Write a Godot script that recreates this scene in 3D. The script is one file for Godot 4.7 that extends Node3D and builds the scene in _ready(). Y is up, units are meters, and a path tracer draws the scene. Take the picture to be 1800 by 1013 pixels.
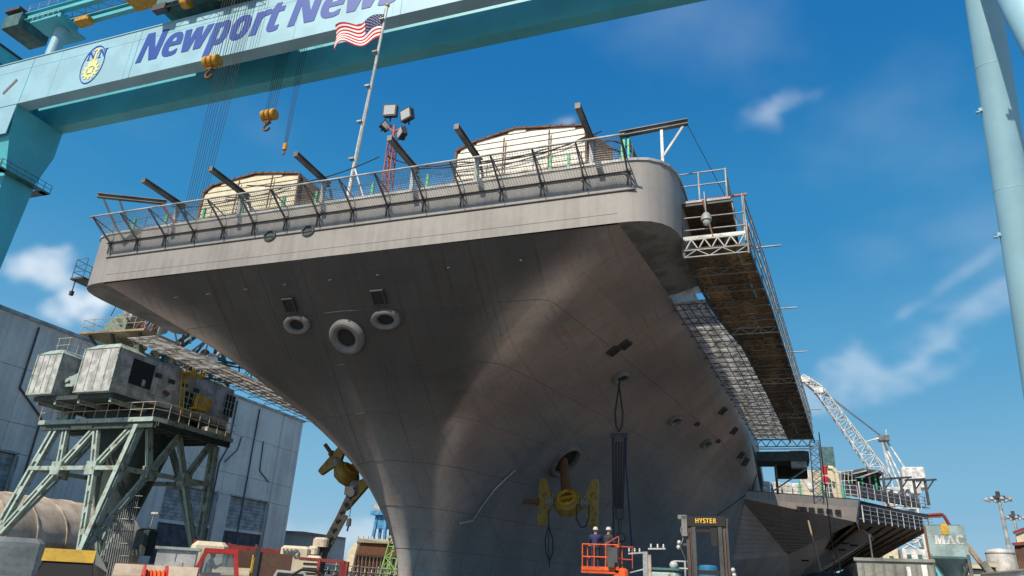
extends Node3D
# A carrier in dry dock under a gantry crane. World: x right, y up, the ship's bow points to +z (towards the viewer).

class MB:
	var p := PackedVector3Array()
	var n := PackedVector3Array()
	var c := PackedColorArray()
	var col := Color.WHITE
	var tinted := false
	func tri(a: Vector3, b: Vector3, d: Vector3) -> void:
		var k := (b - a).cross(d - a).normalized()
		p.append(a); p.append(d); p.append(b)
		n.append(k); n.append(k); n.append(k)
		c.append(col); c.append(col); c.append(col)
	func stri(a: Vector3, b: Vector3, d: Vector3, na: Vector3, nb: Vector3, nd: Vector3) -> void:
		p.append(a); p.append(d); p.append(b)
		n.append(na); n.append(nd); n.append(nb)
		c.append(col); c.append(col); c.append(col)
	func quad(a: Vector3, b: Vector3, d: Vector3, e: Vector3) -> void:
		tri(a, b, d); tri(a, d, e)
	func box(at: Vector3, s: Vector3, B := Basis()) -> void:
		var x := B.x * s.x / 2; var y := B.y * s.y / 2; var z := B.z * s.z / 2
		for f in [[x, y, z], [y, z, x], [z, x, y]]:
			for g in [1.0, -1.0]:
				var u: Vector3 = f[0]; var v: Vector3 = f[1] * g; var w: Vector3 = at + f[2] * g
				quad(w - u - v, w + u - v, w + u + v, w - u + v)
	func cbox(at: Vector3, s: Vector3, e: float, B := Basis()) -> void:   # a box with chamfered upright edges and a chamfered top
		var r: Array[Vector3] = []
		for q in [[-1, 1, 0], [-1, 1, 1], [1, 1, 1], [1, 1, 0], [1, -1, 0], [1, -1, 1], [-1, -1, 1], [-1, -1, 0]]:
			var i: int = r.size()
			var ex := e if (i % 4 == 1 or i % 4 == 2) else 0.0
			var ez := e if (i % 4 == 0 or i % 4 == 3) else 0.0
			r.append(Vector3(q[0] * (s.x / 2 - ex), 0, q[1] * (s.z / 2 - ez)))
		var lo: Array[Vector3] = []; var hi: Array[Vector3] = []; var top: Array[Vector3] = []
		for v in r:
			lo.append(at + B * (v + Vector3(0, -s.y / 2, 0)))
			hi.append(at + B * (v + Vector3(0, s.y / 2 - e, 0)))
			top.append(at + B * (Vector3(v.x * (1 - 2 * e / s.x), s.y / 2, v.z * (1 - 2 * e / s.z))))
		for i in 8:
			var j := (i + 1) % 8
			quad(lo[i], lo[j], hi[j], hi[i])
			quad(hi[i], hi[j], top[j], top[i])
		for i in range(1, 7):
			tri(top[0], top[i], top[i + 1])
			tri(lo[0], lo[i + 1], lo[i])
	func beam(a: Vector3, b: Vector3, w: float, h := -1.0, up := Vector3.UP) -> void:
		if h < 0: h = w
		var d := b - a
		var z := d.normalized()
		if absf(z.dot(up)) > 0.98: up = Vector3.BACK if absf(z.z) < 0.9 else Vector3.RIGHT
		var x := up.cross(z).normalized()
		box((a + b) / 2, Vector3(w, h, d.length()), Basis(x, z.cross(x), z))
	func ibeam(a: Vector3, b: Vector3, w: float, h: float, t := 0.03, up := Vector3.UP) -> void:
		var z := (b - a).normalized()
		if absf(z.dot(up)) > 0.98: up = Vector3.BACK
		var x := up.cross(z).normalized()
		var y := z.cross(x)
		beam(a + y * (h / 2 - t / 2), b + y * (h / 2 - t / 2), w, t, up)
		beam(a - y * (h / 2 - t / 2), b - y * (h / 2 - t / 2), w, t, up)
		beam(a, b, t, h - 2 * t, up)
	func tube(a: Vector3, b: Vector3, r: float, k := 6, r2 := -1.0, caps := true) -> void:
		if r2 < 0: r2 = r
		var z := (b - a).normalized()
		var x := (Vector3.UP if absf(z.y) < 0.9 else Vector3.RIGHT).cross(z).normalized()
		var y := z.cross(x)
		for i in k:
			var f := TAU * i / k; var g := TAU * (i + 1) / k
			var m := x * cos(f) + y * sin(f); var o := x * cos(g) + y * sin(g)
			stri(a + m * r, a + o * r, b + o * r2, m, o, o)
			stri(a + m * r, b + o * r2, b + m * r2, m, o, m)
			if caps:
				tri(a, a + o * r, a + m * r); tri(b, b + m * r2, b + o * r2)
	func path(q: Array, r: float, k := 5) -> void:
		for i in q.size() - 1: tube(q[i], q[i + 1], r, k, -1.0, i == 0 or i == q.size() - 2)
	func sag(a: Vector3, b: Vector3, drop: float, r: float, s := 8) -> void:
		var q := []
		for i in s + 1:
			var t := float(i) / s
			q.append(a.lerp(b, t) - Vector3(0, 4 * drop * t * (1 - t), 0))
		path(q, r, 4)
	func prism(q: Array, d: Vector3) -> void:   # a flat outline (any simple polygon) pushed along d
		var nn := Vector3.ZERO
		for i in q.size(): nn += (q[i] - q[0]).cross(q[(i + 1) % q.size()] - q[0])
		nn = nn.normalized()
		if nn.dot(d) > 0: q = q.duplicate(); q.reverse(); nn = -nn
		var u: Vector3 = (q[1] - q[0]).normalized(); var v := nn.cross(u)
		var flat := PackedVector2Array()
		for w in q: flat.append(Vector2((w - q[0]).dot(u), (w - q[0]).dot(v)))
		var t := Geometry2D.triangulate_polygon(flat)
		for i in range(0, t.size(), 3):
			var a: Vector3 = q[t[i]]; var b: Vector3 = q[t[i + 1]]; var e: Vector3 = q[t[i + 2]]
			if (b - a).cross(e - a).dot(nn) < 0: var s := b; b = e; e = s
			tri(a, b, e); tri(a + d, e + d, b + d)
		for i in q.size():
			var j := (i + 1) % q.size()
			quad(q[i], q[i] + d, q[j] + d, q[j])
	func lathe(at: Vector3, axis: Vector3, prof: Array, k := 16, squash := Vector3.ONE, side := Vector3.ZERO) -> void:   # prof: Vector2(radius, distance along the axis)
		var z := axis.normalized()
		var x := side if side != Vector3.ZERO else (Vector3.UP if absf(z.y) < 0.9 else Vector3.RIGHT).cross(z).normalized()
		var y := z.cross(x)
		for i in prof.size() - 1:
			var A: Vector2 = prof[i]; var E: Vector2 = prof[i + 1]
			var dn := Vector2(E.y - A.y, -(E.x - A.x)).normalized()
			for j in k:
				var f := TAU * j / k; var g := TAU * (j + 1) / k
				var m := x * cos(f) * squash.x + y * sin(f) * squash.y; var o := x * cos(g) * squash.x + y * sin(g) * squash.y
				var nm := (m * dn.x + z * dn.y).normalized(); var no := (o * dn.x + z * dn.y).normalized()
				var a := at + m * A.x + z * A.y; var b := at + o * A.x + z * A.y
				var d := at + o * E.x + z * E.y; var e := at + m * E.x + z * E.y
				if A.x > 0.0001: stri(a, b, d, nm, no, no)
				if E.x > 0.0001: stri(a, d, e, nm, no, nm)
	func ball(at: Vector3, r: Vector3, k := 10) -> void:
		for i in k:
			for j in k * 2:
				var q: Array[Vector3] = []
				for s in [[i, j], [i, j + 1], [i + 1, j + 1], [i + 1, j]]:
					var f: float = PI * s[0] / k; var g: float = PI * s[1] / k
					q.append(Vector3(sin(f) * cos(g), cos(f), sin(f) * sin(g)))
				if i > 0: stri(at + q[0] * r, at + q[1] * r, at + q[2] * r, q[0], q[1], q[2])
				if i < k - 1: stri(at + q[0] * r, at + q[2] * r, at + q[3] * r, q[0], q[2], q[3])
	func grid(g: Array, two := false) -> void:   # rows of points, smooth
		var h := g.size(); var w: int = g[0].size()
		var ns := []
		for i in h:
			var row: Array[Vector3] = []
			for j in w:
				var a: Vector3 = g[maxi(i - 1, 0)][j]; var b: Vector3 = g[mini(i + 1, h - 1)][j]
				var d: Vector3 = g[i][maxi(j - 1, 0)]; var e: Vector3 = g[i][mini(j + 1, w - 1)]
				row.append((e - d).cross(b - a).normalized())
			ns.append(row)
		for i in h - 1:
			for j in w - 1:
				stri(g[i][j], g[i][j + 1], g[i + 1][j + 1], ns[i][j], ns[i][j + 1], ns[i + 1][j + 1])
				stri(g[i][j], g[i + 1][j + 1], g[i + 1][j], ns[i][j], ns[i + 1][j + 1], ns[i + 1][j])
	func truss(a: Vector3, b: Vector3, h: Vector3, bays: int, r: float, k := 4) -> void:   # two chords and a zigzag between them
		tube(a, b, r, k); tube(a + h, b + h, r, k)
		for i in bays:
			var q := a.lerp(b, float(i) / bays); var s := a.lerp(b, float(i + 1) / bays)
			if i % 2 == 0: tube(q, s + h, r * 0.8, k)
			else: tube(q + h, s, r * 0.8, k)
	func lattice(a: Vector3, b: Vector3, wa: float, wb: float, bays: int, r: float, side: Vector3) -> void:   # a four-chord lattice boom
		var z := (b - a).normalized()
		var x := (side - z * side.dot(z)).normalized(); var y := z.cross(x)
		var rings := []
		for i in bays + 1:
			var t := float(i) / bays
			var o := a.lerp(b, t); var w := lerpf(wa, wb, t) / 2
			rings.append([o + x * w + y * w, o - x * w + y * w, o - x * w - y * w, o + x * w - y * w])
		for e in 4: tube(rings[0][e], rings[bays][e], r, 5)
		for i in bays:
			for e in 4:
				var f: int = (e + 1) % 4
				if i % 2: tube(rings[i][e], rings[i + 1][f], r * 0.6, 4)
				else: tube(rings[i][f], rings[i + 1][e], r * 0.6, 4)
				tube(rings[i + 1][e], rings[i + 1][f], r * 0.5, 4)
	func text(s: String, size: float, T: Transform3D, depth := 0.02, bold := true, face := "Droid Sans", shear := 0.0) -> float:
		var f := SystemFont.new()
		f.font_names = PackedStringArray([face])
		f.font_weight = 700 if bold else 400
		var m := TextMesh.new()
		m.text = s; m.font = f; m.font_size = 64; m.pixel_size = size / 64.0; m.depth = depth; m.curve_step = 2.0
		m.horizontal_alignment = HORIZONTAL_ALIGNMENT_LEFT; m.vertical_alignment = VERTICAL_ALIGNMENT_BOTTOM
		var wide := 0.0
		for si in m.get_surface_count():
			var a := m.surface_get_arrays(si)
			var v: PackedVector3Array = a[Mesh.ARRAY_VERTEX]
			var nn: PackedVector3Array = a[Mesh.ARRAY_NORMAL]
			var ix = a[Mesh.ARRAY_INDEX]
			if ix == null: ix = range(v.size())
			for i in ix:
				var q := v[i]
				wide = maxf(wide, q.x)
				q.x += q.y * shear
				p.append(T * q); n.append((T.basis * nn[i]).normalized()); c.append(col)
		return wide

var M := {}
var used := {}
var off := {}
var built_size := 1.0
var rng := RandomNumberGenerator.new()

func V(x: float, y: float, z: float) -> Vector3: return Vector3(x, y, z)
func mb() -> MB: return MB.new()
func tag(o: Node, label := "", cat := "", group := "", kind := "") -> Node:
	if label: o.set_meta("label", label)
	if cat: o.set_meta("category", cat)
	if group: o.set_meta("group", group)
	if kind: o.set_meta("kind", kind)
	return o
func numbered(s: String) -> String:
	used[s] = used.get(s, -1) + 1
	return s if used[s] == 0 else "%s_%03d" % [s, used[s]]
func build(b: MB, called: String, mat, parent: Node = self, at := Vector3.ZERO) -> MeshInstance3D:
	var o := MeshInstance3D.new()
	var shift: Vector3 = at if parent == self else off.get(parent, Vector3.ZERO)
	var a := []
	a.resize(Mesh.ARRAY_MAX)
	var p := b.p
	if built_size != 1.0: p = Transform3D(Basis.from_scale(Vector3.ONE * built_size), V(0, 0.139, 0)) * p
	if shift != Vector3.ZERO:
		p = Transform3D(Basis(), -shift) * p
	a[Mesh.ARRAY_VERTEX] = p
	a[Mesh.ARRAY_NORMAL] = b.n
	if b.tinted: a[Mesh.ARRAY_COLOR] = b.c
	var m := ArrayMesh.new()
	m.add_surface_from_arrays(Mesh.PRIMITIVE_TRIANGLES, a)
	o.mesh = m
	o.material_override = M[mat] if mat is String else mat
	if parent == self:
		o.name = numbered(called); o.position = at
	else: o.name = called
	off[o] = shift
	parent.add_child(o, true)
	return o
func thing(called: String, label: String, cat: String, group := "", at := Vector3.ZERO, world := true, yaw := 0.0) -> Node3D:
	if built_size != 1.0: at = at * built_size + V(0, 0.139, 0)
	var o := Node3D.new()
	o.name = numbered(called)
	o.position = at
	o.rotation.y = yaw
	off[o] = at if world else Vector3.ZERO
	add_child(o)
	return tag(o, label, cat, group)
func copy(o: Node3D, at: Vector3, label := "", yaw = null) -> Node3D:
	var c: Node3D = o.duplicate()
	var base := String(o.name)
	if base.length() > 4 and base[-4] == "_" and base.right(3).is_valid_int(): base = base.left(-4)
	c.name = numbered(base)
	add_child(c)
	c.position = at
	if yaw != null: c.rotation.y = yaw
	if label: c.set_meta("label", label)
	return c

# ---------------------------------------------------------------- materials
func noise(seed_: int, freq: float, oct := 4, kind := FastNoiseLite.TYPE_SIMPLEX_SMOOTH) -> FastNoiseLite:
	var f := FastNoiseLite.new()
	f.seed = seed_; f.frequency = freq; f.fractal_octaves = oct; f.noise_type = kind
	return f
func tex(kind: String, n := 512) -> ImageTexture:
	var im := Image.create(n, n, false, Image.FORMAT_RGB8)
	var big := noise(3, 3.0 / n, 4).get_seamless_image(n, n)
	var fine := noise(9, 40.0 / n, 3).get_seamless_image(n, n)
	var rust := noise(21, 7.0 / n, 5).get_seamless_image(n, n)
	var thin := noise(31, 1.0 / n, 3)
	for y in n:
		for x in n:
			var a := big.get_pixel(x, y).r
			var f := fine.get_pixel(x, y).r
			var r := rust.get_pixel(x, y).r
			var k := Color(1, 1, 1)
			match kind:
				"grime":
					var g := 0.80 + 0.2 * smoothstep(0.25, 0.75, a) - 0.10 * (1.0 - smoothstep(0.2, 0.5, f)) - 0.08 * smoothstep(0.6, 0.8, r)
					k = Color(g, g * 0.995, g * 0.985)
				"streak":
					var s := 0.5 + 0.5 * thin.get_noise_2d(x * 34.0, sin(TAU * y / n) * 60.0)
					var g := 0.88 + 0.12 * smoothstep(0.2, 0.7, s * 0.5 + a * 0.5) - 0.05 * f
					k = Color(g, g * 0.99, g * 0.975)
				"soft":
					var g := 0.95 + 0.05 * smoothstep(0.3, 0.7, a) - 0.03 * f
					k = Color(g, g, g)
				"rust":
					var g := 0.82 + 0.18 * a - 0.08 * f
					k = Color(g, g, g)
					var w := smoothstep(0.55, 0.78, r * 0.75 + f * 0.25)
					k = k.lerp(Color(0.62, 0.42, 0.28) * (0.7 + 0.5 * f), w * 0.75)
				"plate":
					var px := 6; var row := y * px / n
					var xx := (x + (n / 4 if row % 2 else 0)) % n
					var colu := xx * 2 / n
					var tone := 0.5 + 0.5 * sin(row * 12.9898 + colu * 78.233 * (1 + row % 2))
					var g := 0.86 + 0.05 * tone + 0.1 * smoothstep(0.3, 0.7, a) - 0.06 * (1.0 - smoothstep(0.2, 0.5, f))
					var ly := absf(fposmod(float(y) * px / n + 0.5, 1.0) - 0.5) * n / px
					var lx := absf(fposmod(float(xx) * 2 / n + 0.5, 1.0) - 0.5) * n / 2
					if ly < 1.0 or lx < 1.0: g *= 0.80
					elif ly < 2.0 or lx < 2.0: g *= 1.05
					var st := thin.get_noise_2d(x * 26.0, sin(TAU * y / n) * 34.0) * 0.5 + 0.5
					var st2 := thin.get_noise_2d(x * 60.0 + 900.0, cos(TAU * y / n) * 30.0) * 0.5 + 0.5
					g *= 1.0 - 0.16 * smoothstep(0.62, 0.85, st) * smoothstep(0.35, 0.6, a) + 0.10 * smoothstep(0.66, 0.85, st2)
					k = Color(g, g, g)
					k = k.lerp(Color(g * 0.95, g * 0.72, g * 0.55), 0.6 * smoothstep(0.74, 0.9, st2) * smoothstep(0.4, 0.6, r))
					k = k.lerp(Color(g * 0.98, g * 0.84, g * 0.76), 0.55 * smoothstep(0.5, 0.75, r) * smoothstep(0.4, 0.65, a))
				"wood":
					var g := 0.7 + 0.3 * (0.5 + 0.5 * thin.get_noise_2d(x * 3.0, sin(TAU * y / n) * 20.0)) - 0.15 * f
					k = Color(g, g, g).lerp(Color(0.55, 0.5, 0.42), smoothstep(0.5, 0.75, r))
			im.set_pixel(x, y, k)
	im.generate_mipmaps()
	return ImageTexture.create_from_image(im)
func mat(called: String, c: Color, rough := 0.6, metal := 0.0, t := "grime", scale := 0.15) -> StandardMaterial3D:   # c: linear base colour
	var m := StandardMaterial3D.new()
	m.resource_name = called
	m.albedo_color = c.linear_to_srgb()
	m.roughness = rough; m.metallic = metal
	if t:
		m.albedo_texture = M["t_" + t]
		m.uv1_triplanar = true
		m.uv1_world_triplanar = true
		m.uv1_scale = Vector3.ONE * scale
	M[called] = m
	return m
func L(r: float, g: float, b: float) -> Color: return Color(r, g, b)

func materials() -> void:
	for k in ["grime", "streak", "rust", "wood", "soft"]: M["t_" + k] = tex(k)
	M["t_plate"] = tex("plate", 1024)
	mat("hull", L(0.62, 0.61, 0.61), 0.6, 0, "plate", 0.07)
	M.hull.vertex_color_use_as_albedo = true
	mat("seam", L(0.07, 0.069, 0.068), 0.6, 0, "")
	mat("sponson", L(0.42, 0.36, 0.33), 0.6, 0, "plate", 0.07)
	mat("clapboard", L(0.86, 0.83, 0.76), 0.7, 0, "streak", 0.3)
	mat("boom_dark", L(0.05, 0.042, 0.03), 0.6, 0, "grime", 0.5)
	mat("hood_green", L(0.22, 0.32, 0.24), 0.6, 0, "rust", 0.4)
	mat("band", L(0.275, 0.268, 0.266), 0.6, 0, "streak", 0.06)
	mat("deck_dark", L(0.06, 0.06, 0.06), 0.8)
	mat("black", L(0.012, 0.012, 0.013), 0.8, 0, "")
	mat("dark_steel", L(0.06, 0.062, 0.065), 0.55)
	mat("mid_steel", L(0.17, 0.17, 0.17), 0.55)
	mat("pale_steel", L(0.42, 0.44, 0.45), 0.5)
	mat("galv", L(0.36, 0.38, 0.38), 0.4, 0.4)
	mat("chock", L(0.19, 0.19, 0.195), 0.6)
	mat("teal_pale", L(0.285, 0.50, 0.60), 0.5, 0, "soft", 0.05)
	mat("teal", L(0.085, 0.45, 0.53), 0.5, 0, "soft", 0.05)
	mat("teal_dark", L(0.06, 0.16, 0.17), 0.55)
	mat("blue_letter", L(0.008, 0.055, 0.30), 0.45, 0, "")
	mat("emblem_yellow", L(0.78, 0.66, 0.25), 0.5, 0, "")
	mat("hook_yellow", L(0.70, 0.36, 0.025), 0.5, 0, "rust", 0.4)
	mat("anchor_yellow", L(0.36, 0.24, 0.035), 0.6, 0, "rust", 0.3)
	mat("rusty", L(0.22, 0.10, 0.05), 0.8, 0, "rust", 0.5)
	mat("crane_green", L(0.40, 0.52, 0.48), 0.6, 0, "rust", 0.22)
	mat("crane_grey", L(0.50, 0.51, 0.51), 0.6, 0, "grime", 0.22)
	mat("crane_dark", L(0.05, 0.075, 0.07), 0.7, 0, "rust", 0.3)
	mat("crane_white", L(0.72, 0.74, 0.74), 0.5)
	mat("yellow", L(0.72, 0.45, 0.04), 0.5)
	mat("cream", L(0.66, 0.60, 0.45), 0.7, 0, "streak", 0.3)
	mat("white", L(0.74, 0.74, 0.73), 0.6)
	mat("warehouse", L(0.80, 0.74, 0.69), 0.7, 0, "streak", 0.03)
	mat("warehouse_joint", L(0.12, 0.13, 0.15), 0.8)
	mat("shutter", L(0.44, 0.45, 0.46), 0.6)
	mat("tan", L(0.55, 0.46, 0.36), 0.8, 0, "grime", 0.1)
	mat("tan_dark", L(0.36, 0.28, 0.19), 0.85, 0, "grime", 0.1)
	mat("concrete", L(0.22, 0.205, 0.185), 0.9, 0, "grime", 0.12)
	mat("pit", L(0.24, 0.235, 0.225), 0.9, 0, "streak", 0.08)
	mat("asphalt", L(0.34, 0.325, 0.30), 0.92, 0, "grime", 0.08)
	mat("red", L(0.62, 0.035, 0.03), 0.4)
	mat("red_dark", L(0.28, 0.035, 0.03), 0.6, 0, "rust", 0.4)
	mat("orange", L(0.80, 0.11, 0.015), 0.5)
	mat("mast_red", L(0.50, 0.10, 0.05), 0.6)
	mat("green_post", L(0.03, 0.42, 0.15), 0.5, 0, "")
	mat("plank", L(0.30, 0.20, 0.09), 0.9, 0, "wood", 0.35)
	mat("plank_dark", L(0.15, 0.105, 0.06), 0.9, 0, "wood", 0.35)
	mat("rope", L(0.03, 0.03, 0.032), 0.8, 0, "")
	mat("tyre", L(0.02, 0.02, 0.02), 0.9, 0, "")
	mat("blue_drum", L(0.03, 0.22, 0.42), 0.45)
	mat("blue_crane", L(0.06, 0.28, 0.55), 0.6)
	mat("lime_crane", L(0.28, 0.52, 0.16), 0.6)
	mat("brown", L(0.14, 0.075, 0.05), 0.8)
	mat("purple_net", L(0.16, 0.13, 0.14), 0.9)
	mat("olive", L(0.24, 0.25, 0.22), 0.7)
	mat("silo", L(0.30, 0.42, 0.44), 0.5)
	mat("navy", L(0.015, 0.025, 0.08), 0.85, 0, "")
	mat("skin", L(0.36, 0.20, 0.13), 0.6, 0, "")
	mat("lamp_glass", L(0.55, 0.56, 0.52), 0.15, 0.3, "")
	mat("salmon", L(0.42, 0.19, 0.14), 0.8)
	var s := mat("sheet", L(0.88, 0.88, 0.88), 0.7, 0, "grime", 0.3)
	s.backlight_enabled = true; s.backlight = Color(1, 1, 1)
	var g := mat("glass", L(0.25, 0.32, 0.33), 0.08, 0, "")
	g.transparency = BaseMaterial3D.TRANSPARENCY_ALPHA
	g.albedo_color.a = 0.14
	var f := mat("figure", L(1, 1, 1), 0.8, 0, "")
	f.vertex_color_use_as_albedo = true

# ---------------------------------------------------------------- sky
func sky_texture() -> ImageTexture:
	var w := 1440; var h := 720
	var im := Image.create(w, h, false, Image.FORMAT_RGBF)
	var n1 := noise(5, 3.2, 5); var n2 := noise(11, 13.0, 6); var n3 := noise(17, 1.6, 3)
	var stops := [[0.0, Color(0.33, 0.48, 0.60)], [0.12, Color(0.19, 0.40, 0.57)], [0.28, Color(0.085, 0.30, 0.52)], [0.45, Color(0.032, 0.215, 0.45)], [0.65, Color(0.013, 0.145, 0.385)], [1.0, Color(0.008, 0.09, 0.30)]]
	# clouds: direction, angular size along and across, turn, strength, wispiness
	var puffs := []
	for q in PUFFS:
		var d := V(q[0], q[1], q[2]).normalized()
		var e := Vector3.UP.cross(d).normalized()
		puffs.append([d, e, d.cross(e), q[3], q[4], q[5], q[6]])
	for j in h:
		var el := PI * (0.5 - (j + 0.5) / h)
		var sy := sin(el); var cy := cos(el)
		var base: Color = stops[5][1]
		var yy := maxf(sy, 0.0)
		for s in 5:
			if yy <= stops[s + 1][0]:
				base = stops[s][1].lerp(stops[s + 1][1], smoothstep(0.0, 1.0, (yy - stops[s][0]) / (stops[s + 1][0] - stops[s][0])) * 0.5 + 0.5 * (yy - stops[s][0]) / (stops[s + 1][0] - stops[s][0]))
				break
		if sy < 0: base = Color(0.24, 0.28, 0.30)
		for i in w:
			var az := TAU * (i + 0.5) / w
			var d := V(sin(az) * cy, sy, -cos(az) * cy)
			var k := base
			if sy > 0.0:
				var t := V(d.x, d.y * 2.2, d.z) / (0.35 + d.y)
				var thin := smoothstep(0.12, 0.75, n1.get_noise_3dv(t * 0.55) * 0.6 + n3.get_noise_3dv(t * 0.5) * 0.6)
				k = k.lerp(Color(0.52, 0.64, 0.74), thin * 0.24)
				var au := maxf(0.0, d.dot(SUNWARD))
				k += Color(1.0, 0.96, 0.9) * (0.5 * pow(au, 40.0) + 0.30 * pow(au, 4.0))
				for q in puffs:
					var c: float = d.dot(q[0])
					if c < 0.8: continue
					var x: float = d.dot(q[1]); var y: float = d.dot(q[2])
					var cs := cos(q[5]); var sn := sin(q[5])
					var u: float = (x * cs + y * sn) / q[3]; var v: float = (y * cs - x * sn) / q[4]
					var r := u * u + v * v
					if r > 4.0: continue
					var nz := n2.get_noise_3d(d.x * 0.9, d.y * 1.3, d.z * 0.9) * 0.9 + n1.get_noise_3dv(d * 1.4) * 0.7
					var a = smoothstep(0.0, 1.1, (1.0 - r) * 0.55 + nz * 1.25) * q[6] * clampf(1.6 - r * 0.5, 0.0, 1.0)
					k = k.lerp(Color(0.72, 0.78, 0.84), clampf(a, 0, 0.92))
			im.set_pixel(i, j, k)
	return ImageTexture.create_from_image(im)
const SUNWARD := Vector3(-0.178, 0.713, 0.678)
const PUFFS := [
	[-0.80, 0.315, -0.52, 0.07, 0.028, -0.30, 0.8], [-0.75, 0.285, -0.585, 0.05, 0.022, -0.3, 1.1], [-0.235, 0.585, -0.775, 0.04, 0.012, -0.1, 0.7],
	[0.03, 0.565, -0.82, 0.05, 0.024, -0.2, 0.18], [0.07, 0.585, -0.81, 0.05, 0.016, -0.2, 0.2], [0.15, 0.29, -0.94, 0.16, 0.03, -0.35, 0.15], [0.25, 0.32, -0.91, 0.13, 0.022, -0.45, 0.14],
	[0.11, 0.26, -0.95, 0.12, 0.03, -0.2, 0.22], [0.24, 0.37, -0.89, 0.16, 0.008, -0.5, 0.16], [-0.51, 0.05, -0.86, 0.2, 0.02, 0.0, 0.4],
	[-0.2, 0.3, 0.9, 0.2, 0.08, 0.2, 0.9], [0.8, 0.35, 0.45, 0.2, 0.06, -0.2, 0.9], [-0.7, 0.4, 0.6, 0.15, 0.07, 0.1, 0.9], [0.85, 0.25, -0.45, 0.15, 0.05, -0.2, 0.7]]

func _ready() -> void:
	rng.seed = 7
	# ---- camera
	var cam := Camera3D.new()
	cam.name = "camera"
	cam.transform = Transform3D(Basis(V(0.943895, 0.047126, -0.326865), V(0.085784, 0.920803, 0.380478), V(0.318909, -0.387171, 0.865098)), V(0, 1.6, 0)).orthonormalized()
	cam.fov = 43.9; cam.near = 0.1; cam.far = 6000.0
	add_child(cam)
	cam.current = true
	# ---- sky, air and exposure
	var e := Environment.new()
	e.background_mode = Environment.BG_SKY
	var sm := PanoramaSkyMaterial.new()
	sm.panorama = sky_texture()
	sm.energy_multiplier = 1.0
	e.sky = Sky.new(); e.sky.sky_material = sm
	e.tonemap_mode = Environment.TONE_MAPPER_LINEAR
	e.tonemap_exposure = 1.2
	e.sdfgi_enabled = true; e.ssao_enabled = true; e.ssil_enabled = true
	var we := WorldEnvironment.new()
	we.name = "world"; we.environment = e
	add_child(we)
	# ---- sun
	var sun := DirectionalLight3D.new()
	sun.name = "sun"
	sun.light_color = Color(1.0, 0.95, 0.87)
	sun.light_energy = 1.5
	sun.light_angular_distance = 0.5
	sun.shadow_enabled = true
	add_child(sun)
	sun.look_at_from_position(Vector3.ZERO, V(0.26, -1.05, -1.0), Vector3.UP)
	materials()
	ground()
	ship()
	bow_fittings()
	deck_gear()
	side_scaffolds()
	aft_ship()
	built_size = 0.913   # shrinks the gantry so that its shadow clears the sponson
	gantry()
	built_size = 1.0
	dock_crane()
	warehouses()
	far_cranes()
	yard_left()
	yard_right()

# ---------------------------------------------------------------- ground and dock
func ground() -> void:
	var g := mb()
	var X0 := -46.0; var X1 := 4.5; var Z0 := -37.0; var Z1 := -420.0; var F := 3000.0
	g.quad(V(-F, 0, F), V(F, 0, F), V(F, 0, Z0), V(-F, 0, Z0))
	g.quad(V(-F, 0, Z0), V(X0, 0, Z0), V(X0, 0, Z1), V(-F, 0, Z1))
	g.quad(V(X1, 0, Z0), V(F, 0, Z0), V(F, 0, Z1), V(X1, 0, Z1))
	g.quad(V(-F, 0, Z1), V(F, 0, Z1), V(F, 0, -F), V(-F, 0, -F))
	tag(build(g, "ground", "asphalt"), "", "", "", "structure")
	var d := mb()
	d.quad(V(X0, -13, Z0), V(X1, -13, Z0), V(X1, -13, Z1), V(X0, -13, Z1))
	d.box(V(X0 - 0.6, -6.5, (Z0 + Z1) / 2), V(1.2, 12.99, Z0 - Z1 + 2.4))
	d.box(V(X1 + 0.6, -6.5, (Z0 + Z1) / 2), V(1.2, 12.99, Z0 - Z1 + 2.4))
	d.box(V((X0 + X1) / 2, -6.5, Z0 + 0.6), V(X1 - X0, 12.99, 1.2))
	d.box(V((X0 + X1) / 2, -6.5, Z1 - 0.6), V(X1 - X0, 12.99, 1.2))
	tag(build(d, "dry_dock_basin", "pit"), "", "", "", "structure")
	var k := mb()
	k.box(V((X0 + X1) / 2, 0.07, Z0 + 0.45), V(X1 - X0 + 1.8, 0.14, 0.9))
	k.box(V(X0 - 0.45, 0.07, (Z0 + Z1) / 2), V(0.9, 0.14, Z0 - Z1))
	k.box(V(X1 + 0.45, 0.07, (Z0 + Z1) / 2), V(0.9, 0.14, Z0 - Z1))
	tag(build(k, "dock_coping", "concrete"), "", "", "", "structure")

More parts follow.
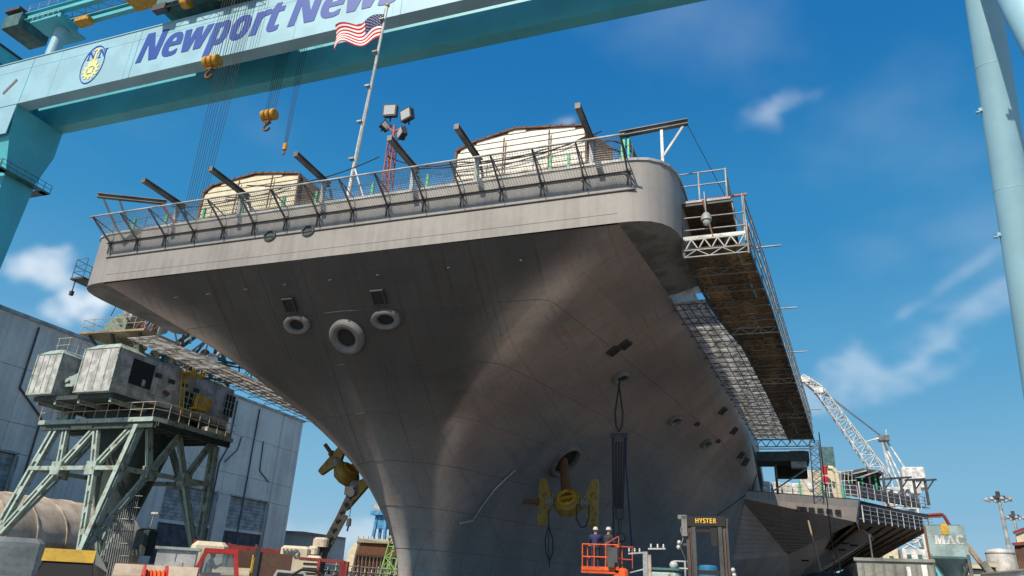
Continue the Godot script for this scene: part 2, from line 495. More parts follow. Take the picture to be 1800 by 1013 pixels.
# ---------------------------------------------------------------- the hull
const XC := -22.1
const HT := [[-12.0, -46.0, 1.2, -48.0], [0.0, -43.3, 1.35, -45.4], [2.0, -43.0, 1.45, -45.0], [3.7, -42.4, 1.65, -44.3], [5.75, -41.1, 2.15, -42.9], [8.3, -38.95, 3.25, -40.7], [10.6, -36.8, 5.15, -38.5], [13.1, -34.6, 8.2, -35.9], [14.9, -33.0, 10.8, -33.9], [18.0, -30.1, 16.25, -30.3]]
func hull_at(y: float) -> Array:
	for i in HT.size() - 1:
		if y <= HT[i + 1][0] or i == HT.size() - 2:
			var t: float = clampf((y - HT[i][0]) / (HT[i + 1][0] - HT[i][0]), 0, 1)
			var r := []
			for k in [1, 2, 3]:
				var m := []
				for s in [maxi(i - 1, 0), i, i + 1, mini(i + 2, HT.size() - 1)]: m.append(Vector2(HT[s][0], HT[s][k]))
				# monotone-ish cubic through the table
				var s0: float = (m[2].y - m[0].y) / maxf(m[2].x - m[0].x, 0.01); var s1: float = (m[3].y - m[1].y) / maxf(m[3].x - m[1].x, 0.01)
				var hh: float = m[2].x - m[1].x
				r.append((2 * t * t * t - 3 * t * t + 1) * m[1].y + (t * t * t - 2 * t * t + t) * hh * s0 + (-2 * t * t * t + 3 * t * t) * m[2].y + (t * t * t - t * t) * hh * s1)
			return r
	return []
func lerp_table(t: Array, x: float) -> float:
	for i in t.size() - 1:
		if x <= t[i + 1][0]: return lerpf(t[i][1], t[i + 1][1], clampf((x - t[i][0]) / (t[i + 1][0] - t[i][0]), 0, 1))
	return t[-1][1]
func side_half(y: float, u: float, w: float) -> float:
	var p := lerp_table([[0.0, 1.35], [10.0, 1.6], [18.0, 1.7]], y)
	return w + (20.4 - w) * (1.0 - pow(1.0 - minf(u, 1.0), p))
func side_len(y: float) -> float: return lerp_table([[-12.0, 95.0], [0.0, 92.0], [4.0, 88.0], [14.0, 88.0], [16.0, 75.0], [18.0, 57.0]], y)
func plan(y: float) -> Array:   # from the stem aft along the starboard side: Vector2(half breadth, z)
	var h := hull_at(y)
	var S := Vector2(0, h[0]); var K := Vector2(h[1], h[2])
	var LL := side_len(y)
	var r := minf(lerp_table([[0.0, 2.5], [8.0, 2.2], [13.0, 1.4], [16.0, 0.7], [18.0, 0.12]], y), 0.6 * S.distance_to(K))
	var q := []
	var a := S.lerp(K, 1.0 - r / S.distance_to(K))
	var blunt := 1.0 - smoothstep(4.5, 10.0, y)
	var ctl := S.lerp(a, 0.5).lerp(Vector2(a.x * 0.95, S.y), blunt)
	for i in 9:
		var t := i / 8.0
		q.append(S * (1 - t) * (1 - t) + ctl * 2 * t * (1 - t) + a * t * t)
	var u0 := r / LL
	var b := Vector2(side_half(y, u0, h[1]), h[2] - r)
	for i in range(1, 9):
		var t := i / 8.0
		q.append(a * (1 - t) * (1 - t) + K * 2 * t * (1 - t) + b * t * t)
	for i in range(1, 27):
		var t := u0 + (1.0 - u0) * pow(i / 26.0, 1.3)
		q.append(Vector2(side_half(y, t, h[1]), h[2] - t * LL))
	q.append(Vector2(20.4, -330.0))
	return q
func deck_edge() -> Array:   # starboard outline of the flight deck, from the middle of the bow aft: Vector2(x, z)
	return [Vector2(XC, -30.12), Vector2(-14, -30.12), Vector2(-5.89, -30.12), Vector2(-5.4, -30.13), Vector2(-4.9, -30.2), Vector2(-4.35, -30.36), Vector2(-3.85, -30.72), Vector2(-3.5, -31.2), Vector2(-3.27, -31.8), Vector2(-3.14, -32.6), Vector2(-3.05, -34.0), Vector2(-2.98, -37), Vector2(-2.95, -39.3), Vector2(-3.2, -39.6), Vector2(-4.75, -39.7), Vector2(-4.3, -45), Vector2(-3.0, -60), Vector2(-1.6, -88), Vector2(-1.2, -100), Vector2(-1.2, -330)]
func ship() -> void:
	var t := thing("aircraft_carrier", "huge grey aircraft carrier in dry dock seen from under its bow", "ship", "", V(XC, 0, -60))
	var g := []
	var n := 44
	for j in n + 1:
		var y := -12.0 + 30.0 * j / n
		var row := []
		var q := plan(y)
		for i in range(q.size() - 1, 0, -1): row.append(V(XC - q[i].x, y, q[i].y))
		for v in q: row.append(V(XC + v.x, y, v.y))
		g.append(row)
	var b := mb()
	b.grid(g)
	var f := noise(44, 0.05, 3)
	b.tinted = true
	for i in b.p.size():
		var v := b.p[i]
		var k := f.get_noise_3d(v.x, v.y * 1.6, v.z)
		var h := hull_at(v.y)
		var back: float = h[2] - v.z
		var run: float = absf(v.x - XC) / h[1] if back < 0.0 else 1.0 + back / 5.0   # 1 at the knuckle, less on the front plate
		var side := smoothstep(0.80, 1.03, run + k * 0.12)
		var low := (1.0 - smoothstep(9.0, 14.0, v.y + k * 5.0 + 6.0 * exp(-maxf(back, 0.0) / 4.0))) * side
		var painted_sheen := exp(-pow((run - 1.05) / 0.17, 2.0)) * smoothstep(0.0, 0.5, 0.45 + k + 0.3 * sin(v.y * 0.9)) * (1.0 - smoothstep(15.5, 17.5, v.y))  # reflection along the knuckle, painted as a pale strip
		var front := Color(0.098, 0.097, 0.097).lerp(Color(0.70, 0.685, 0.67), (1.0 - smoothstep(4.2, 12.5, v.y + 3.0 * k)) * (1.0 - smoothstep(1.0, 1.25, run)))  # shade on the bow face and light at the stem foot, painted in
		b.c[i] = front.lerp(Color(0.60, 0.495, 0.455), side * clampf(0.78 + 0.6 * k, 0, 1)).lerp(Color(0.30, 0.345, 0.385), low * 0.85).lerp(Color(1.0, 0.85, 0.75), painted_sheen * 0.9)
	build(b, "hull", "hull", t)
	# the vertical bow band and deck side, its soffit and the deck
	var e := deck_edge()
	var all := []
	for i in range(e.size() - 1, 0, -1): all.append(Vector2(2 * XC - e[i].x, e[i].y))
	all.append_array(e)
	b = mb()
	var rows := []
	for y in [18.0, 18.04, 21.34, 21.4]:
		var row := []
		for v in all: row.append(V(v.x, y, v.y))
		rows.append(row)
	for i in all.size() - 1:
		var m0: Vector2 = (all[i + 1] - all[maxi(i - 1, 0)]).normalized(); var m1: Vector2 = (all[mini(i + 2, all.size() - 1)] - all[i]).normalized()
		var na := V(-m0.y, 0, m0.x); var nb := V(-m1.y, 0, m1.x)
		b.stri(V(all[i].x, 18, all[i].y), V(all[i + 1].x, 18, all[i + 1].y), V(all[i + 1].x, 21.4, all[i + 1].y), na, nb, nb)
		b.stri(V(all[i].x, 18, all[i].y), V(all[i + 1].x, 21.4, all[i + 1].y), V(all[i].x, 21.4, all[i].y), na, nb, na)
	build(b, "bow_band", "band", t)
	b = mb()
	for s in [-1.0, 1.0]:
		for i in range(2, e.size() - 1):
			var A: Vector2 = e[i]; var B: Vector2 = e[i + 1]
			var ia := V(XC + s * hull_half_top(A.y), 17.995, A.y); var ib := V(XC + s * hull_half_top(B.y), 17.995, B.y)
			var oa := V(XC + s * (A.x - XC), 18.0, A.y); var ob := V(XC + s * (B.x - XC), 18.0, B.y)
			if s > 0: b.quad(ia, ib, ob, oa)
			else: b.quad(oa, ob, ib, ia)
	build(b, "deck_soffit", "mid_steel", t)
	b = mb()
	for i in e.size() - 1:
		b.quad(V(2 * XC - e[i].x, 21.4, e[i].y), V(e[i].x, 21.4, e[i].y), V(e[i + 1].x, 21.4, e[i + 1].y), V(2 * XC - e[i + 1].x, 21.4, e[i + 1].y))
	build(b, "flight_deck", "deck_dark", t)
	b = mb()
	for i in range(all.size() - 1):
		if all[i].y < -45 and all[i + 1].y < -45: continue
		b.beam(V(all[i].x, 21.45, all[i].y), V(all[i + 1].x, 21.45, all[i + 1].y), 0.16, 0.14)
	build(b, "deck_edge_bar", "pale_steel", t)
	for y in [3.6, 6.0, 8.4, 10.8, 13.2, 15.6]:
		var cv := plan(y)
		b = mb()
		for s in [-1.0, 1.0]:
			for i in 38:
				b.beam(V(XC + s * cv[i].x, y, cv[i].y + 0.01), V(XC + s * cv[i + 1].x, y, cv[i + 1].y + 0.01), 0.022, 0.022)
		build(b, "weld_seam", "seam", t)
	for q in [[-30.5, 17.8, 13.6], [-26.8, 17.9, 13.2], [-23.9, 17.9, 8.5], [-20.4, 13.1, 8.5], [-17.2, 17.9, 13.3], [-13.2, 17.8, 14.2]]:
		b = mb()
		var prev := Vector3.ZERO
		for i in 13:
			var y: float = lerpf(q[1], q[2], i / 12.0)
			var h := hull_at(y)
			var fx: float = absf(q[0] - XC)
			if fx > h[1] * 0.93: break
			var p := V(q[0], y, lerpf(h[0], h[2], fx / h[1]) + 0.01)
			if i: b.beam(prev, p, 0.02, 0.02)
			prev = p
		if b.p.size(): build(b, "butt_weld", "seam", t)
	# a step in the plating along the foot of the band
	b = mb()
	b.beam(V(-38.2, 18.52, -30.12), V(-5.9, 18.52, -30.12), 0.03, 0.03)
	build(b, "rubbing_strip", "band", t)
	chocks(t)
func hull_half_top(z: float) -> float:
	if z > -30.3: return 16.2
	return side_half(18.0, (-30.3 - z) / 57.0, 16.25)
func chocks(t: Node3D) -> void:
	# mooring openings: cast rings with a dark throat
	for q in [[V(-25.35, 15.25, -32.87), V(-0.05, -0.70, 0.71), 0.92, 0.66, V(1, 0.03, 0)], [V(-22.2, 14.4, -33.36), V(0, -0.72, 0.69), 1.08, 1.0, V(1, 0, 0)], [V(-19.52, 15.14, -32.92), V(0.05, -0.72, 0.69), 0.92, 0.66, V(1, 0.03, 0)],
		[V(-8.88, 15.0, -46.12), V(0.52, -0.85, 0.09), 0.95, 0.62, V(0.3, 0.1, -1)], [V(-6.99, 14.9, -58.79), V(0.58, -0.81, 0.09), 0.95, 0.6, V(0.3, 0.1, -1)], [V(-5.43, 14.96, -69.11), V(0.64, -0.76, 0.09), 0.95, 0.6, V(0.3, 0.1, -1)]]:
		var ax: Vector3 = q[1].normalized()
		var s: Vector3 = (q[4] - ax * ax.dot(q[4])).normalized()
		var r: float = q[2]
		var b := mb()
		b.lathe(q[0], ax, [Vector2(r * 1.0, -0.35), Vector2(r * 1.0, 0.02), Vector2(r * 0.97, 0.16), Vector2(r * 0.88, 0.26), Vector2(r * 0.76, 0.29), Vector2(r * 0.64, 0.25), Vector2(r * 0.55, 0.14), Vector2(r * 0.52, -0.02), Vector2(r * 0.52, -0.2)], 28, V(1, q[3], 1), s)
		var o := build(b, "mooring_ring", "chock", t)
		b = mb()
		b.lathe(q[0], ax, [Vector2(r * 0.53, 0.03), Vector2(0, 0.03)], 20, V(1, q[3] * 0.98, 1), s)
		build(b, "throat", "black", o)
	# square ports and slots cut in the plating
	for q in [[V(-25.41, 16.13, -31.98), V(0, -0.74, 0.67), 0.62, 0.75], [V(-19.59, 16.1, -31.97), V(0, -0.74, 0.67), 0.68, 0.78], [V(-8.62, 15.58, -42.11), V(0.5, -0.86, 0.08), 0.6, 0.72], [V(-7.89, 15.98, -42.2), V(0.5, -0.86, 0.08), 0.6, 0.72],
		[V(-3.53, 16.98, -64.91), V(0.67, -0.74, 0.06), 0.7, 0.9], [V(-3.01, 16.82, -72.68), V(0.73, -0.68, 0.06), 0.7, 1.1], [V(-2.87, 16.12, -82.08), V(0.77, -0.64, 0.06), 0.75, 1.5], [V(-2.58, 16.08, -86.23), V(0.81, -0.58, 0.06), 0.95, 1.9],
		[V(-5.62, 15.45, -63.01), V(0.61, -0.79, 0.08), 0.25, 0.5], [V(-4.47, 15.56, -71.19), V(0.67, -0.73, 0.08), 0.3, 0.6]]:
		var z: Vector3 = q[1].normalized()
		var x := Vector3.RIGHT.slide(z).normalized() if absf(z.x) < 0.4 else V(0.3, 0, -1).slide(z).normalized()
		var b := mb()
		b.box(q[0] + z * 0.05, V(q[3] if absf(z.x) > 0.4 else q[2], q[2] if absf(z.x) > 0.4 else q[3], 0.14), Basis(x, z.cross(x), z))
		build(b, "hull_port", "black", t)
		b = mb()
		var B := Basis(x, z.cross(x), z)
		var wx: float = (q[3] if absf(z.x) > 0.4 else q[2]) / 2; var wy: float = (q[2] if absf(z.x) > 0.4 else q[3]) / 2
		for s in [-1.0, 1.0]:
			b.box(q[0] + z * 0.06 + x * s * (wx + 0.03), V(0.06, wy * 2 + 0.12, 0.2), B)
			b.box(q[0] + z * 0.06 + B.y * s * (wy + 0.03), V(wx * 2, 0.06, 0.2), B)
		build(b, "port_rim", "dark_steel", t)
	# round openings in the band, small lifting lugs and the weld scar near the anchor
	for x in [-26.2, -23.6]:
		var b := mb()
		b.lathe(V(x, 19.75, -30.12), V(0, 0, 1), [Vector2(0.42, 0), Vector2(0.42, 0.08), Vector2(0.34, 0.09), Vector2(0.32, 0.02), Vector2(0, 0.02)], 20, V(1, 0.8, 1))
		build(b, "band_opening", "crane_dark", t)
	for q in [[-33.0, 16.9], [-30.6, 16.9], [-27.9, 16.95], [-25.2, 17.0], [-22.2, 17.0], [-19.2, 17.0], [-15.0, 17.0], [-11.0, 17.0]]:
		var b := mb()
		b.tube(V(q[0], q[1], -31.1), V(q[0], q[1] - 0.1, -30.85), 0.04, 6)
		build(b, "lifting_lug", "chock", t)
	var b := mb()
	var scar := [V(-16.32, 9.06, -46.7), V(-17.56, 7.77, -46.35), V(-18.28, 6.75, -46.22), V(-18.98, 5.65, -46.15)]
	for i in 3: b.beam(scar[i] + V(0.05, -0.05, 0.05), scar[i + 1] + V(0.05, -0.05, 0.05), 0.09, 0.09)
	b.beam(V(-18.95, 5.62, -46.1), V(-19.48, 5.34, -45.0), 0.14, 0.14)
	build(b, "weld_scar", "galv", t)
	b = mb()
	b.path([V(-1.6, 16.5, -98), V(-2.4, 14.74, -99.8), V(-4.35, 12.17, -91.9), V(-5.95, 10.36, -87.1), V(-6.3, 9.4, -86.0)], 0.05)
	build(b, "hull_hose", "rope", t)
	# hawse pipes
	for s in [1.0, -1.0]:
		var at := V(XC + s * (22.1 - 13.97), 10.37, -50.6); var ax := V(0.62 * s, -0.72, 0.30).normalized()
		b = mb()
		b.lathe(at, ax, [Vector2(1.25, -0.8), Vector2(1.22, 0.15), Vector2(1.12, 0.4), Vector2(0.98, 0.45), Vector2(0.85, 0.3), Vector2(0.82, -0.1)], 28, V(1, 1.25, 1))
		var o := build(b, "hawse_pipe", "chock", t)
		b = mb()
		b.lathe(at, ax, [Vector2(0.84, 0.05), Vector2(0, 0.05)], 20, V(1, 1.25, 1))
		build(b, "throat", "black", o)

# ---------------------------------------------------------------- anchors, chains and rigging at the bow
func make_anchor(label: String, crown: Vector3, root: Vector3, across: Vector3) -> void:
	var t := thing("ship_anchor", label, "anchor", "yellow anchors of the carrier", crown)
	var sh := (root - crown).normalized()
	var x := (across - sh * across.dot(sh)).normalized()
	var z := x.cross(sh)
	var b := mb()
	b.tube(crown + sh * 0.3, root, 0.42, 10, 0.30)
	build(b, "shank", "rusty", t)
	b = mb()
	b.lathe(crown, z, [Vector2(0.35, -0.5), Vector2(0.80, -0.5), Vector2(0.98, -0.3), Vector2(0.98, 0.3), Vector2(0.80, 0.5), Vector2(0.62, 0.5), Vector2(0.55, 0.3), Vector2(0, 0.3)], 8, Vector3.ONE, x)
	var cr := build(b, "crown", "anchor_yellow", t)
	b = mb()
	b.lathe(crown, z, [Vector2(0.66, 0.5), Vector2(0.62, 0.58), Vector2(0.5, 0.58), Vector2(0.46, 0.5)], 16)
	b.beam(crown - x * 0.6 + z * 0.45, crown + x * 0.6 + z * 0.45, 0.18, 0.2, sh)
	build(b, "crown_boss", "hook_yellow", cr)
	var fx := across.normalized()
	var up := Vector3.UP.slide(fx).normalized()
	for s in [-1.0, 1.0]:
		var c: Vector3 = crown + fx * s * 1.62
		b = mb()
		var o := []
		for q in [[-0.5, -0.28], [-0.32, -0.6], [-0.05, -1.52], [0.4, -1.55], [0.46, -1.3], [0.46, 1.3], [0.4, 1.55], [0.0, 1.52], [-0.3, 0.7], [-0.5, 0.28]]: o.append(c + fx * s * q[0] + up * q[1] + fx.cross(up) * -0.14)
		b.prism(o, fx.cross(up) * 0.28)
		build(b, "fluke", "anchor_yellow", t)
		b = mb()
		b.tube(crown + fx * s * 0.8, c, 0.26, 10)
		build(b, "fluke_arm", "anchor_yellow", t)
		b = mb()
		for k in 4: b.lathe(crown + fx * s * (1.02 + k * 0.13), fx, [Vector2(0.30, -0.05), Vector2(0.37, -0.03), Vector2(0.37, 0.03), Vector2(0.30, 0.05)], 10)
		build(b, "lashing", "pale_steel", t)
	b = mb()
	b.tube(crown - fx * 2.0, crown - fx * 3.2, 0.16, 8)
	b.tube(crown - fx * 2.0, crown - fx * 2.3, 0.26, 8)
	build(b, "pin", "rusty", t)
func bow_fittings() -> void:
	make_anchor("yellow anchor hanging below its hawse pipe on the right flank, beside the lift basket", V(-12.92, 7.05, -48.0), V(-13.97, 10.3, -50.4), V(1, -0.02, 0.06))
	make_anchor("yellow anchor jutting from the left edge of the bow against the sky", V(-28.85, 8.62, -45.8), V(-29.6, 9.7, -48.3), V(1, -0.95, 0.1))
	# loose chain and hose loops hanging off the starboard anchor
	var b := mb()
	b.path([V(-14.1, 6.6, -47.4), V(-14.05, 5.5, -47.4), V(-14.28, 4.7, -47.4), V(-14.2, 3.9, -47.4), V(-13.95, 3.3, -47.4), V(-13.72, 3.9, -47.4), V(-13.76, 4.7, -47.4), V(-14.05, 5.5, -47.4)], 0.045)
	b.path([V(-14.0, 5.4, -47.35), V(-14.02, 4.2, -47.35), V(-13.9, 2.9, -47.35)], 0.035)
	tag(build(b, "chain_loop", "rope", self, V(-14, 5, -47.4)), "thin dark chain loop hanging under the left fluke of the anchor on the right flank", "chain")
	b = mb()
	b.path([V(-12.1, 6.9, -47.2), V(-12.15, 6.0, -47.2), V(-11.85, 5.45, -47.2), V(-11.5, 5.5, -47.2), V(-11.3, 6.1, -47.2), V(-11.3, 6.8, -47.2)], 0.05)
	tag(build(b, "hose_loop", "rope", self, V(-12, 6, -47.2)), "dark hose loop slung under the right fluke of the anchor on the right flank", "hose")
	# chain hoist hanging from the nearest side chock
	var t := thing("chain_hoist", "long dark chain hoist hanging from the first mooring ring on the right flank", "hoist", "", V(-8.8, 3, -44.4))
	b = mb()
	var z := -44.5
	b.path([V(-8.74, 14.6, -45.1), V(-8.73, 13.9, z), V(-9.0, 12.2, z), V(-8.95, 11.4, z), V(-8.78, 11.0, z)], 0.06)
	b.path([V(-8.70, 13.9, z), V(-8.5, 12.2, z), V(-8.55, 11.4, z), V(-8.74, 11.0, z)], 0.06)
	build(b, "wire_sling", "rope", t)
	b = mb()
	b.beam(V(-9.3, 10.75, z), V(-8.2, 10.75, z), 0.16, 0.3)
	b.box(V(-8.76, 10.55, z), V(0.5, 0.5, 0.3))
	build(b, "spreader", "dark_steel", t)
	b = mb()
	for k in 5: b.tube(V(-9.15 + 0.19 * k, 10.6, z), V(-9.1 + 0.13 * k, 6.4, z), 0.07, 6)
	b.tube(V(-9.15, 10.6, z), V(-9.15, 2.4, z), 0.06, 6)
	build(b, "fall_chain", "rope", t)
	b = mb()
	b.cbox(V(-8.75, 6.1, z), V(0.55, 0.7, 0.4), 0.12)
	b.tube(V(-8.75, 5.75, z), V(-8.75, 4.9, z), 0.12, 8)
	b.lathe(V(-8.7, 4.7, z), V(0, 0, 1), [Vector2(0.22, -0.06), Vector2(0.30, 0), Vector2(0.22, 0.06)], 12)
	b.tube(V(-8.7, 4.4, z), V(-8.6, 3.7, z), 0.09, 6)
	build(b, "hook_block", "dark_steel", t)
	b = mb()
	b.path([V(-8.3, 10.7, z), V(-8.35, 9.0, z), V(-8.2, 6.5, z), V(-8.0, 3.2, z)], 0.05)
	build(b, "air_hose", "navy", t)

# ---------------------------------------------------------------- the bow edge: net, rails, beams, sheds, mast and flag
func deck_gear() -> void:
	var t := thing("safety_net", "safety net on slanting struts along the bow's deck edge", "safety net", "", V(XC, 20.6, -30.1))
	var x0 := -38.62; var x1 := -5.36; var n := 15
	var oy := 21.78; var oz := -28.4; var iy := 20.75; var iz := -30.07
	for i in n + 1:
		var x := lerpf(x0, x1, float(i) / n)
		var b := mb()
		b.beam(V(x, oy, oz), V(x, iy, iz), 0.085, 0.085)
		b.beam(V(x, oy, oz + 0.02), V(x, 21.5, -30.05), 0.05, 0.05)
		build(b, "strut", "dark_steel", t)
		b = mb()
		b.box(V(x, iy, -30.09), V(0.26, 0.34, 0.06))
		b.tube(V(x, iy, -30.06), V(x, iy - 0.75, -30.06), 0.035, 5)
		build(b, "hinge", "dark_steel", t)
		b = mb(); b.beam(V(x, iy, -30.09), V(x + 0.3, 19.72, -30.12), 0.06, 0.06); build(b, "bracket", "dark_steel", t)  # dark bar added on the line of the strut shadow
	var b := mb()
	b.tube(V(x0 - 0.25, oy, oz), V(x1 + 0.2, oy, oz), 0.055, 6)
	build(b, "outer_rail", "pale_steel", t)
	b = mb()
	b.tube(V(x0 - 0.25, iy, iz + 0.02), V(x1 + 0.2, iy, iz + 0.02), 0.045, 6)
	build(b, "inner_rail", "dark_steel", t)
	b = mb(); b.tube(V(x0, 19.72, -30.1), V(x1 + 0.4, 19.72, -30.1), 0.045, 6); build(b, "shadow_line_bar", "dark_steel", t)  # dark bar added on the line of the outer rail shadow
	b = mb()
	var wires := 230
	for i in wires + 1:
		var x := lerpf(x0, x1, float(i) / wires)
		var p := V(x, oy, oz)
		for k in range(1, 5):
			var s := k / 4.0
			var q := V(x, lerpf(oy, iy, s) - 0.22 * sin(PI * s) * (0.8 + 0.2 * sin(x * 2.1)), lerpf(oz, iz, s))
			b.beam(p, q, 0.014, 0.014)
			p = q
	for k in range(1, 18):
		var s := k / 18.0
		var prev := Vector3.ZERO
		for i in 31:
			var x := lerpf(x0, x1, i / 30.0)
			var q := V(x, lerpf(oy, iy, s) - 0.22 * sin(PI * s) * (0.8 + 0.2 * sin(x * 2.1)), lerpf(oz, iz, s))
			if i: b.beam(prev, q, 0.014, 0.014)
			prev = q
	tag(build(b, "netting", "pale_steel", t), "", "", "", "stuff")
	# catwalk railing behind the net
	t = thing("deck_edge_railing", "thin wire railing standing along the bow edge above the net", "railing", "", V(XC, 21.4, -30.6))
	for i in 14:
		var x := lerpf(-39.5, -5.2, i / 13.0)
		b = mb()
		b.tube(V(x, 21.4, -30.7), V(x, 22.75, -30.7), 0.03, 5)
		build(b, "post", "mid_steel", t)
	b = mb()
	for y in [22.1, 22.7]: b.tube(V(-39.5, y, -30.7), V(-5.2, y, -30.7), 0.018, 4)
	build(b, "wire", "mid_steel", t)
	# green stanchions
	var gx := [-38.1, -35.4, -32.4, -29.4, -26.4, -24.1, -20.3, -16.8, -13.75, -9.6, -8.6, -5.75]
	var gl := ["farthest left of the bow", "second from the left of the bow", "in front of the left shed's left side", "in front of the left shed's middle", "just right of the left shed", "left of the flagpole foot", "between the flagpole and the red mast", "right of the red mast", "at the left corner of the right shed", "in front of the right shed", "at the right side of the right shed", "under the cantilever beam at the bow's right corner"]
	var g0: Node3D
	for i in gx.size():
		var at := V(gx[i], 21.4, -30.95)
		var lab: String = "bright green stanchion " + gl[i]
		if i == 0:
			g0 = thing("green_stanchion", lab, "stanchion", "green stanchions along the bow edge", at)
			b = mb(); b.box(at + V(0, 0.75, 0), V(0.14, 1.5, 0.14)); build(b, "post", "green_post", g0)
			b = mb(); b.box(at + V(0.0, 0.03, 0), V(0.4, 0.06, 0.4)); b.beam(at + V(0, 0.7, 0), at + V(0.35, 0.05, -0.3), 0.06); build(b, "foot", "green_post", g0)
		else: copy(g0, at, lab)
	# grey box beams that poke out over the bow on short legs
	var bx := [-34.2, -29.2, -23.35, -17.5, -13.65, -7.27]
	var bl := ["leftmost of six in a row", "left of the left shed's gable", "right of the left shed", "beside the red floodlight mast", "at the left corner of the right shed", "before the right shed's right end"]
	var b0: Node3D
	for i in bx.size():
		var at := V(bx[i], 21.4, -30.6)
		var lab: String = "grey box beam poking out over the bow, " + bl[i]
		if i == 0:
			b0 = thing("outrigger_beam", lab, "beam", "outrigger beams over the bow", at)
			b = mb(); b.ibeam(at + V(0, 1.85, -0.4), at + V(0, 1.85, 3.0), 0.26, 0.3, 0.04); b.box(at + V(0, 1.85, 3.02), V(0.27, 0.31, 0.04)); build(b, "beam", "mid_steel", b0)
			b = mb(); b.box(at + V(0, 0.85, 0.1), V(0.2, 1.7, 0.2)); b.box(at + V(0, 0.02, 0.1), V(0.5, 0.05, 0.5)); build(b, "leg", "pale_steel", b0)
			b = mb(); b.beam(at + V(0, 1.65, -0.5), at + V(0, 0.0, -1.6), 0.12); build(b, "back_stay", "mid_steel", b0)
		else: copy(b0, at, lab)
	t = thing("cantilever_beam", "long beam on two white legs sticking out at the bow's left corner", "beam", "", V(-36, 21.4, -29.8))
	b = mb(); b.ibeam(V(-38.1, 22.95, -27.9), V(-34.6, 23.05, -29.9), 0.28, 0.28, 0.04); build(b, "beam", "mid_steel", t)
	for q in [[-37.8, -28.1, -38.3, -30.3], [-37.0, -28.6, -37.3, -30.3]]:
		b = mb(); b.beam(V(q[0], 22.8, q[1]), V(q[2], 21.45, q[3]), 0.1); build(b, "leg", "pale_steel", t)
	b = mb(); b.beam(V(-34.8, 22.9, -29.8), V(-33.9, 21.5, -30.6), 0.14); build(b, "brace", "red_dark", t)
	t = thing("cantilever_beam", "long horizontal beam on a white post and brace at the bow's right corner", "beam", "", V(-4, 21.4, -31.5))
	b = mb(); b.ibeam(V(-6.0, 23.98, -31.5), V(-2.45, 24.12, -31.5), 0.28, 0.3, 0.04); build(b, "beam", "mid_steel", t)
	b = mb(); b.box(V(-3.8, 22.64, -31.5), V(0.14, 2.46, 0.14)); build(b, "post", "white", t)
	b = mb(); b.beam(V(-2.7, 23.9, -31.5), V(-3.74, 22.3, -31.5), 0.1); build(b, "brace", "white", t)
	b = mb(); b.box(V(-5.8, 22.6, -31.6), V(0.16, 2.4, 0.16)); b.box(V(-5.55, 22.55, -31.6), V(0.1, 2.3, 0.16)); build(b, "green_leg", "green_post", t)
	b = mb(); b.tube(V(-2.5, 24.0, -31.5), V(-1.0, 21.0, -34), 0.02, 4); b.beam(V(-5.6, 23.8, -31.6), V(-4.8, 21.5, -32.2), 0.1); build(b, "stay_wire", "dark_steel", t)
	shed("cream clapboard shed with a rusty frame, larger one on the bow's right", [V(-17.1, 21.4, -35), V(-17.1, 27.0, -35), V(-16.2, 27.45, -35), V(-13.2, 28.05, -35), V(-8.7, 27.45, -35), V(-8.5, 21.4, -35)], V(-7.3, 26.4, -36.2))
	shed("cream clapboard shed with a rusty frame, smaller one on the bow's left", [V(-37.0, 21.4, -35), V(-37.0, 26.9, -35), V(-36.3, 27.45, -35), V(-32.7, 27.9, -35), V(-28.9, 27.3, -35), V(-28.7, 21.4, -35)], V(-27.6, 26.4, -36.2), "cream")
	# drooping cables
	var k := 0
	for q in [[V(-35.2, 23.4, -30.9), V(-29.3, 23.3, -30.9), 0.3, "along the railing in front of the left shed"], [V(-17.4, 23.4, -30.9), V(-9.7, 23.4, -30.9), 0.35, "along the railing in front of the right shed"], [V(-15.5, 24.3, -32.2), V(-7.2, 25.2, -32.6), 0.6, "looping low before the right shed to the hose coil"], [V(-29, 24.6, -32), V(-21.5, 26.2, -33), 0.5, "from the left shed to the red mast"], [V(-21.0, 26.2, -33), V(-15.5, 24.3, -32.2), 0.5, "from the red mast to the right shed"], [V(-30.5, 24.9, -32), V(-23, 24.6, -32.4), 0.25, "low above the railing left of the flagpole"], [V(-17, 25.4, -34.8), V(-8.6, 26.6, -34.8), 0.45, "slung across the right shed's front"], [V(-35, 26.3, -34.8), V(-29.5, 26.4, -34.8), 0.4, "slung across the left shed's front"]]:
		b = mb(); b.sag(q[0], q[1], q[2], 0.045)
		tag(build(b, "cable", "rope", self, q[0]), "black drooping cable " + q[3], "cable", "cables over the bow")
		k += 1
	# hose reel at the right shed's end
	t = thing("hose_reel", "dark coil of hose standing at the right end of the right shed", "hose reel", "", V(-6.9, 21.4, -33))
	b = mb()
	for s in [-0.35, 0.35]:
		b = mb(); b.lathe(V(-6.7, 23.2, -33), V(0.5, 0, 0.8), [Vector2(1.25, s - 0.05), Vector2(1.33, s), Vector2(1.25, s + 0.05)], 20); build(b, "rim", "rope", t)
	b = mb()
	for a in 6: b.tube(V(-6.7, 23.2, -33), V(-6.7, 23.2, -33) + (V(0.85, 0, -0.53) * cos(a * TAU / 6) + Vector3.UP * sin(a * TAU / 6)) * 1.28, 0.03, 4)
	build(b, "spokes", "rope", t)
	b = mb(); b.box(V(-6.7, 21.95, -33), V(0.5, 1.1, 0.6)); build(b, "stand", "rusty", t)
	flag_and_mast()
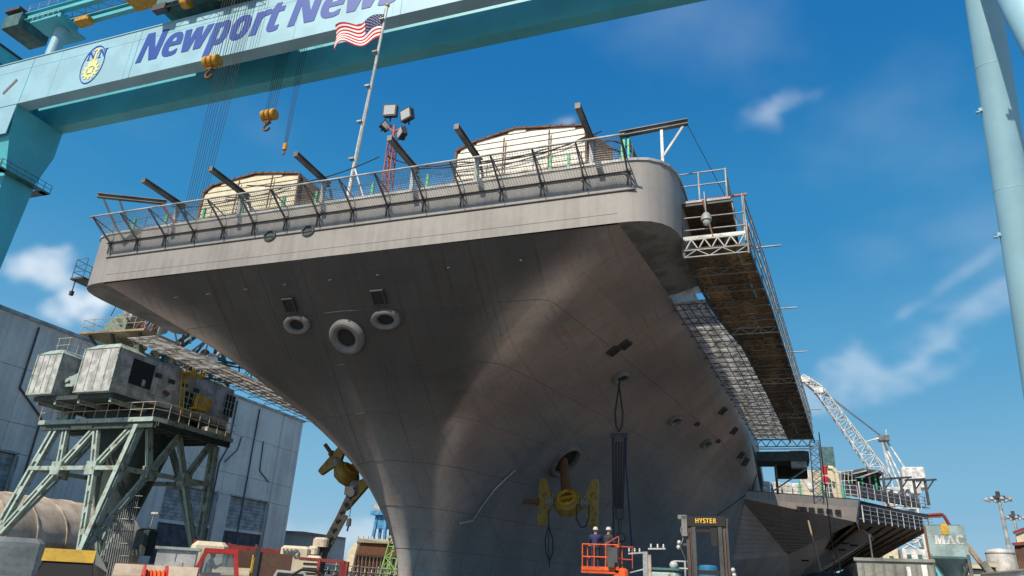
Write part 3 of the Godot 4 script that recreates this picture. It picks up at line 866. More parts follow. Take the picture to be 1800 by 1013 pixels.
func shed(label: String, q: Array, ear: Vector3, board := "clapboard") -> void:
	var t := thing("deck_shed", label, "shed", "sheds on the bow deck", V((q[0].x + q[5].x) / 2, 21.4, -35))
	var deep := V(0, 0, -7.0)
	var b := mb()
	var core := []
	for v in q: core.append(v + V(0, 0, -0.06))
	b.prism(core, deep)
	build(b, "wall", "cream", t)
	# clapboards: boards lapped one above another, cut to the gable
	var y := 21.45
	while y < q[3].y - 0.1:
		var xs := []
		for i in 6:
			var a: Vector3 = q[i]; var e: Vector3 = q[(i + 1) % 6]
			if (a.y - y - 0.2) * (e.y - y - 0.2) < 0: xs.append(lerpf(a.x, e.x, (y + 0.2 - a.y) / (e.y - a.y)))
		if xs.size() >= 2:
			xs.sort()
			b = mb()
			var o := []
			for v in [[0.0, 0.0], [0.07, 0.0], [0.015, 0.4], [0.0, 0.4]]: o.append(V(xs[0] + 0.05, y + v[1], -35.0 + v[0]))
			b.prism(o, V(xs[-1] - xs[0] - 0.1, 0, 0))
			build(b, "clapboard", board, t)
		y += 0.42
	b = mb()
	for i in range(1, 4):
		b.beam(q[i] + V(0, 0.04, 0.1), q[i + 1] + V(0, 0.04, 0.1), 0.12, 0.09)
		for s in 6:
			var v: Vector3 = q[i].lerp(q[i + 1], s / 6.0)
			b.box(v + V(0, 0.11, 0.05), V(0.14, 0.08, 0.26))
	for i in [0, 4]: b.beam(q[i] + V(0, 0, 0.1), q[i + 1] + V(0, 0, 0.1), 0.12)
	build(b, "edge_frame", "rusty", t)
	b = mb()
	for i in range(1, 4):
		b.quad(q[i] + V(0, 0.05, 0.15), q[i + 1] + V(0, 0.05, 0.15), q[i + 1] + deep + V(0, 0.05, 0), q[i] + deep + V(0, 0.05, 0))
	build(b, "roof", "salmon", t)
	b = mb()
	for x in [lerpf(q[0].x, q[5].x, 0.38), lerpf(q[0].x, q[5].x, 0.72)]: b.tube(V(x, 21.4, -34.75), V(x, 27.4, -34.75), 0.05, 5)
	b.tube(V(q[0].x, 24.7, -34.75), V(q[5].x, 24.7, -34.75), 0.04, 5)
	build(b, "scaffold_tube", "rusty", t)
	b = mb()
	b.prism([V(q[5].x + 0.02, 21.4, -35.1), V(ear.x, 21.4, ear.z), ear, q[4] + V(0.02, -0.1, -0.1)], V(-0.05, 0, -0.15))
	build(b, "end_wall", "brown", t)

func flag_and_mast() -> void:
	var t := thing("flagpole", "tall white flagpole standing on the bow between the two sheds", "flagpole", "", V(-24.0, 21.4, -34))
	var b := mb()
	b.tube(V(-24.18, 21.4, -34), V(-23.23, 39.9, -34), 0.17, 10, 0.09)
	build(b, "pole", "white", t)
	b = mb(); b.ball(V(-23.22, 40.0, -34), V(0.16, 0.16, 0.16), 8); build(b, "truck_ball", "hook_yellow", t)
	b = mb()
	for i in 5: b.box(V(-24.1 + i * 0.18, 27.0 + i * 2.9, -33.85), V(0.34, 0.1, 0.3))
	build(b, "cleat", "pale_steel", t)
	b = mb(); b.tube(V(-23.9, 25.5, -33.8), V(-23.3, 39.6, -33.85), 0.015, 4); build(b, "halyard", "rope", t)
	b = mb(); b.tube(V(-23.9, 26.4, -34), V(-22.3, 23.4, -33.2), 0.06, 5); build(b, "stay", "white", t)
	# the flag
	var im := Image.create(380, 200, false, Image.FORMAT_RGB8)
	for y in 200:
		for x in 380:
			var c := Color(0.72, 0.06, 0.10) if (y * 13 / 200) % 2 == 0 else Color(0.92, 0.92, 0.92)
			if x < 152 and y < 108: c = Color(0.10, 0.12, 0.33)
			im.set_pixel(x, y, c)
	for r in 9:
		for s in (6 if r % 2 == 0 else 5):
			var o := Vector2(12.7 * (2 * s + (1 if r % 2 == 0 else 2)), 10.8 * (r + 1))
			for y in range(-5, 6):
				for x in range(-5, 6):
					var a := atan2(x, -y); var rr := 4.9 * (0.62 + 0.38 * cos(5.0 * a))
					if Vector2(x, y).length() <= rr: im.set_pixel(int(o.x) + x, int(o.y) + y, Color(0.93, 0.93, 0.93))
	var fm := StandardMaterial3D.new()
	fm.resource_name = "flag_print"
	fm.albedo_texture = ImageTexture.create_from_image(im)
	fm.roughness = 0.85; fm.backlight_enabled = true; fm.backlight = Color(0.25, 0.25, 0.25)
	fm.cull_mode = BaseMaterial3D.CULL_DISABLED
	var st := SurfaceTool.new()
	st.begin(Mesh.PRIMITIVE_TRIANGLES)
	var nu := 40; var nv := 20
	for j in nv + 1:
		for i in nu + 1:
			var u := float(i) / nu; var v := float(j) / nv
			var p := V(-23.38 - u * 3.75, 39.25 - v * (2.15 - 0.15 * u) - 0.55 * u * u - 0.25 * sin(u * 4.5) * u, -34.0 + 0.34 * sin(u * 8.0 + v * 1.8) * (0.25 + u) + 0.2 * sin(v * 5.0 + u * 3.0) * u)
			p.y += 0.20 * sin(u * 9.5 + 0.6) * u
			st.set_uv(Vector2(u, v)); st.add_vertex(p - V(-23.3, 37, -34))
	for j in nv:
		for i in nu:
			var a := j * (nu + 1) + i
			for k in [a, a + 1, a + nu + 2, a, a + nu + 2, a + nu + 1]: st.add_index(k)
	st.generate_normals()
	var o := MeshInstance3D.new()
	o.name = "flag"; o.mesh = st.commit(); o.material_override = fm; o.position = V(-23.3, 37, -34)
	add_child(o)
	tag(o, "red, white and blue striped flag with white stars flying from the flagpole", "flag")
	# red floodlight mast
	t = thing("floodlight_mast", "red lattice mast with four floodlights standing on the bow", "light mast", "", V(-20.7, 21.4, -33))
	b = mb(); b.lattice(V(-20.62, 21.4, -33), V(-20.68, 27.4, -33), 0.55, 0.4, 9, 0.045, V(1, 0, 0)); build(b, "lattice", "mast_red", t)
	b = mb(); b.tube(V(-20.68, 27.3, -33), V(-20.68, 28.4, -33), 0.08, 6)
	b.tube(V(-20.68, 27.9, -33), V(-21.3, 28.5, -33), 0.06, 5); b.tube(V(-20.68, 27.9, -33), V(-19.9, 28.2, -33), 0.06, 5)
	build(b, "head_arm", "mast_red", t)
	for q in [[V(-20.98, 29.4, -32.8), 0.75, 0.1], [V(-19.72, 28.85, -32.8), 0.72, -0.25], [V(-21.45, 28.55, -33.1), 0.5, 0.9], [V(-20.1, 27.75, -33.1), 0.55, -0.6]]:
		var B := Basis(Vector3.UP, q[2]) * Basis(Vector3.RIGHT, 0.15) * Basis(V(0, 0, 1), q[2] * -0.5)
		b = mb(); b.box(q[0], V(q[1] * 1.15, q[1], 0.35), B); b.box(q[0] + B * V(0, 0, 0.19), V(q[1] * 1.25, q[1] * 1.1, 0.05), B); b.box(q[0] + B * V(0, -q[1] * 0.65, -0.05), V(0.08, q[1] * 0.5, 0.08), B)
		var h := build(b, "floodlight", "dark_steel", t)
		b = mb(); b.box(q[0] + B * V(0, 0, 0.225), V(q[1] * 1.0, q[1] * 0.85, 0.03), B); build(b, "lens", "lamp_glass", h)

# ---------------------------------------------------------------- scaffolds hung along both sides
func scaffold(label: String, z0: float, z1: float, bays: int, inner: Array, mid: Array, outer: Array, flip: float, y: float) -> void:
	var t := thing("side_scaffold", label, "scaffold", "", V((mid[0].y + mid[-1].y) / 2, y, (z0 + z1) / 2))
	for i in bays:
		var a := float(i) / bays; var c := float(i + 1) / bays
		var za := lerpf(z0, z1, a); var zc := lerpf(z0, z1, c)
		var ma := along(mid, za); var oa := along(outer, za); var oc := along(outer, zc); var mc := along(mid, zc)
		# outer walk: planks side by side
		if outer != mid:
			for k in 5:
				var b := mb()
				var xa := lerpf(ma, oa, k / 5.0); var xb := lerpf(ma, oa, (k + 0.98) / 5.0)
				var xc := lerpf(mc, oc, k / 5.0); var xd := lerpf(mc, oc, (k + 0.98) / 5.0)
				var dy := rng.randf_range(-0.03, 0.03)
				var q := [V(xa, y + dy, za - 0.05), V(xb, y + dy, za - 0.05), V(xd, y + dy, zc), V(xc, y + dy, zc)]
				b.prism(q, V(0, 0.06, 0))
				build(b, "plank", "plank" if rng.randf() < 0.55 else "plank_dark", t)
			var b := mb()
			b.truss(V(ma, y - 0.42, za), V(oa, y - 0.42, za), V(0, 0.36, 0), 5, 0.04)
			build(b, "cross_truss", "mid_steel" if i % 5 else "pale_steel", t)
			b = mb()
			b.tube(V(oa, y - 0.5, za), V(oa, y + 1.25, za), 0.05, 6)
			b.tube(V(oa - flip * 0.02, y + 1.2, za), V(oa - flip * 0.02, y + 2.6, za), 0.04, 6)
			if i % 4 == 2: b.tube(V(oa - flip * 0.4, y + 1.9, za + 0.2), V(oa + flip * 1.1, y + 1.9, za + 0.2), 0.05, 5)
			build(b, "post", "galv", t)
		# inner panels of white sheeting on a grid of bars
		if i >= 3 or outer == mid:
			var ia := along(inner, za); var ic := along(inner, zc)
			for k in 5:
				var b := mb()
				var q := [V(lerpf(ia, ma, k / 5.0) + 0.02, y + 0.16, za), V(lerpf(ia, ma, (k + 0.98) / 5.0), y + 0.16, za), V(lerpf(ic, mc, (k + 0.98) / 5.0), y + 0.16, lerpf(za, zc, 0.96)), V(lerpf(ic, mc, k / 5.0) + 0.02, y + 0.16, lerpf(za, zc, 0.96))]
				b.prism(q, V(0, 0.03, 0))
				build(b, "sheet_panel", "sheet", t)
			var b := mb()
			b.truss(V(ia, y - 0.4, za), V(ma, y - 0.4, za), V(0, 0.36, 0), 6, 0.028)
			build(b, "cross_truss", "dark_steel", t)
	var b := mb()
	for s in [0.0, 0.2, 0.4, 0.6, 0.8, 1.0]:
		for i in range(3, bays):
			var za := lerpf(z0, z1, float(i) / bays); var zc := lerpf(z0, z1, (i + 1.0) / bays)
			b.tube(V(lerpf(along(inner, za), along(mid, za), s), y - 0.04, za), V(lerpf(along(inner, zc), along(mid, zc), s), y - 0.04, zc), 0.03, 5)
	build(b, "runner", "dark_steel", t)
	if outer != mid:
		b = mb()
		for i in bays:
			var za := lerpf(z0, z1, float(i) / bays); var zc := lerpf(z0, z1, (i + 1.0) / bays)
			b.beam(V(along(mid, za), y - 0.28, za), V(along(mid, zc), y - 0.28, zc), 0.1, 0.26)
		build(b, "edge_beam", "dark_steel", t)
		b = mb()
		for i in bays:
			var za := lerpf(z0, z1, float(i) / bays); var zc := lerpf(z0, z1, (i + 1.0) / bays)
			b.beam(V(along(outer, za), y - 0.28, za), V(along(outer, zc), y - 0.28, zc), 0.1, 0.26)
		build(b, "edge_beam", "dark_steel", t)
		b = mb()
		for h in [0.6, 1.2, 2.0, 2.55]:
			for i in bays:
				var za := lerpf(z0, z1, float(i) / bays); var zc := lerpf(z0, z1, (i + 1.0) / bays)
				b.tube(V(along(outer, za), y + h, za), V(along(outer, zc), y + h, zc), 0.035, 5, -1.0, false)
		build(b, "guard_rail", "galv", t)
func along(q: Array, z: float) -> float:   # q: Vector2(z, x) going aft
	for i in q.size() - 1:
		if z >= q[i + 1].x or i == q.size() - 2: return lerpf(q[i].y, q[i + 1].y, (z - q[i].x) / (q[i + 1].x - q[i].x))
	return 0.0
func side_scaffolds() -> void:
	scaffold("long scaffold of brown planks and white sheets hung under the right deck edge", -32.2, -79.5, 20, [Vector2(-38.5, -4.6), Vector2(-46, -3.85), Vector2(-61, -2.6), Vector2(-80, -1.05)], [Vector2(-32, -3.05), Vector2(-38, -2.5), Vector2(-42.1, -1.95), Vector2(-46.7, -1.0), Vector2(-60, 0.4), Vector2(-80, 2.3)], [Vector2(-31.4, -0.15), Vector2(-39, 0.72), Vector2(-55, 2.25), Vector2(-80, 4.6)], 1.0, 17.2)
	scaffold("narrow scaffold of white sheets hung along the far left side of the hull", -37.5, -78.0, 16, [Vector2(-37, -40.9), Vector2(-60, -41.6), Vector2(-78, -43)], [Vector2(-37, -43.6), Vector2(-60, -45.2), Vector2(-78, -46.5)], [Vector2(-37, -43.6), Vector2(-60, -45.2), Vector2(-78, -46.5)], -1.0, 17.0)
	# the near end: two decks, white truss, rails and a hanging lamp
	var t := thing("scaffold_tower", "two-level scaffold end with white truss and rails at the bow's right corner", "scaffold", "", V(-1.6, 17.5, -34))
	var b := mb()
	b.prism([V(-3.1, 20.2, -33), V(-0.75, 20.2, -33), V(-0.55, 20.2, -38.5), V(-2.9, 20.2, -38.5)], V(0, 0.1, 0))
	build(b, "upper_deck", "plank_dark", t)
	b = mb()
	for z in [-33.0, -35.7, -38.4]: b.beam(V(-3.1, 20.1, z), V(-0.6, 20.1, z), 0.1, 0.18)
	b.beam(V(-2.9, 20.0, -38.4), V(-0.7, 18.2, -33.4), 0.14)
	build(b, "joist", "dark_steel", t)
	b = mb()
	b.beam(V(-3.15, 20.22, -32.95), V(-0.7, 20.22, -32.95), 0.09, 0.12)
	build(b, "fascia", "pale_steel", t)
	b = mb()
	b.beam(V(-3.1, 18.0, -32.6), V(-0.15, 18.0, -32.6), 0.14, 0.14)
	build(b, "white_rail", "white", t)
	b = mb(); b.truss(V(-3.0, 17.3, -32.5), V(-0.2, 17.3, -32.5), V(0, 0.55, 0), 9, 0.05)
	build(b, "white_truss", "white", t)
	for q in [[-3.15, 17.2, 20.3, -32.9], [-0.15, 17.2, 20.4, -33.0], [-0.85, 20.2, 22.0, -33.0], [-2.2, 20.2, 22.0, -33.0], [-0.7, 20.2, 22.0, -36.5], [0.05, 17.2, 20.2, -36.0], [-0.62, 20.2, 22.0, -38.5]]:
		b = mb(); b.tube(V(q[0], q[1], q[3]), V(q[0], q[2], q[3]), 0.05, 6)
		build(b, "upright", "pale_steel", t)
	for q in [[V(-2.05, 20.2, -32.85), V(-1.65, 17.9, -32.55)], [V(-3.2, 20.4, -32.85), V(-3.1, 17.5, -32.7)], [V(-0.4, 19.6, -34), V(-0.1, 17.9, -33)]]:
		b = mb(); b.tube(q[0], q[1], 0.05, 5); build(b, "diagonal", "rusty", t)
	b = mb()
	for y in [21.2, 21.95]:
		b.tube(V(-3.3, y, -33.0), V(-0.8, y, -33.0), 0.04, 5); b.tube(V(-0.85, y, -33), V(-0.6, y, -38.5), 0.04, 5)
	for y in [18.6, 19.3]:
		b.tube(V(-3.15, y, -32.9), V(-0.1, y, -32.95), 0.035, 5); b.tube(V(-0.15, y, -33), V(0.1, y, -36.5), 0.035, 5)
	build(b, "rail", "pale_steel", t)
	b = mb(); b.beam(V(-3.0, 20.85, -34), V(0.1, 20.9, -34), 0.12, 0.1)
	build(b, "putlog", "salmon", t)
	t = thing("hanging_lamp", "bell-shaped work lamp hanging inside the scaffold end", "lamp", "", V(-1.9, 18.6, -32.7))
	b = mb(); b.tube(V(-1.95, 20.6, -32.7), V(-1.92, 19.4, -32.7), 0.04, 6); build(b, "stem", "galv", t)
	b = mb(); b.lathe(V(-1.92, 18.95, -32.7), Vector3.UP, [Vector2(0.0, 0.45), Vector2(0.12, 0.42), Vector2(0.26, 0.22), Vector2(0.27, 0.0), Vector2(0.2, -0.02)], 14); build(b, "shade", "pale_steel", t)
	b = mb(); b.ball(V(-1.92, 18.9, -32.7), V(0.2, 0.26, 0.2), 8); build(b, "globe", "lamp_glass", t)
	# white shield closing the gap at the soffit's aft end
	b = mb(); b.prism([V(-4.7, 17.4, -38.6), V(-2.6, 17.3, -38.0), V(-2.6, 17.9, -38.2)], V(0, 0, -0.06))
	tag(build(b, "white_shield", "sheet", self, V(-3.5, 17.4, -38.3)), "white triangular sheet where the scaffold meets the underside of the deck", "sheet")
	# small railed platform on the port corner
	t = thing("corner_platform", "small dark railed platform off the bow's left corner", "platform", "", V(-41.9, 18.8, -31.3))
	b = mb(); b.box(V(-41.85, 19.0, -31.6), V(1.1, 0.12, 1.3)); build(b, "floor", "dark_steel", t)
	b = mb()
	for q in [[-42.35, -31.0], [-42.35, -32.2], [-41.35, -31.0]]: b.tube(V(q[0], 19.0, q[1]), V(q[0], 20.4, q[1]), 0.03, 5)
	for y in [19.5, 19.95, 20.4]: b.tube(V(-42.35, y, -31.0), V(-42.35, y, -32.2), 0.025, 4); b.tube(V(-42.35, y, -31.0), V(-41.35, y, -31.0), 0.025, 4)
	build(b, "rail", "mid_steel", t)
	b = mb(); b.tube(V(-42.2, 19.0, -31.2), V(-42.2, 18.2, -31.2), 0.04, 5); b.box(V(-42.2, 18.05, -31.2), V(0.2, 0.3, 0.2)); build(b, "lamp", "dark_steel", t)
# ---------------------------------------------------------------- the ship's after part on the starboard side
func aft_ship() -> void:
	var t := thing("side_sponson", "big grey sponson flaring out of the right flank far aft, white bundles on top", "sponson", "", V(2, 8, -106))
	var A := V(-3.6, 14.37, -96.5); var B := V(10.42, 14.22, -104); var A2 := V(-3.9, 13.4, -96.5); var B2 := V(10.15, 13.2, -104); var C := V(9.75, 11.45, -104.2); var D := V(1.33, 7.78, -114); var E := V(-6.4, 6.0, -98.0)
	var b := mb()
	b.tri(A2, E, D); b.tri(A2, D, C); b.tri(A2, C, B2)
	b.quad(B2, C, C + V(4, 0, -34), B2 + V(4.5, 0, -34))
	b.prism([E, D, V(-3, 2.0, -116), V(-8, 2.0, -98)], V(-2, 0, -6))
	build(b, "sloping_plate", "sponson", t)
	b = mb()
	b.prism([A, B, B2, A2], V(0.2, 0, -0.4))
	build(b, "fascia", "band", t)
	b = mb()
	b.prism([A, B, B + V(4, 0, -34), V(-3, 14.3, -140)], V(0, -0.1, 0))
	build(b, "top_deck", "deck_dark", t)
	for i in 6:
		var o: Vector3 = A2.lerp(B2, 0.42 + i * 0.075 + (0.05 if i == 0 else 0.0)) + V(0, -0.75, -0.32)
		b = mb(); b.beam(o, o + (B2 - A2).normalized() * (1.3 if i == 0 else 0.75), 0.5, 0.55)
		build(b, "sponson_port", "black", t)
	for i in 9:
		var s := 0.25 + i * 0.08
		b = mb(); b.beam(A2.lerp(E, s) + V(0.05, -0.02, 0.06), C.lerp(D, s * 0.9) + V(0, -0.02, 0.08), 0.05, 0.05)
		build(b, "plate_seam", "mid_steel", t)
	# lower flare behind the sponson, and the dark overhang of the deck edge behind that
	b = mb()
	var fq: Array[Vector3] = [V(1.4, 7.9, -114.2), V(10.63, 12.43, -118), V(12.89, 11.09, -118), V(12.97, 10.55, -118), V(7.95, 7.17, -128), V(1.64, 4.0, -128), V(-2.0, 4.0, -116)]
	b.prism(fq, V(-3, 0, -14))
	build(b, "lower_flare", "sponson", t)
	b = mb(); b.beam(fq[3], fq[4], 0.35, 0.35); b.beam(fq[4], fq[4] + V(-4, -3.4, -4), 0.35, 0.35)
	build(b, "bilge_keel", "chock", t)
	for o in [V(9.0, 9.8, -119.5), V(10.2, 9.6, -120.2), V(7.4, 9.6, -118.6), V(8.6, 9.0, -121.2), V(3.4, 7.2, -117.5)]:
		b = mb(); b.box(o + V(0.2, 0.0, 1.6), V(1.0, 0.2, 0.7)); build(b, "scupper", "black", t)
	b = mb()
	b.prism([V(10.46, 12.0, -112), V(24.79, 14.76, -145), V(24.67, 14.0, -145), V(15.9, 9.08, -145), V(8.59, 6.7, -145), V(2.0, 5.5, -132)], V(-6, 1.5, -30))
	build(b, "deck_overhang", "plank_dark", t)
	for i in 7:
		b = mb(); b.beam(V(10.46, 11.9, -112).lerp(V(24.7, 14.2, -145), i / 7.0 + 0.06), V(2.5, 5.6, -132).lerp(V(15.5, 8.9, -145), i / 7.0), 0.3, 0.5)
		build(b, "frame_rib", "plank_dark", t)
	# bundles, wall box, cylinders on the sponson deck
	var g0: Node3D
	var bl := ["leftmost on the sponson's top edge", "second from the left on the sponson", "second from the right on the sponson", "rightmost on the sponson, beside the railing"]
	for i in 4:
		var at := V(-0.7 + i * 1.25, 14.35, -101.5 - i * 0.5)
		if i == 0:
			g0 = thing("white_bundle", "white wrapped bundle " + bl[0], "bundle", "bundles on the sponson", at)
			for k in 3:
				b = mb(); b.cbox(at + V(0, 0.3 + k * 0.55, 0), V(1.1 - 0.08 * k, 0.54, 1.4), 0.12, Basis(Vector3.UP, 0.1 * k)); build(b, "bale", "white", g0)
		else: copy(g0, at, "white wrapped bundle " + bl[i], 0.2 * i)
	t = thing("deck_house", "pale box house with a flared left edge on the sponson", "deck house", "", V(6, 14.3, -110))
	b = mb(); b.prism([V(4.2, 14.2, -110), V(3.7, 18.9, -110), V(8.6, 18.9, -111), V(8.6, 14.2, -111)], V(0.4, 0, -5)); build(b, "wall", "cream", t)
	b = mb(); b.prism([V(3.7, 18.6, -109.9), V(5.0, 18.6, -109.9), V(5.4, 16.2, -109.9), V(4.9, 16.2, -109.9)], V(0, 0, -0.3)); build(b, "bracket", "white", t)
	t = thing("gas_bottle_pair", "two bright red cylinders beside the pale box house", "gas bottles", "", V(7.0, 16.8, -109.5))
	for y in [17.3, 18.7]:
		b = mb(); b.lathe(V(7.05, y - 0.6, -109.3), Vector3.UP, [Vector2(0, 0), Vector2(0.42, 0.05), Vector2(0.45, 1.05), Vector2(0.3, 1.2), Vector2(0, 1.25)], 12); build(b, "bottle", "red", t)
	b = mb(); b.box(V(7.05, 16.9, -109.3), V(1.2, 0.12, 1.0)); b.beam(V(7.05, 14.3, -109.3), V(7.05, 16.9, -109.3), 0.15); build(b, "stand", "pale_steel", t)
	t = thing("vent_pipe", "cream bent pipe right of the red cylinders", "pipe", "", V(8.4, 14.3, -109))
	b = mb(); b.path([V(7.6, 19.0, -109), V(8.2, 18.9, -109), V(8.6, 18.3, -109), V(8.7, 14.3, -109)], 0.32, 8); build(b, "bend", "cream", t)
	# railing along the sponson
	t = thing("sponson_railing", "white railing with green posts along the sponson's top edge", "railing", "", V(8, 14.3, -103))
	for i in 9:
		var o: Vector3 = A.lerp(B, 0.5 + i * 0.0622)
		b = mb(); b.tube(o, o + V(0, 1.7, 0), 0.05 if i % 3 else 0.1, 5); build(b, "post", "white" if i % 3 else "green_post", t)
	b = mb()
	for y in [0.55, 1.1, 1.65]: b.tube(A.lerp(B, 0.5) + V(0, y, 0), B + V(0, y, 0), 0.035, 4)
	build(b, "rail", "white", t)
	# hanging work platform below the scaffold's far end
	t = thing("work_platform", "dark hanging work platform below the far end of the right scaffold", "platform", "", V(1.4, 16, -85))
	b = mb(); b.box(V(1.4, 16.2, -85.5), V(5.4, 1.0, 4)); build(b, "body", "crane_dark", t)
	b = mb(); b.truss(V(-1.2, 17.2, -83.4), V(4.6, 17.2, -83.4), V(0, 0.75, 0), 11, 0.06); build(b, "truss", "galv", t)
	b = mb(); b.beam(V(-1.1, 16.95, -83.3), V(4.5, 16.9, -83.3), 0.12); build(b, "edge", "white", t)
	b = mb(); b.box(V(3.0, 15.9, -84.2), V(1.6, 1.8, 1)); build(b, "locker", "galv", t)
	b = mb(); b.box(V(2.2, 15.2, -88), V(3.4, 1.3, 2)); build(b, "dark_bay", "black", t)
	b = mb(); b.beam(V(-0.2, 12.6, -85.8), V(3.8, 15.2, -85.8), 0.15); build(b, "boom", "pale_steel", t)
	b = mb(); b.tube(V(0.6, 12.5, -86), V(0.6, 15.7, -86), 0.16, 6); build(b, "post", "mid_steel", t)
	t = thing("stair_tower", "white lattice stair tower at the far end of the right scaffold", "stair tower", "", V(5.0, 14, -90))
	b = mb(); b.lattice(V(4.9, 12.0, -90), V(5.15, 19.0, -90), 1.0, 1.0, 9, 0.06, V(1, 0, 0)); build(b, "lattice", "white", t)
	b = mb()
	for i in 5: b.beam(V(4.5, 12.6 + i * 1.3, -89.5), V(5.6, 13.4 + i * 1.3, -89.5), 0.1, 0.1)
	build(b, "flight", "white", t)
	b = mb(); b.tube(V(5.75, 20, -90), V(5.75, 0, -90), 0.06, 5); tag(build(b, "hanging_hose", "rope", self, V(5.75, 0, -90)), "dark hose hanging straight down in front of the sponson", "hose")
	b = mb(); b.tube(V(4.0, 11.2, -101), V(5.3, 0.5, -98), 0.12, 6); tag(build(b, "hanging_cable", "tan_dark", self, V(4, 11.2, -101)), "brown cable running down across the sponson's sloping plate", "cable")
	# the after scaffold: two walks behind rails, purple screen between
	var N := V(10.75, 14.9, -105); var F := V(26.0, 17.85, -145)
	t = thing("aft_scaffold", "two-level scaffold with purple screens along the flaring deck edge behind the sponson", "scaffold", "", V(18, 14, -125))
	for lv in [[0.0, 1.65, "upper"], [-2.9, 1.6, "lower"]]:
		var n0: Vector3 = N + V(0, lv[0], 0); var f0: Vector3 = F + V(-0.4, lv[0] * 1.2, 0)
		for i in 12:
			var a := n0.lerp(f0, i / 12.0); var c := n0.lerp(f0, (i + 0.95) / 12.0)
			b = mb(); b.prism([a, c, c + V(-1.6, 0, 0.3), a + V(-1.6, 0, 0.3)], V(0, -0.12, 0)); build(b, "walk_panel", "mid_steel", t)
			b = mb(); b.tube(a + V(0, -0.5, 0), a + V(0, lv[1], 0), 0.09, 5); build(b, "post", "white" if i % 2 == 0 else "pale_steel", t)
			b = mb(); b.prism([a + V(-1.5, 0, 0), c + V(-1.5, 0, 0), c + V(-1.5, 1.6, 0), a + V(-1.5, 1.6, 0)], V(-0.05, 0, 0)); build(b, "screen", "purple_net", t)
		b = mb()
		for y in [0.5, 1.05, 1.6]: b.tube(n0 + V(0, y, 0), f0 + V(0, y, 0), 0.05, 4)
		build(b, "rail", "pale_steel", t)
	b = mb(); b.prism([V(9.0, 11.3, -106.5), V(23.6, 14.2, -146), V(24.4, 16.8, -146), V(9.4, 14.7, -106.5)], V(-2, 0, 0)); build(b, "backing_plate", "deck_dark", t)
	b = mb(); b.prism([V(10.0, 13.2, -105.6), V(25.0, 15.95, -145.2), V(25.2, 16.8, -145.2), V(10.2, 13.9, -105.6)], V(-0.2, 0, 0)); build(b, "kick_plate", "purple_net", t)
	# frame shelter and masts above it
	t = thing("frame_shelter", "dark open frame shelter with green posts on the deck behind the sponson", "shelter", "", V(13, 17, -124))
	b = mb(); b.prism([V(10.3, 20.6, -124), V(13.6, 21.3, -124), V(16.0, 20.9, -124), V(16.3, 20.5, -124), V(13.6, 20.9, -124), V(10.3, 20.2, -124)], V(0, 0, -6)); build(b, "roof", "dark_steel", t)
	for i in 7: b = mb(); b.box(V(10.5 + i * 0.95, 18.6, -124 - (i % 2)), V(0.22, 4.2, 0.22)); build(b, "post", "green_post" if i % 2 else "dark_steel", t)
	b = mb(); b.prism([V(11, 17.5, -127), V(16.3, 17.5, -127), V(16.0, 20.4, -127), V(11, 20.2, -127)], V(0, 0, -0.2)); build(b, "back_curtain", "crane_dark", t)
	b = mb(); b.beam(V(12, 20.4, -123.8), V(14, 20.9, -123.8), 0.2); b.beam(V(13, 19.9, -123.8), V(15.6, 20.8, -123.8), 0.2); build(b, "rafter", "pale_steel", t)
	var m0: Node3D
	var mx := [[18.3, 19.4, 3.2, "nearest, right of the frame shelter"], [20.9, 19.6, 3.0, "second from the frame shelter"], [22.9, 19.3, 2.4, "third from the frame shelter"], [24.6, 19.2, 1.8, "farthest, at the scaffold's outer end"]]
	for i in 4:
		var at := V(mx[i][0], mx[i][1] - 1.5, -140)
		var lab: String = "dark T-shaped davit " + mx[i][3]
		if i == 0:
			m0 = thing("boat_davit", lab, "davit", "davits above the aft scaffold", at)
			b = mb(); b.box(at + V(0, 2.0, 0), V(0.4, 4.0, 0.4)); build(b, "post", "dark_steel", m0)
			b = mb(); b.beam(at + V(-1.4, 3.9, 0.6), at + V(1.8, 4.25, -0.4), 0.35, 0.3); b.beam(at + V(0.2, 2.6, 0), at + V(1.3, 4.0, -0.3), 0.2); build(b, "arm", "dark_steel", m0)
		else: copy(m0, at, lab)
	for q in [[18.9, "left of the davit pair"], [21.6, "right of the davit pair"]]:
		var at := V(q[0], 17.6, -142)
		t = thing("white_drum", "white upright drum on the deck behind the aft scaffold, " + q[1], "drum", "drums behind the aft scaffold", at)
		b = mb(); b.lathe(at, Vector3.UP, [Vector2(0, 0), Vector2(0.9, 0), Vector2(0.95, 2.4), Vector2(0.8, 2.9), Vector2(0, 3.0)], 14); build(b, "shell", "white", t)
		b = mb(); b.lathe(at + V(0, 1.2, 0), Vector3.UP, [Vector2(0.96, -0.1), Vector2(1.0, 0), Vector2(0.96, 0.1)], 14); build(b, "band", "rusty", t)
	t = thing("island_tower", "teal-grey slab tower seen beyond the scaffold's far end", "tower", "", V(18, 22, -256))
	b = mb(); b.box(V(17.9, 33, -257), V(4.3, 32, 4)); build(b, "wall", "teal_dark", t)
	for i in 3: b = mb(); b.box(V(17.9, 40.5 + i * 2.6, -254.9), V(3.4, 0.9, 0.2)); build(b, "window_band", "glass", t)
	t = thing("pipe_rack", "white pipe frame rack on the deck left of the frame shelter", "rack", "", V(10, 17, -118))
	b = mb()
	for i in 6: b.tube(V(8.6 + i * 0.5, 17, -118), V(8.9 + i * 0.5, 19.9, -118), 0.05, 4)
	b.tube(V(7.6, 19.6, -118), V(11.6, 20.0, -118), 0.06, 4); b.tube(V(8.0, 20.2, -118), V(11.3, 19.3, -118), 0.05, 4); b.tube(V(8.2, 18.4, -118), V(11.8, 18.6, -118), 0.05, 4)
	build(b, "frame", "white", t)

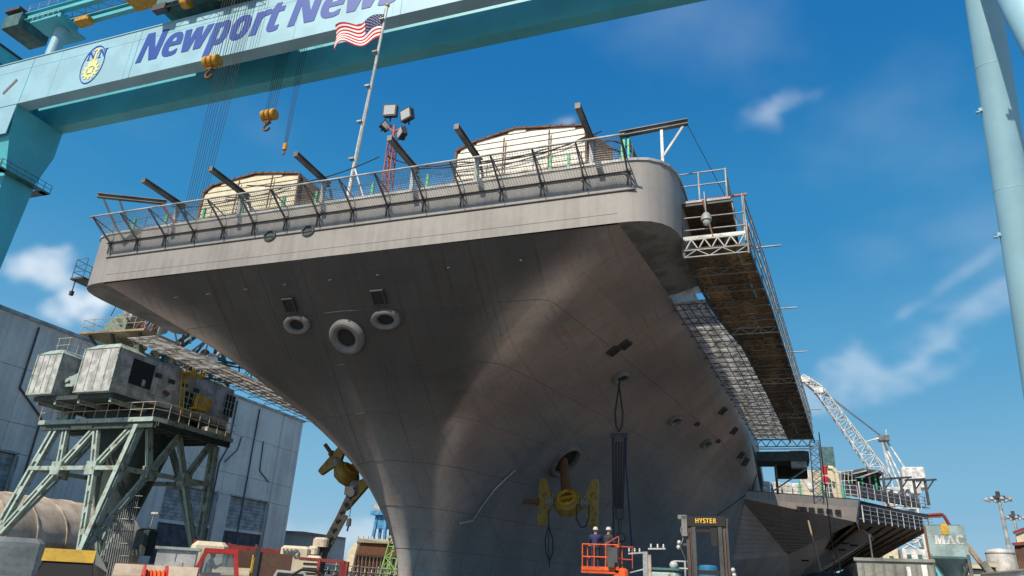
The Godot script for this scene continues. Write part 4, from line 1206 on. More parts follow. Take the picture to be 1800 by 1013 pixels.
# ---------------------------------------------------------------- the gantry crane
func gantry() -> void:
	var t := thing("gantry_crane", "pale teal gantry crane whose double girder with blue lettering spans above the ship", "gantry crane", "", V(-35, 0, -54))
	var XL := -97.0; var XR := 25.0
	var b := mb()
	b.box(V((XL + XR) / 2, 61.05, -51.65), V(XR - XL, 7.5, 1.64))
	b.beam(V(XL, 64.86, -50.78), V(XR, 64.86, -50.78), 0.12, 0.14)
	var gf := build(b, "front_girder", "teal_pale", t)
	b = mb(); b.box(V((XL + XR) / 2, 64.95, -52.1), V(XR - XL, 0.3, 0.5)); build(b, "trolley_rail", "teal", gf)  # added rail, unseen from below, sized for the sun strip on the rear girder
	for i in 9:
		b = mb(); b.box(V(-84.0 + i * 12.5, 61.05, -50.822), V(0.03, 7.4, 0.02)); build(b, "plate_splice", "teal", gf)
	b = mb(); b.box(V((XL + XR) / 2, 63.2, -50.823), V(XR - XL, 0.03, 0.02)); build(b, "plate_splice", "teal", gf)
	for x in [-89.2, -70.5, -33.0, -14.0, 5.0]:
		b = mb(); b.box(V(x, 61.05, -50.815), V(0.07, 7.4, 0.04)); build(b, "girder_seam", "teal", gf)
	b = mb(); b.beam(V(-91.2, 61.6, -50.79), V(-93.0, 59.6, -50.79), 0.04, 0.5); build(b, "dark_stripe", "mid_steel", gf)
	b = mb()
	b.box(V((XL + XR) / 2, 61.05, -57.1), V(XR - XL, 7.5, 1.6))
	var gr := build(b, "rear_girder", "teal", t)
	b = mb(); b.box(V((XL + XR) / 2, 65.5, -56.6), V(XR - XL, 1.3, 0.5)); build(b, "trolley_rail", "teal", gr)
	b = mb()
	for x in [-96.2, 21.0]: b.box(V(x, 61.05, -54.4), V(3.0, 7.0, 3.8))
	build(b, "end_tie", "teal", t)
	# lettering: fitted to its measured width
	for q in [["Newport", -69.9, -48.6], ["News", -47.55, -33.2]]:
		b = mb()
		b.text(q[0], 6.1, Transform3D(), 0.06, true, "Droid Sans", 0.2)
		var lo := 1e9; var hi := -1e9
		for v in b.p: lo = minf(lo, v.x); hi = maxf(hi, v.x)
		var sx: float = (q[2] - q[1]) / (hi - lo)
		# the foot of the first letter stands at y = 59.35 and its head at 63.9
		var n0 := mb(); n0.text("N", 6.1, Transform3D(), 0.06, true)
		var nb := 1e9; var nc := -1e9
		for v in n0.p: nb = minf(nb, v.y); nc = maxf(nc, v.y)
		var sy := 4.5 / (nc - nb)
		for i in b.p.size():
			var v := b.p[i]
			b.p[i] = V(q[1] + (v.x - lo) * sx, 59.35 + (v.y - nb) * sy, -50.80 + v.z * 0.5)
		var heavy := mb()
		for k in 3:
			for i in b.p.size(): heavy.p.append(b.p[i] + V((k - 1) * 0.13, 0, (k - 1) * 0.004)); heavy.n.append(b.n[i]); heavy.c.append(Color.WHITE)
		build(heavy, "lettering", "blue_letter", gf)
	# the oval shipyard emblem
	var ec := V(-77.55, 60.95, -50.81)
	b = mb()
	b.lathe(ec, V(0, 0, 1), [Vector2(2.9, 0.0), Vector2(2.9, 0.05), Vector2(3.05, 0.05), Vector2(3.05, 0.0)], 40, V(0.62, 1, 1))
	var em := build(b, "emblem_ring", "blue_letter", gf)
	b = mb()
	b.prism([ec + V(-0.18, 2.2, 0), ec + V(0.18, 2.2, 0), ec + V(0.22, 0.2, 0), ec + V(-0.22, 0.2, 0)], V(0, 0, 0.03))
	b.lathe(ec + V(0, 2.2, 0), V(0, 0, 1), [Vector2(0.2, 0), Vector2(0.2, 0.035), Vector2(0.42, 0.035), Vector2(0.42, 0)], 14)
	b.lathe(ec + V(0, -1.0, 0), V(0, 0, 1), [Vector2(0.75, 0), Vector2(0.75, 0.036), Vector2(1.05, 0.036), Vector2(1.05, 0)], 20)
	b.lathe(ec + V(0, -1.0, 0), V(0, 0, 1), [Vector2(0.0, 0.04), Vector2(0.42, 0.04), Vector2(0.42, 0)], 16)
	for i in 12:
		var a := TAU * i / 12.0
		b.box(ec + V(cos(a) * 1.2, sin(a) * 1.2 - 1.0, 0.022), V(0.36, 0.3, 0.03), Basis(V(0, 0, 1), a))
	for i in 4:
		var a := PI / 4 + TAU * i / 8.0 * 2.0
		b.box(ec + V(cos(a) * 0.6, sin(a) * 0.6 - 1.0, 0.026), V(0.5, 0.12, 0.03), Basis(V(0, 0, 1), a))
	b.prism([ec + V(-0.85, 0.55, 0), ec + V(0.85, 0.55, 0), ec + V(0.5, -0.3, 0), ec + V(-0.5, -0.3, 0)], V(0, 0, 0.028))
	build(b, "emblem_gear", "emblem_yellow", em)
	for x in [-1.42, 0.42]:
		b = mb()
		b.text("N", 1.9, Transform3D(Basis.from_scale(V(1, 1, 0.6)), ec + V(x, 0.42, 0.035)), 0.03, true, "Droid Serif")
		build(b, "emblem_letter", "blue_letter", em)
	# the left leg: a box that narrows below a haunch, with a walkway round it
	b = mb()
	b.prism([V(-89.5, 57.28, -50.9), V(-89.5, 57.28, -57.8), V(-89.5, 53.3, -57.8), V(-89.5, 48.4, -56.6), V(-89.5, 36.0, -56.0), V(-89.5, -0.4, -55.6), V(-89.5, -0.4, -53.4), V(-89.5, 36.0, -52.9), V(-89.5, 48.0, -52.5), V(-89.5, 53.2, -51.3)], V(-8, 0, 0))
	var lg := build(b, "shear_leg", "teal", t)
	b = mb(); b.box(V(-93.2, 55.0, -50.95), V(7.3, 4.5, 0.12)); build(b, "knee_plate", "teal_pale", lg)
	b = mb()
	for z in [-51.6, -57.6]: b.box(V(-93.4, 47.6, z), V(9.6, 0.15, 1.1))
	b.box(V(-88.9, 47.6, -54.6), V(1.1, 0.15, 7.1))
	build(b, "walkway", "teal_dark", lg)
	b = mb()
	for i in 8:
		b.tube(V(-88.4, 47.6, -51.1 - i), V(-88.4, 48.8, -51.1 - i), 0.04, 5)
		if i < 5: b.tube(V(-88.6 - i * 2, 47.6, -51.1), V(-88.6 - i * 2, 48.8, -51.1), 0.04, 5)
	for y in [48.2, 48.8]: b.tube(V(-88.4, y, -51.1), V(-88.4, y, -58.1), 0.035, 5); b.tube(V(-88.4, y, -51.1), V(-98, y, -51.1), 0.035, 5)
	build(b, "walkway_rail", "dark_steel", lg)
	# the right leg: two round struts
	b = mb(); b.tube(V(20.5, 57.4, -54.3), V(20.5, -0.5, -69.1), 1.28, 28); var l1 := build(b, "leg_tube", "teal_pale", t)
	b = mb(); b.tube(V(20.5, 57.4, -54.0), V(20.5, -0.5, -37.7), 1.28, 28); var l2 := build(b, "leg_tube", "teal_pale", t)
	for q in [[0.30, l1], [0.48, l1], [0.12, l1], [0.2, l2], [0.4, l2]]:
		var a: Vector3 = V(20.5, 57.4, -54.3).lerp(V(20.5, 0, -69.0 if q[1] == l1 else -37.8), q[0])
		b = mb(); b.box(a + V(-1.36, 0, 0), V(0.3, 0.3, 0.3)); b.box(a + V(-1.6, -0.2, 0), V(0.3, 0.08, 0.3)); build(b, "leg_lug", "teal_pale", q[1])
		b = mb(); b.lathe(a + V(0, 3.5, 0.9 * (1 if q[1] == l1 else -1)), V(0, 57.4, 14.7 if q[1] == l1 else -16.2), [Vector2(1.285, -0.04), Vector2(1.3, 0), Vector2(1.285, 0.04)], 28); build(b, "weld_ring", "teal_pale", q[1])
	# the trolley on the girders
	b = mb(); b.box(V(-59.5, 66.9, -54.3), V(15.5, 1.2, 10.4)); var tr := build(b, "trolley", "teal_dark", t)
	b = mb(); b.box(V(-60.5, 69.6, -54.5), V(10, 4.0, 5)); build(b, "winch_house", "teal", tr)
	b = mb()
	for i in 9: b.tube(V(-67 + i * 1.85, 67.4, -49.2), V(-67 + i * 1.85, 68.6, -49.2), 0.05, 5)
	for y in [68.0, 68.6]: b.tube(V(-67, y, -49.2), V(-52, y, -49.2), 0.05, 5)
	b.box(V(-66.5, 65.9, -49.4), V(2.0, 0.9, 0.9)); b.truss(V(-67.4, 65.6, -49.15), V(-52, 65.6, -49.15), V(0, 0.9, 0), 14, 0.06)
	build(b, "trolley_rail", "dark_steel", tr)
	for x in [-62.8, -57.6, -54.0]: b = mb(); b.lathe(V(x, 66.0, -49.6), V(1, 0, 0), [Vector2(0, -0.5), Vector2(0.7, -0.5), Vector2(0.7, 0.5), Vector2(0, 0.5)], 12); build(b, "sheave", "hook_yellow", tr)
	for q in [[-55.7, 54.2, -49.2, 0.9, "upper yellow hook block hanging in front of the lettered girder"], [-50.75, 49.6, -54.3, 0.82, "lower yellow hook block hanging below the girder left of the flag"]]:
		hook_block(q[4], V(q[0], q[1], q[2]), q[3])
	t = thing("small_hook", "small orange hook on thin ropes, the rightmost of the three hooks", "hook", "", V(-47.62, 45.2, -54.3))
	b = mb(); b.cbox(V(-47.62, 45.5, -54.3), V(0.5, 0.9, 0.4), 0.12); build(b, "block", "hook_yellow", t)
	b = mb(); b.path([V(-47.62, 45.0, -54.3), V(-47.5, 44.6, -54.3), V(-47.65, 44.4, -54.3), V(-47.85, 44.6, -54.3)], 0.08, 6); build(b, "hook", "rusty", t)
	b = mb()
	for x in [-0.6, -0.2, 0.2, 0.6]: b.tube(V(-47.62 + x * 0.3, 45.8, -54.3), V(-47.9 + x, 66.2, -54.3), 0.03, 4)
	build(b, "fall_rope", "rope", t)
	t = thing("main_hoist_ropes", "bundle of dark hoist ropes falling from the trolley behind the left shed", "ropes", "", V(-53, 30, -49.2))
	for i in 9:
		var x := -55.2 + i * 0.42 + (0.25 if i > 4 else 0.0)
		b = mb(); b.tube(V(x, 66.2, -49.3), V(-54.0 + i * 0.24, 24.0, -49.3), 0.032, 4); build(b, "rope", "rope", t)
	# a jib crane on top of the gantry
	t = thing("jib_crane", "small teal jib crane on a round column above the gantry girder", "jib crane", "", V(-91.6, 64.8, -54))
	b = mb(); b.tube(V(-91.6, 64.9, -54), V(-91.2, 73, -54), 0.85, 16); build(b, "column", "teal_pale", t)
	b = mb(); b.box(V(-92, 73.0, -54), V(5.0, 0.25, 5.0)); b.box(V(-92, 73.9, -54), V(3.4, 1.6, 3.0)); build(b, "turntable", "teal", t)
	for z in [-52.6, -55.4]:
		b = mb(); b.ibeam(V(-99, 75.6, z), V(-70, 75.6, z), 0.7, 1.4, 0.12); build(b, "boom_girder", "teal", t)
	b = mb(); b.truss(V(-95, 75.0, -54), V(-70, 75.0, -54), V(0, 0, 1.2), 20, 0.08); build(b, "boom_bracing", "pale_steel", t)
	b = mb(); b.box(V(-99.2, 74.8, -54), V(3.4, 2.4, 4.6)); build(b, "counterweight", "teal_dark", t)
	b = mb(); b.box(V(-99.4, 76.6, -54), V(3.0, 0.5, 5.4)); build(b, "ballast_deck", "crane_dark", t)
	b = mb(); b.cbox(V(-87.2, 73.6, -54), V(2.6, 0.9, 1.4), 0.2); build(b, "hoist", "hook_yellow", t)
	b = mb(); b.box(V(-77.2, 75.4, -54), V(4.2, 1.6, 3.2)); build(b, "end_hoist", "hook_yellow", t)
	b = mb()
	for i in 16: b.tube(V(-99 + i * 1.9, 76.3, -52.2), V(-99 + i * 1.9, 77.4, -52.2), 0.04, 4)
	for y in [76.9, 77.4]: b.tube(V(-99, y, -52.2), V(-70, y, -52.2), 0.04, 4)
	for i in 6: b.tube(V(-94.4 + i, 73.1, -51.6), V(-94.4 + i, 74.3, -51.6), 0.04, 4)
	b.tube(V(-94.4, 74.3, -51.6), V(-89.4, 74.3, -51.6), 0.04, 4)
	build(b, "hand_rail", "pale_steel", t)
	t = thing("machine_cabin", "dark machine cabin on the gantry girder at the picture's left edge", "cabin", "", V(-101, 65, -53))
	b = mb(); b.box(V(-101.4, 68.4, -53), V(5.2, 2.6, 4)); build(b, "wall", "teal", t)
	b = mb(); b.box(V(-101.4, 69.8, -53), V(5.8, 0.2, 4.6)); build(b, "roof", "dark_steel", t)
	b = mb(); b.box(V(-101.4, 66.0, -53), V(5.8, 2.2, 4.2)); build(b, "base", "teal_dark", t)
func hook_block(label: String, at: Vector3, s: float) -> void:
	var t := thing("hook_block", label, "hook block", "yellow hook blocks of the gantry crane", at)
	var b := mb()
	for x in [-0.78, 0.0, 0.78]:
		b.lathe(at + V(x * s, 0.85 * s, 0), V(1, 0, 0), [Vector2(0, -0.30 * s), Vector2(0.72 * s, -0.30 * s), Vector2(0.82 * s, -0.2 * s), Vector2(0.82 * s, 0.2 * s), Vector2(0.72 * s, 0.30 * s), Vector2(0, 0.30 * s)], 14)
	build(b, "sheave_housing", "hook_yellow", t)
	b = mb(); b.box(at + V(0, 0.45 * s, 0), V(2.3 * s, 0.5 * s, 0.5 * s)); build(b, "cross_head", "hook_yellow", t)
	b = mb(); b.tube(at + V(0, 0.2 * s, 0), at + V(0, -0.7 * s, 0), 0.22 * s, 8); b.box(at + V(0, -0.35 * s, 0), V(0.8 * s, 0.25 * s, 0.5 * s))
	var p := []
	for i in 12:
		var a := PI * 0.5 + TAU * i / 15.0
		p.append(at + V(cos(a) * 0.5 * s, -1.2 * s + sin(a) * 0.5 * s, 0))
	b.path(p, 0.16 * s, 7)
	build(b, "hook", "rusty", t)
	b = mb()
	for k in 6: b.tube(at + V((k - 2.5) * 0.33 * s, 1.3 * s, 0), V(at.x + (k - 2.5) * 0.42 * s, 66.2, at.z - 0.1), 0.035, 4)
	build(b, "fall_rope", "rope", t)

# ---------------------------------------------------------------- the old portal crane on the quay
func member(called: String, a: Vector3, c: Vector3, w: float, t: Node3D, m := "crane_green") -> void:
	var d := (c - a).normalized()
	var x := Vector3.UP.cross(d)
	if x.length() < 0.2: x = Vector3.RIGHT.cross(d)
	x = x.normalized() if absf(d.y) < 0.9 else (V(1, 0, 0) - d * d.x).normalized()
	if absf(d.y) >= 0.5: x = (V(0, 0, 1).cross(d)).normalized() if absf(d.z) < absf(d.x) + 0.15 else (V(1, 0, 0).cross(d)).normalized()
	var b := mb()
	for s in [-1.0, 1.0]: b.beam(a + x * s * w * 0.36, c + x * s * w * 0.36, w * 0.3, w * 0.55, x.cross(d))
	var n := maxi(1, int(a.distance_to(c) / (w * 3.0)))
	for i in n + 1:
		var o := a.lerp(c, (i + 0.0) / n)
		b.beam(o - d * w * 0.45, o + d * w * 0.45, w * 0.44, w * 0.42, x.cross(d))
	build(b, called, m, t)
func dock_crane() -> void:
	var t := thing("portal_crane", "old weathered green portal crane with lattice legs standing beside the dock", "portal crane", "", V(-50, 0, -45.5))
	var FL := V(-54.3, 11.9, -42.4); var FR := V(-45.7, 11.8, -42.4); var RR := V(-44.9, 11.6, -50.0); var RL := V(-54.5, 11.8, -50.0)
	var fl := V(-55.2, 1.6, -40.2); var fr := V(-45.8, 1.6, -40.2); var rr := V(-44.9, 1.6, -50.6); var rl := V(-55.3, 1.6, -50.6)
	var at := func(top: Vector3, foot: Vector3, y: float) -> Vector3: return top.lerp(foot, (top.y - y) / (top.y - foot.y))
	for q in [[FL, fl], [FR, fr], [RR, rr], [RL, rl]]: member("leg", q[0], q[1], 0.72, t)
	var y := 8.5
	var a: Vector3 = at.call(FL, fl, y); var b2: Vector3 = at.call(FR, fr, y); var c: Vector3 = at.call(RR, rr, y); var d: Vector3 = at.call(RL, rl, y)
	for q in [[a, b2, FL, FR, fl, fr], [b2, c, FR, RR, fr, rr], [d, c, RL, RR, rl, rr], [a, d, FL, RL, fl, rl]]:
		var p: Vector3 = q[0]; var s: Vector3 = q[1]
		member("ring_beam", p, s, 0.55, t)
		var n1 := p.lerp(s, 0.3); var n2 := p.lerp(s, 0.7)
		var mid: Vector3 = (q[2] as Vector3).lerp(q[3], 0.5)
		member("brace", n1, (q[2] as Vector3).lerp(q[3], 0.12), 0.5, t)
		member("brace", n1, mid, 0.5, t)
		member("brace", n2, mid, 0.5, t)
		member("brace", n2, (q[2] as Vector3).lerp(q[3], 0.93), 0.5, t)
		member("brace", n1, (q[4] as Vector3) + V(0, 0.7, 0), 0.5, t)
		member("brace", n2, (q[5] as Vector3) + V(0, 0.7, 0), 0.5, t)
		for n in [n1, n2]:
			var b := mb(); b.box(n, V(0.95, 1.0, 0.62) if absf(s.x - p.x) > absf(s.z - p.z) else V(0.62, 1.0, 0.95)); build(b, "gusset", "crane_green", t)
	for q in [[fl, "front_left"], [fr, ""], [rr, ""], [rl, ""]]:
		var b := mb(); b.cbox(q[0] + V(0, -0.35, 0), V(1.1, 1.5, 2.4), 0.2); var o := build(b, "bogie", "crane_dark", t)
		for k in [-0.8, 0.8]: b = mb(); b.lathe(q[0] + V(0, -1.15, k), V(1, 0, 0), [Vector2(0, -0.3), Vector2(0.42, -0.3), Vector2(0.42, 0.3), Vector2(0, 0.3)], 14); build(b, "wheel", "dark_steel", o)
	# platform, slew ring and its rails
	var b := mb()
	b.prism([V(-55.9, 12.05, -41.9), V(-44.0, 12.05, -41.9), V(-43.6, 12.05, -43), V(-43.6, 12.05, -50.6), V(-55.9, 12.05, -50.6)], V(0, 0.34, 0)); build(b, "platform", "crane_green", t)
	b = mb()
	for i in 7: b.beam(V(-55.8, 11.9, -42.4 - i * 1.3), V(-43.7, 11.9, -42.4 - i * 1.3), 0.2, 0.3)
	b.beam(V(-55.7, 11.85, -42.2), V(-44.0, 11.85, -42.2), 0.3, 0.5); b.beam(V(-44.0, 11.85, -42.2), V(-43.9, 11.85, -50.5), 0.3, 0.5)
	build(b, "platform_beam", "crane_dark", t)
	b = mb(); b.lathe(V(-50, 12.4, -46.6), Vector3.UP, [Vector2(4.0, 0), Vector2(4.2, 0.1), Vector2(4.2, 0.7), Vector2(3.6, 0.9), Vector2(3.4, 1.5), Vector2(0, 1.5)], 32); build(b, "slew_ring", "crane_dark", t)
	b = mb(); b.lathe(V(-50, 5.0, -46.3), Vector3.UP, [Vector2(0, 0), Vector2(1.4, 0), Vector2(3.2, 6.9), Vector2(0, 6.9)], 20); build(b, "slew_well", "crane_dark", t)
	b = mb()
	var rl2 := [V(-55.9, 12.4, -41.9), V(-44.1, 12.4, -41.9), V(-43.6, 12.4, -43), V(-43.6, 12.4, -50.6)]
	for i in 3:
		var n := int(rl2[i].distance_to(rl2[i + 1]) / 1.25) + 1
		for k in n: var o: Vector3 = rl2[i].lerp(rl2[i + 1], float(k) / n); b.tube(o, o + V(0, 1.15, 0), 0.04, 5)
		for h in [0.6, 1.15]: b.tube(rl2[i] + V(0, h, 0), rl2[i + 1] + V(0, h, 0), 0.035, 5)
	build(b, "platform_rail", "tan", t)
	b = mb(); b.box(V(-53.9, 12.75, -42.6), V(1.2, 0.6, 0.7)); build(b, "locker", "crane_green", t)
	b = mb(); b.box(V(-44.6, 12.75, -49.5), V(0.6, 0.35, 3.0)); build(b, "trunking", "pale_steel", t)
	# the revolving frame and the two machinery houses
	b = mb(); b.prism([V(-55.2, 13.6, -40.4), V(-46.9, 13.6, -40.4), V(-46.9, 13.6, -53.2), V(-52, 13.6, -53.2)], V(0, 0.32, 0)); build(b, "turntable", "crane_dark", t)
	b = mb()
	for x in [-54.8, -52.9, -50.4, -47.2]: b.beam(V(x, 13.5, -40.5), V(lerpf(x, -50, 0.3), 13.3, -52), 0.25, 0.4)
	build(b, "turntable_beam", "crane_green", t)
	for q in [[-50.55, -47.0, -40.0, -53.3, 3.5, true], [-55.6, -52.95, -40.0, -49.0, 3.35, false]]:
		var x0: float = q[0]; var x1: float = q[1]; var z0: float = q[2]; var z1: float = q[3]; var h: float = q[4]
		b = mb(); b.box(V((x0 + x1) / 2, 14.0 + h / 2, (z0 + z1) / 2), V(x1 - x0, h, z0 - z1)); var hs := build(b, "machinery_house", "crane_grey", t)
		b = mb()
		var A := V(x0 - 0.06, 14 + h, z0 + 0.06); var B := V(x1 + 0.06, 14 + h, z0 + 0.06); var C := V(x1 + 0.06, 14 + h, z1 - 0.06); var D := V(x0 - 0.06, 14 + h, z1 - 0.06)
		var e := V(0.65, 0.5, -0.55)
		b.quad(A, B, B + V(-0.65, 0.5, -0.55), A + e); b.quad(B, C, C + V(-0.65, 0.5, 0.55), B + V(-0.65, 0.5, -0.55)); b.quad(C, D, D + V(0.65, 0.5, 0.55), C + V(-0.65, 0.5, 0.55)); b.quad(D, A, A + e, D + V(0.65, 0.5, 0.55))
		b.quad(A + e, B + V(-0.65, 0.5, -0.55), C + V(-0.65, 0.5, 0.55), D + V(0.65, 0.5, 0.55)); b.quad(A, D, C, B)
		build(b, "roof", "crane_green", hs)
		b = mb()
		for o in [[x0, z0], [x1, z0], [x1, z1]]: b.box(V(o[0], 14 + h / 2, o[1]), V(0.12, h + 0.02, 0.12))
		b.beam(V(x0, 14.06, z0 + 0.03), V(x1, 14.06, z0 + 0.03), 0.1); b.beam(V(x1 + 0.02, 14.06, z0), V(x1 + 0.02, 14.06, z1), 0.1); b.beam(V(x1 + 0.03, 14.75, z0), V(x1 + 0.03, 14.75, z1), 0.04, 0.1)
		for k in range(1, 6): b.box(V(x1 + 0.015, 14 + h / 2, lerpf(z0, z1, k / 6.0)), V(0.05, h, 0.08))
		for k in range(1, 4): b.box(V(lerpf(x0, x1, k / 4.0), 14 + h / 2, z0 + 0.012), V(0.05, h, 0.05))
		build(b, "corner_trim", "crane_green", hs)
		for k in 4: b = mb(); b.box(V(x1 + 0.04, 16.4 - 0.1 * (k % 2), lerpf(z0, z1, 0.32 + k * 0.11)), V(0.06, 0.35, 0.7)); build(b, "vent_louvre", "crane_dark", hs)
		b = mb(); b.prism([V(x1 + 0.03, 15.2, z0 - 5.0), V(x1 + 0.03, 15.5, z0 - 5.3), V(x1 + 0.03, 15.3, z0 - 5.9), V(x1 + 0.03, 14.9, z0 - 5.6)], V(0.01, 0, 0)); build(b, "rust_patch", "rusty", hs)
	for q in [[-42.6, 2.2, 2.0, 1.05], [-48.2, 1.7, 1.6, 0.4], [-53.0, 1.3, 2.0, 1.0]]:
		b = mb(); b.box(V(-46.98, 14 + q[3] + q[2] / 2, q[0]), V(0.1, q[2], q[1])); var w := build(b, "window", "black", t)
		b = mb()
		if q[0] > -43: b.box(V(-46.9, 15.4, -42.9), V(0.06, 0.5, 0.3))
		else:
			for k in 4: b.box(V(-46.91, 14 + q[3] + q[2] / 2, q[0] - q[1] / 2 + q[1] * k / 3.0), V(0.06, q[2], 0.07))
			for k in 4: b.box(V(-46.915, 14 + q[3] + q[2] * k / 3.0, q[0]), V(0.05, 0.07, q[1]))
		build(b, "window_bar", "crane_green", w)
	b = mb(); b.box(V(-47.5, 13.2, -51.2), V(1.6, 1.1, 3.2)); build(b, "under_box", "crane_dark", t)
	# mushroom vents on the roof
	for q in [[-47.9, -42.6], [-47.8, -44.3], [-47.7, -45.7]]:
		b = mb(); b.lathe(V(q[0], 17.9, q[1]), Vector3.UP, [Vector2(0.28, 0), Vector2(0.28, 0.35), Vector2(0.55, 0.38), Vector2(0.5, 0.62), Vector2(0, 0.8)], 14); build(b, "roof_vent", "cream", t)
	# yellow ladder, cage and basket
	b = mb()
	for s in [-0.22, 0.22]: b.tube(V(-46.75, 12.4, -47.6 + s), V(-46.75, 19.0, -46.3 + s), 0.05, 5)
	for i in 20: b.tube(V(-46.75, 12.6 + i * 0.32, -47.56 + i * 0.063 - 0.22), V(-46.75, 12.6 + i * 0.32, -47.56 + i * 0.063 + 0.22), 0.03, 4)
	build(b, "ladder", "yellow", t)
	b = mb(); b.box(V(-46.4, 14.62, -48.9), V(0.9, 0.1, 1.6))
	for i in 7: b.box(V(-45.98, 15.2, -48.15 - i * 0.25), V(0.05, 1.1, 0.12))
	for s in [-48.12, -49.68]:
		for k in 3: b.box(V(-46.3 + k * 0.15, 15.2, s), V(0.09, 1.1, 0.05))
	for h in [15.2, 15.72]: b.tube(V(-45.97, h, -48.1), V(-45.97, h, -49.7), 0.035, 4)
	build(b, "basket", "yellow", t)
	b = mb(); b.box(V(-46.3, 17.3, -47.3), V(1.2, 0.1, 1.8))
	for i in 6: b.box(V(-45.75, 17.9, -46.5 - i * 0.32), V(0.05, 1.2, 0.06))
	for h in [17.9, 18.5]: b.tube(V(-45.72, h, -46.4), V(-45.72, h, -48.2), 0.04, 4)
	b.box(V(-45.95, 18.0, -48.0), V(0.1, 1.1, 0.7))
	build(b, "upper_landing", "yellow", t)
	# roof rail on the left house
	b = mb()
	for q in [[-54.6, -40.6], [-53.4, -40.6], [-53.4, -42.4], [-54.6, -42.4]]: b.tube(V(q[0], 17.6, q[1]), V(q[0], 18.9, q[1]), 0.04, 5)
	for h in [18.3, 18.9]: b.tube(V(-54.8, h, -40.6), V(-53.2, h, -40.6), 0.035, 4); b.tube(V(-53.4, h, -40.6), V(-53.4, h, -42.4), 0.035, 4)
	build(b, "roof_rail", "tan", t)
	# linkage between the houses
	b = mb(); b.beam(V(-52.8, 15.2, -40.8), V(-50.4, 16.6, -41.4), 0.28); b.beam(V(-52.9, 15.6, -41), V(-50.6, 15.5, -41), 0.2); b.beam(V(-52.9, 14.9, -40.9), V(-50.6, 14.9, -40.9), 0.24)
	b.lathe(V(-51.8, 15.3, -41.2), V(0, 0, 1), [Vector2(0, -0.4), Vector2(0.5, -0.4), Vector2(0.5, 0.4), Vector2(0, 0.4)], 14)
	build(b, "slew_gear", "crane_green", t)
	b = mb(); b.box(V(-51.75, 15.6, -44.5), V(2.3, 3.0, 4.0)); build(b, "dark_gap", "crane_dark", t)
	# the upper machinery deck with hoist gear and the A-frame
	b = mb(); b.prism([V(-53.2, 19.35, -41), V(-46.2, 19.2, -41), V(-46.2, 19.2, -45), V(-53.2, 19.35, -45)], V(0, 0.16, 0)); build(b, "upper_deck", "tan_dark", t)
	b = mb()
	for q in [[-52.4, -41.4, -51.4, -42.4], [-50, -41.4, -50, -42.4], [-47, -41.4, -47.4, -42.4], [-52.4, -44.6, -51.4, -44.6], [-47, -44.6, -47.4, -44.6]]: b.beam(V(q[0], 19.3, q[1]), V(q[2], 17.7, q[3]), 0.22)
	build(b, "deck_leg", "crane_dark", t)
	b = mb()
	for i in 7: b.tube(V(-53.1 + i * 1.13, 19.45, -41.1), V(-53.1 + i * 1.13, 20.65, -41.1), 0.035, 4)
	for h in [20.05, 20.6]: b.tube(V(-53.1, h, -41.1), V(-46.3, h - 0.1, -41.1), 0.03, 4); b.tube(V(-53.1, h, -41.1), V(-53.1, h, -45), 0.03, 4)
	build(b, "deck_rail", "tan", t)
	b = mb(); b.prism([V(-52, 19.5, -42), V(-51.3, 20.9, -42), V(-50.2, 21.4, -42), V(-49.4, 20.6, -42), V(-49.4, 19.5, -42)], V(0, 0, -1.6)); build(b, "hoist_hood", "hood_green", t)
	b = mb(); b.ball(V(-49.4, 21.5, -42.6), V(0.95, 0.85, 0.95), 10); b.lathe(V(-49.4, 21.5, -42.6), V(0.8, -0.6, 0.1), [Vector2(0.8, 0), Vector2(0.75, 0.9), Vector2(0.4, 1.0), Vector2(0, 1.0)], 14); build(b, "motor_drum", "pale_steel", t)
	b = mb()
	for i in 9: b.tube(V(-48.6 + i * 0.25, 19.4, -42 - (i % 3) * 0.3), V(-47.4 + i * 0.25, 21.6 - 0.12 * i, -42.4), 0.07, 5)
	build(b, "rusty_pipes", "rusty", t)
	b = mb()
	for q in [[V(-49.2, 17.8, -44.5), V(-46.6, 23.2, -49)], [V(-47.3, 17.8, -44.5), V(-46.2, 23.2, -49)], [V(-46.6, 23.2, -49), V(-47.4, 17.8, -52.8)], [V(-46.2, 23.2, -49), V(-49.6, 17.8, -52.8)], [V(-48.6, 19.2, -45.6), V(-46.8, 19.8, -50.9)]]: b.beam(q[0], q[1], 0.3)
	build(b, "a_frame", "teal_dark", t)
	b = mb(); b.lattice(V(-48.2, 18.2, -47.0), V(-46.0, 20.5, -62.0), 1.9, 1.3, 10, 0.09, V(1, 0, 0)); build(b, "jib", "crane_dark", t)
	b = mb()
	for i in 4: b.lathe(V(-48.0 + 0.4 * i, 18.6 + 0.25 * i, -47.0 - i * 0.8), V(1, 0.2, 0.3), [Vector2(0, -0.25), Vector2(0.55, -0.25), Vector2(0.55, 0.25), Vector2(0, 0.25)], 12)
	build(b, "rope_sheave", "pale_steel", t)
	b = mb(); b.tube(V(-51.4, 21.2, -42), V(-50.6, 25.5, -42.5), 0.05, 4); build(b, "aerial", "dark_steel", t)
	var r2 := RandomNumberGenerator.new(); r2.seed = 5
	for i in 26:
		var o := V(r2.randf_range(-50.0, -45.6), r2.randf_range(18.0, 20.2), r2.randf_range(-52, -42.5))
		var v := V(r2.randf_range(-1.6, 1.6), r2.randf_range(0.6, 2.6), r2.randf_range(-2, 2))
		b = mb()
		if i % 4 == 0: b.lathe(o, V(1, 0.1, 0.2), [Vector2(0, -0.12), Vector2(0.5, -0.12), Vector2(0.42, 0), Vector2(0.5, 0.12), Vector2(0, 0.12)], 14)
		elif i % 4 == 1: b.beam(o, o + v, 0.2, 0.14)
		else: b.tube(o, o + v, 0.07 + 0.05 * (i % 3), 6)
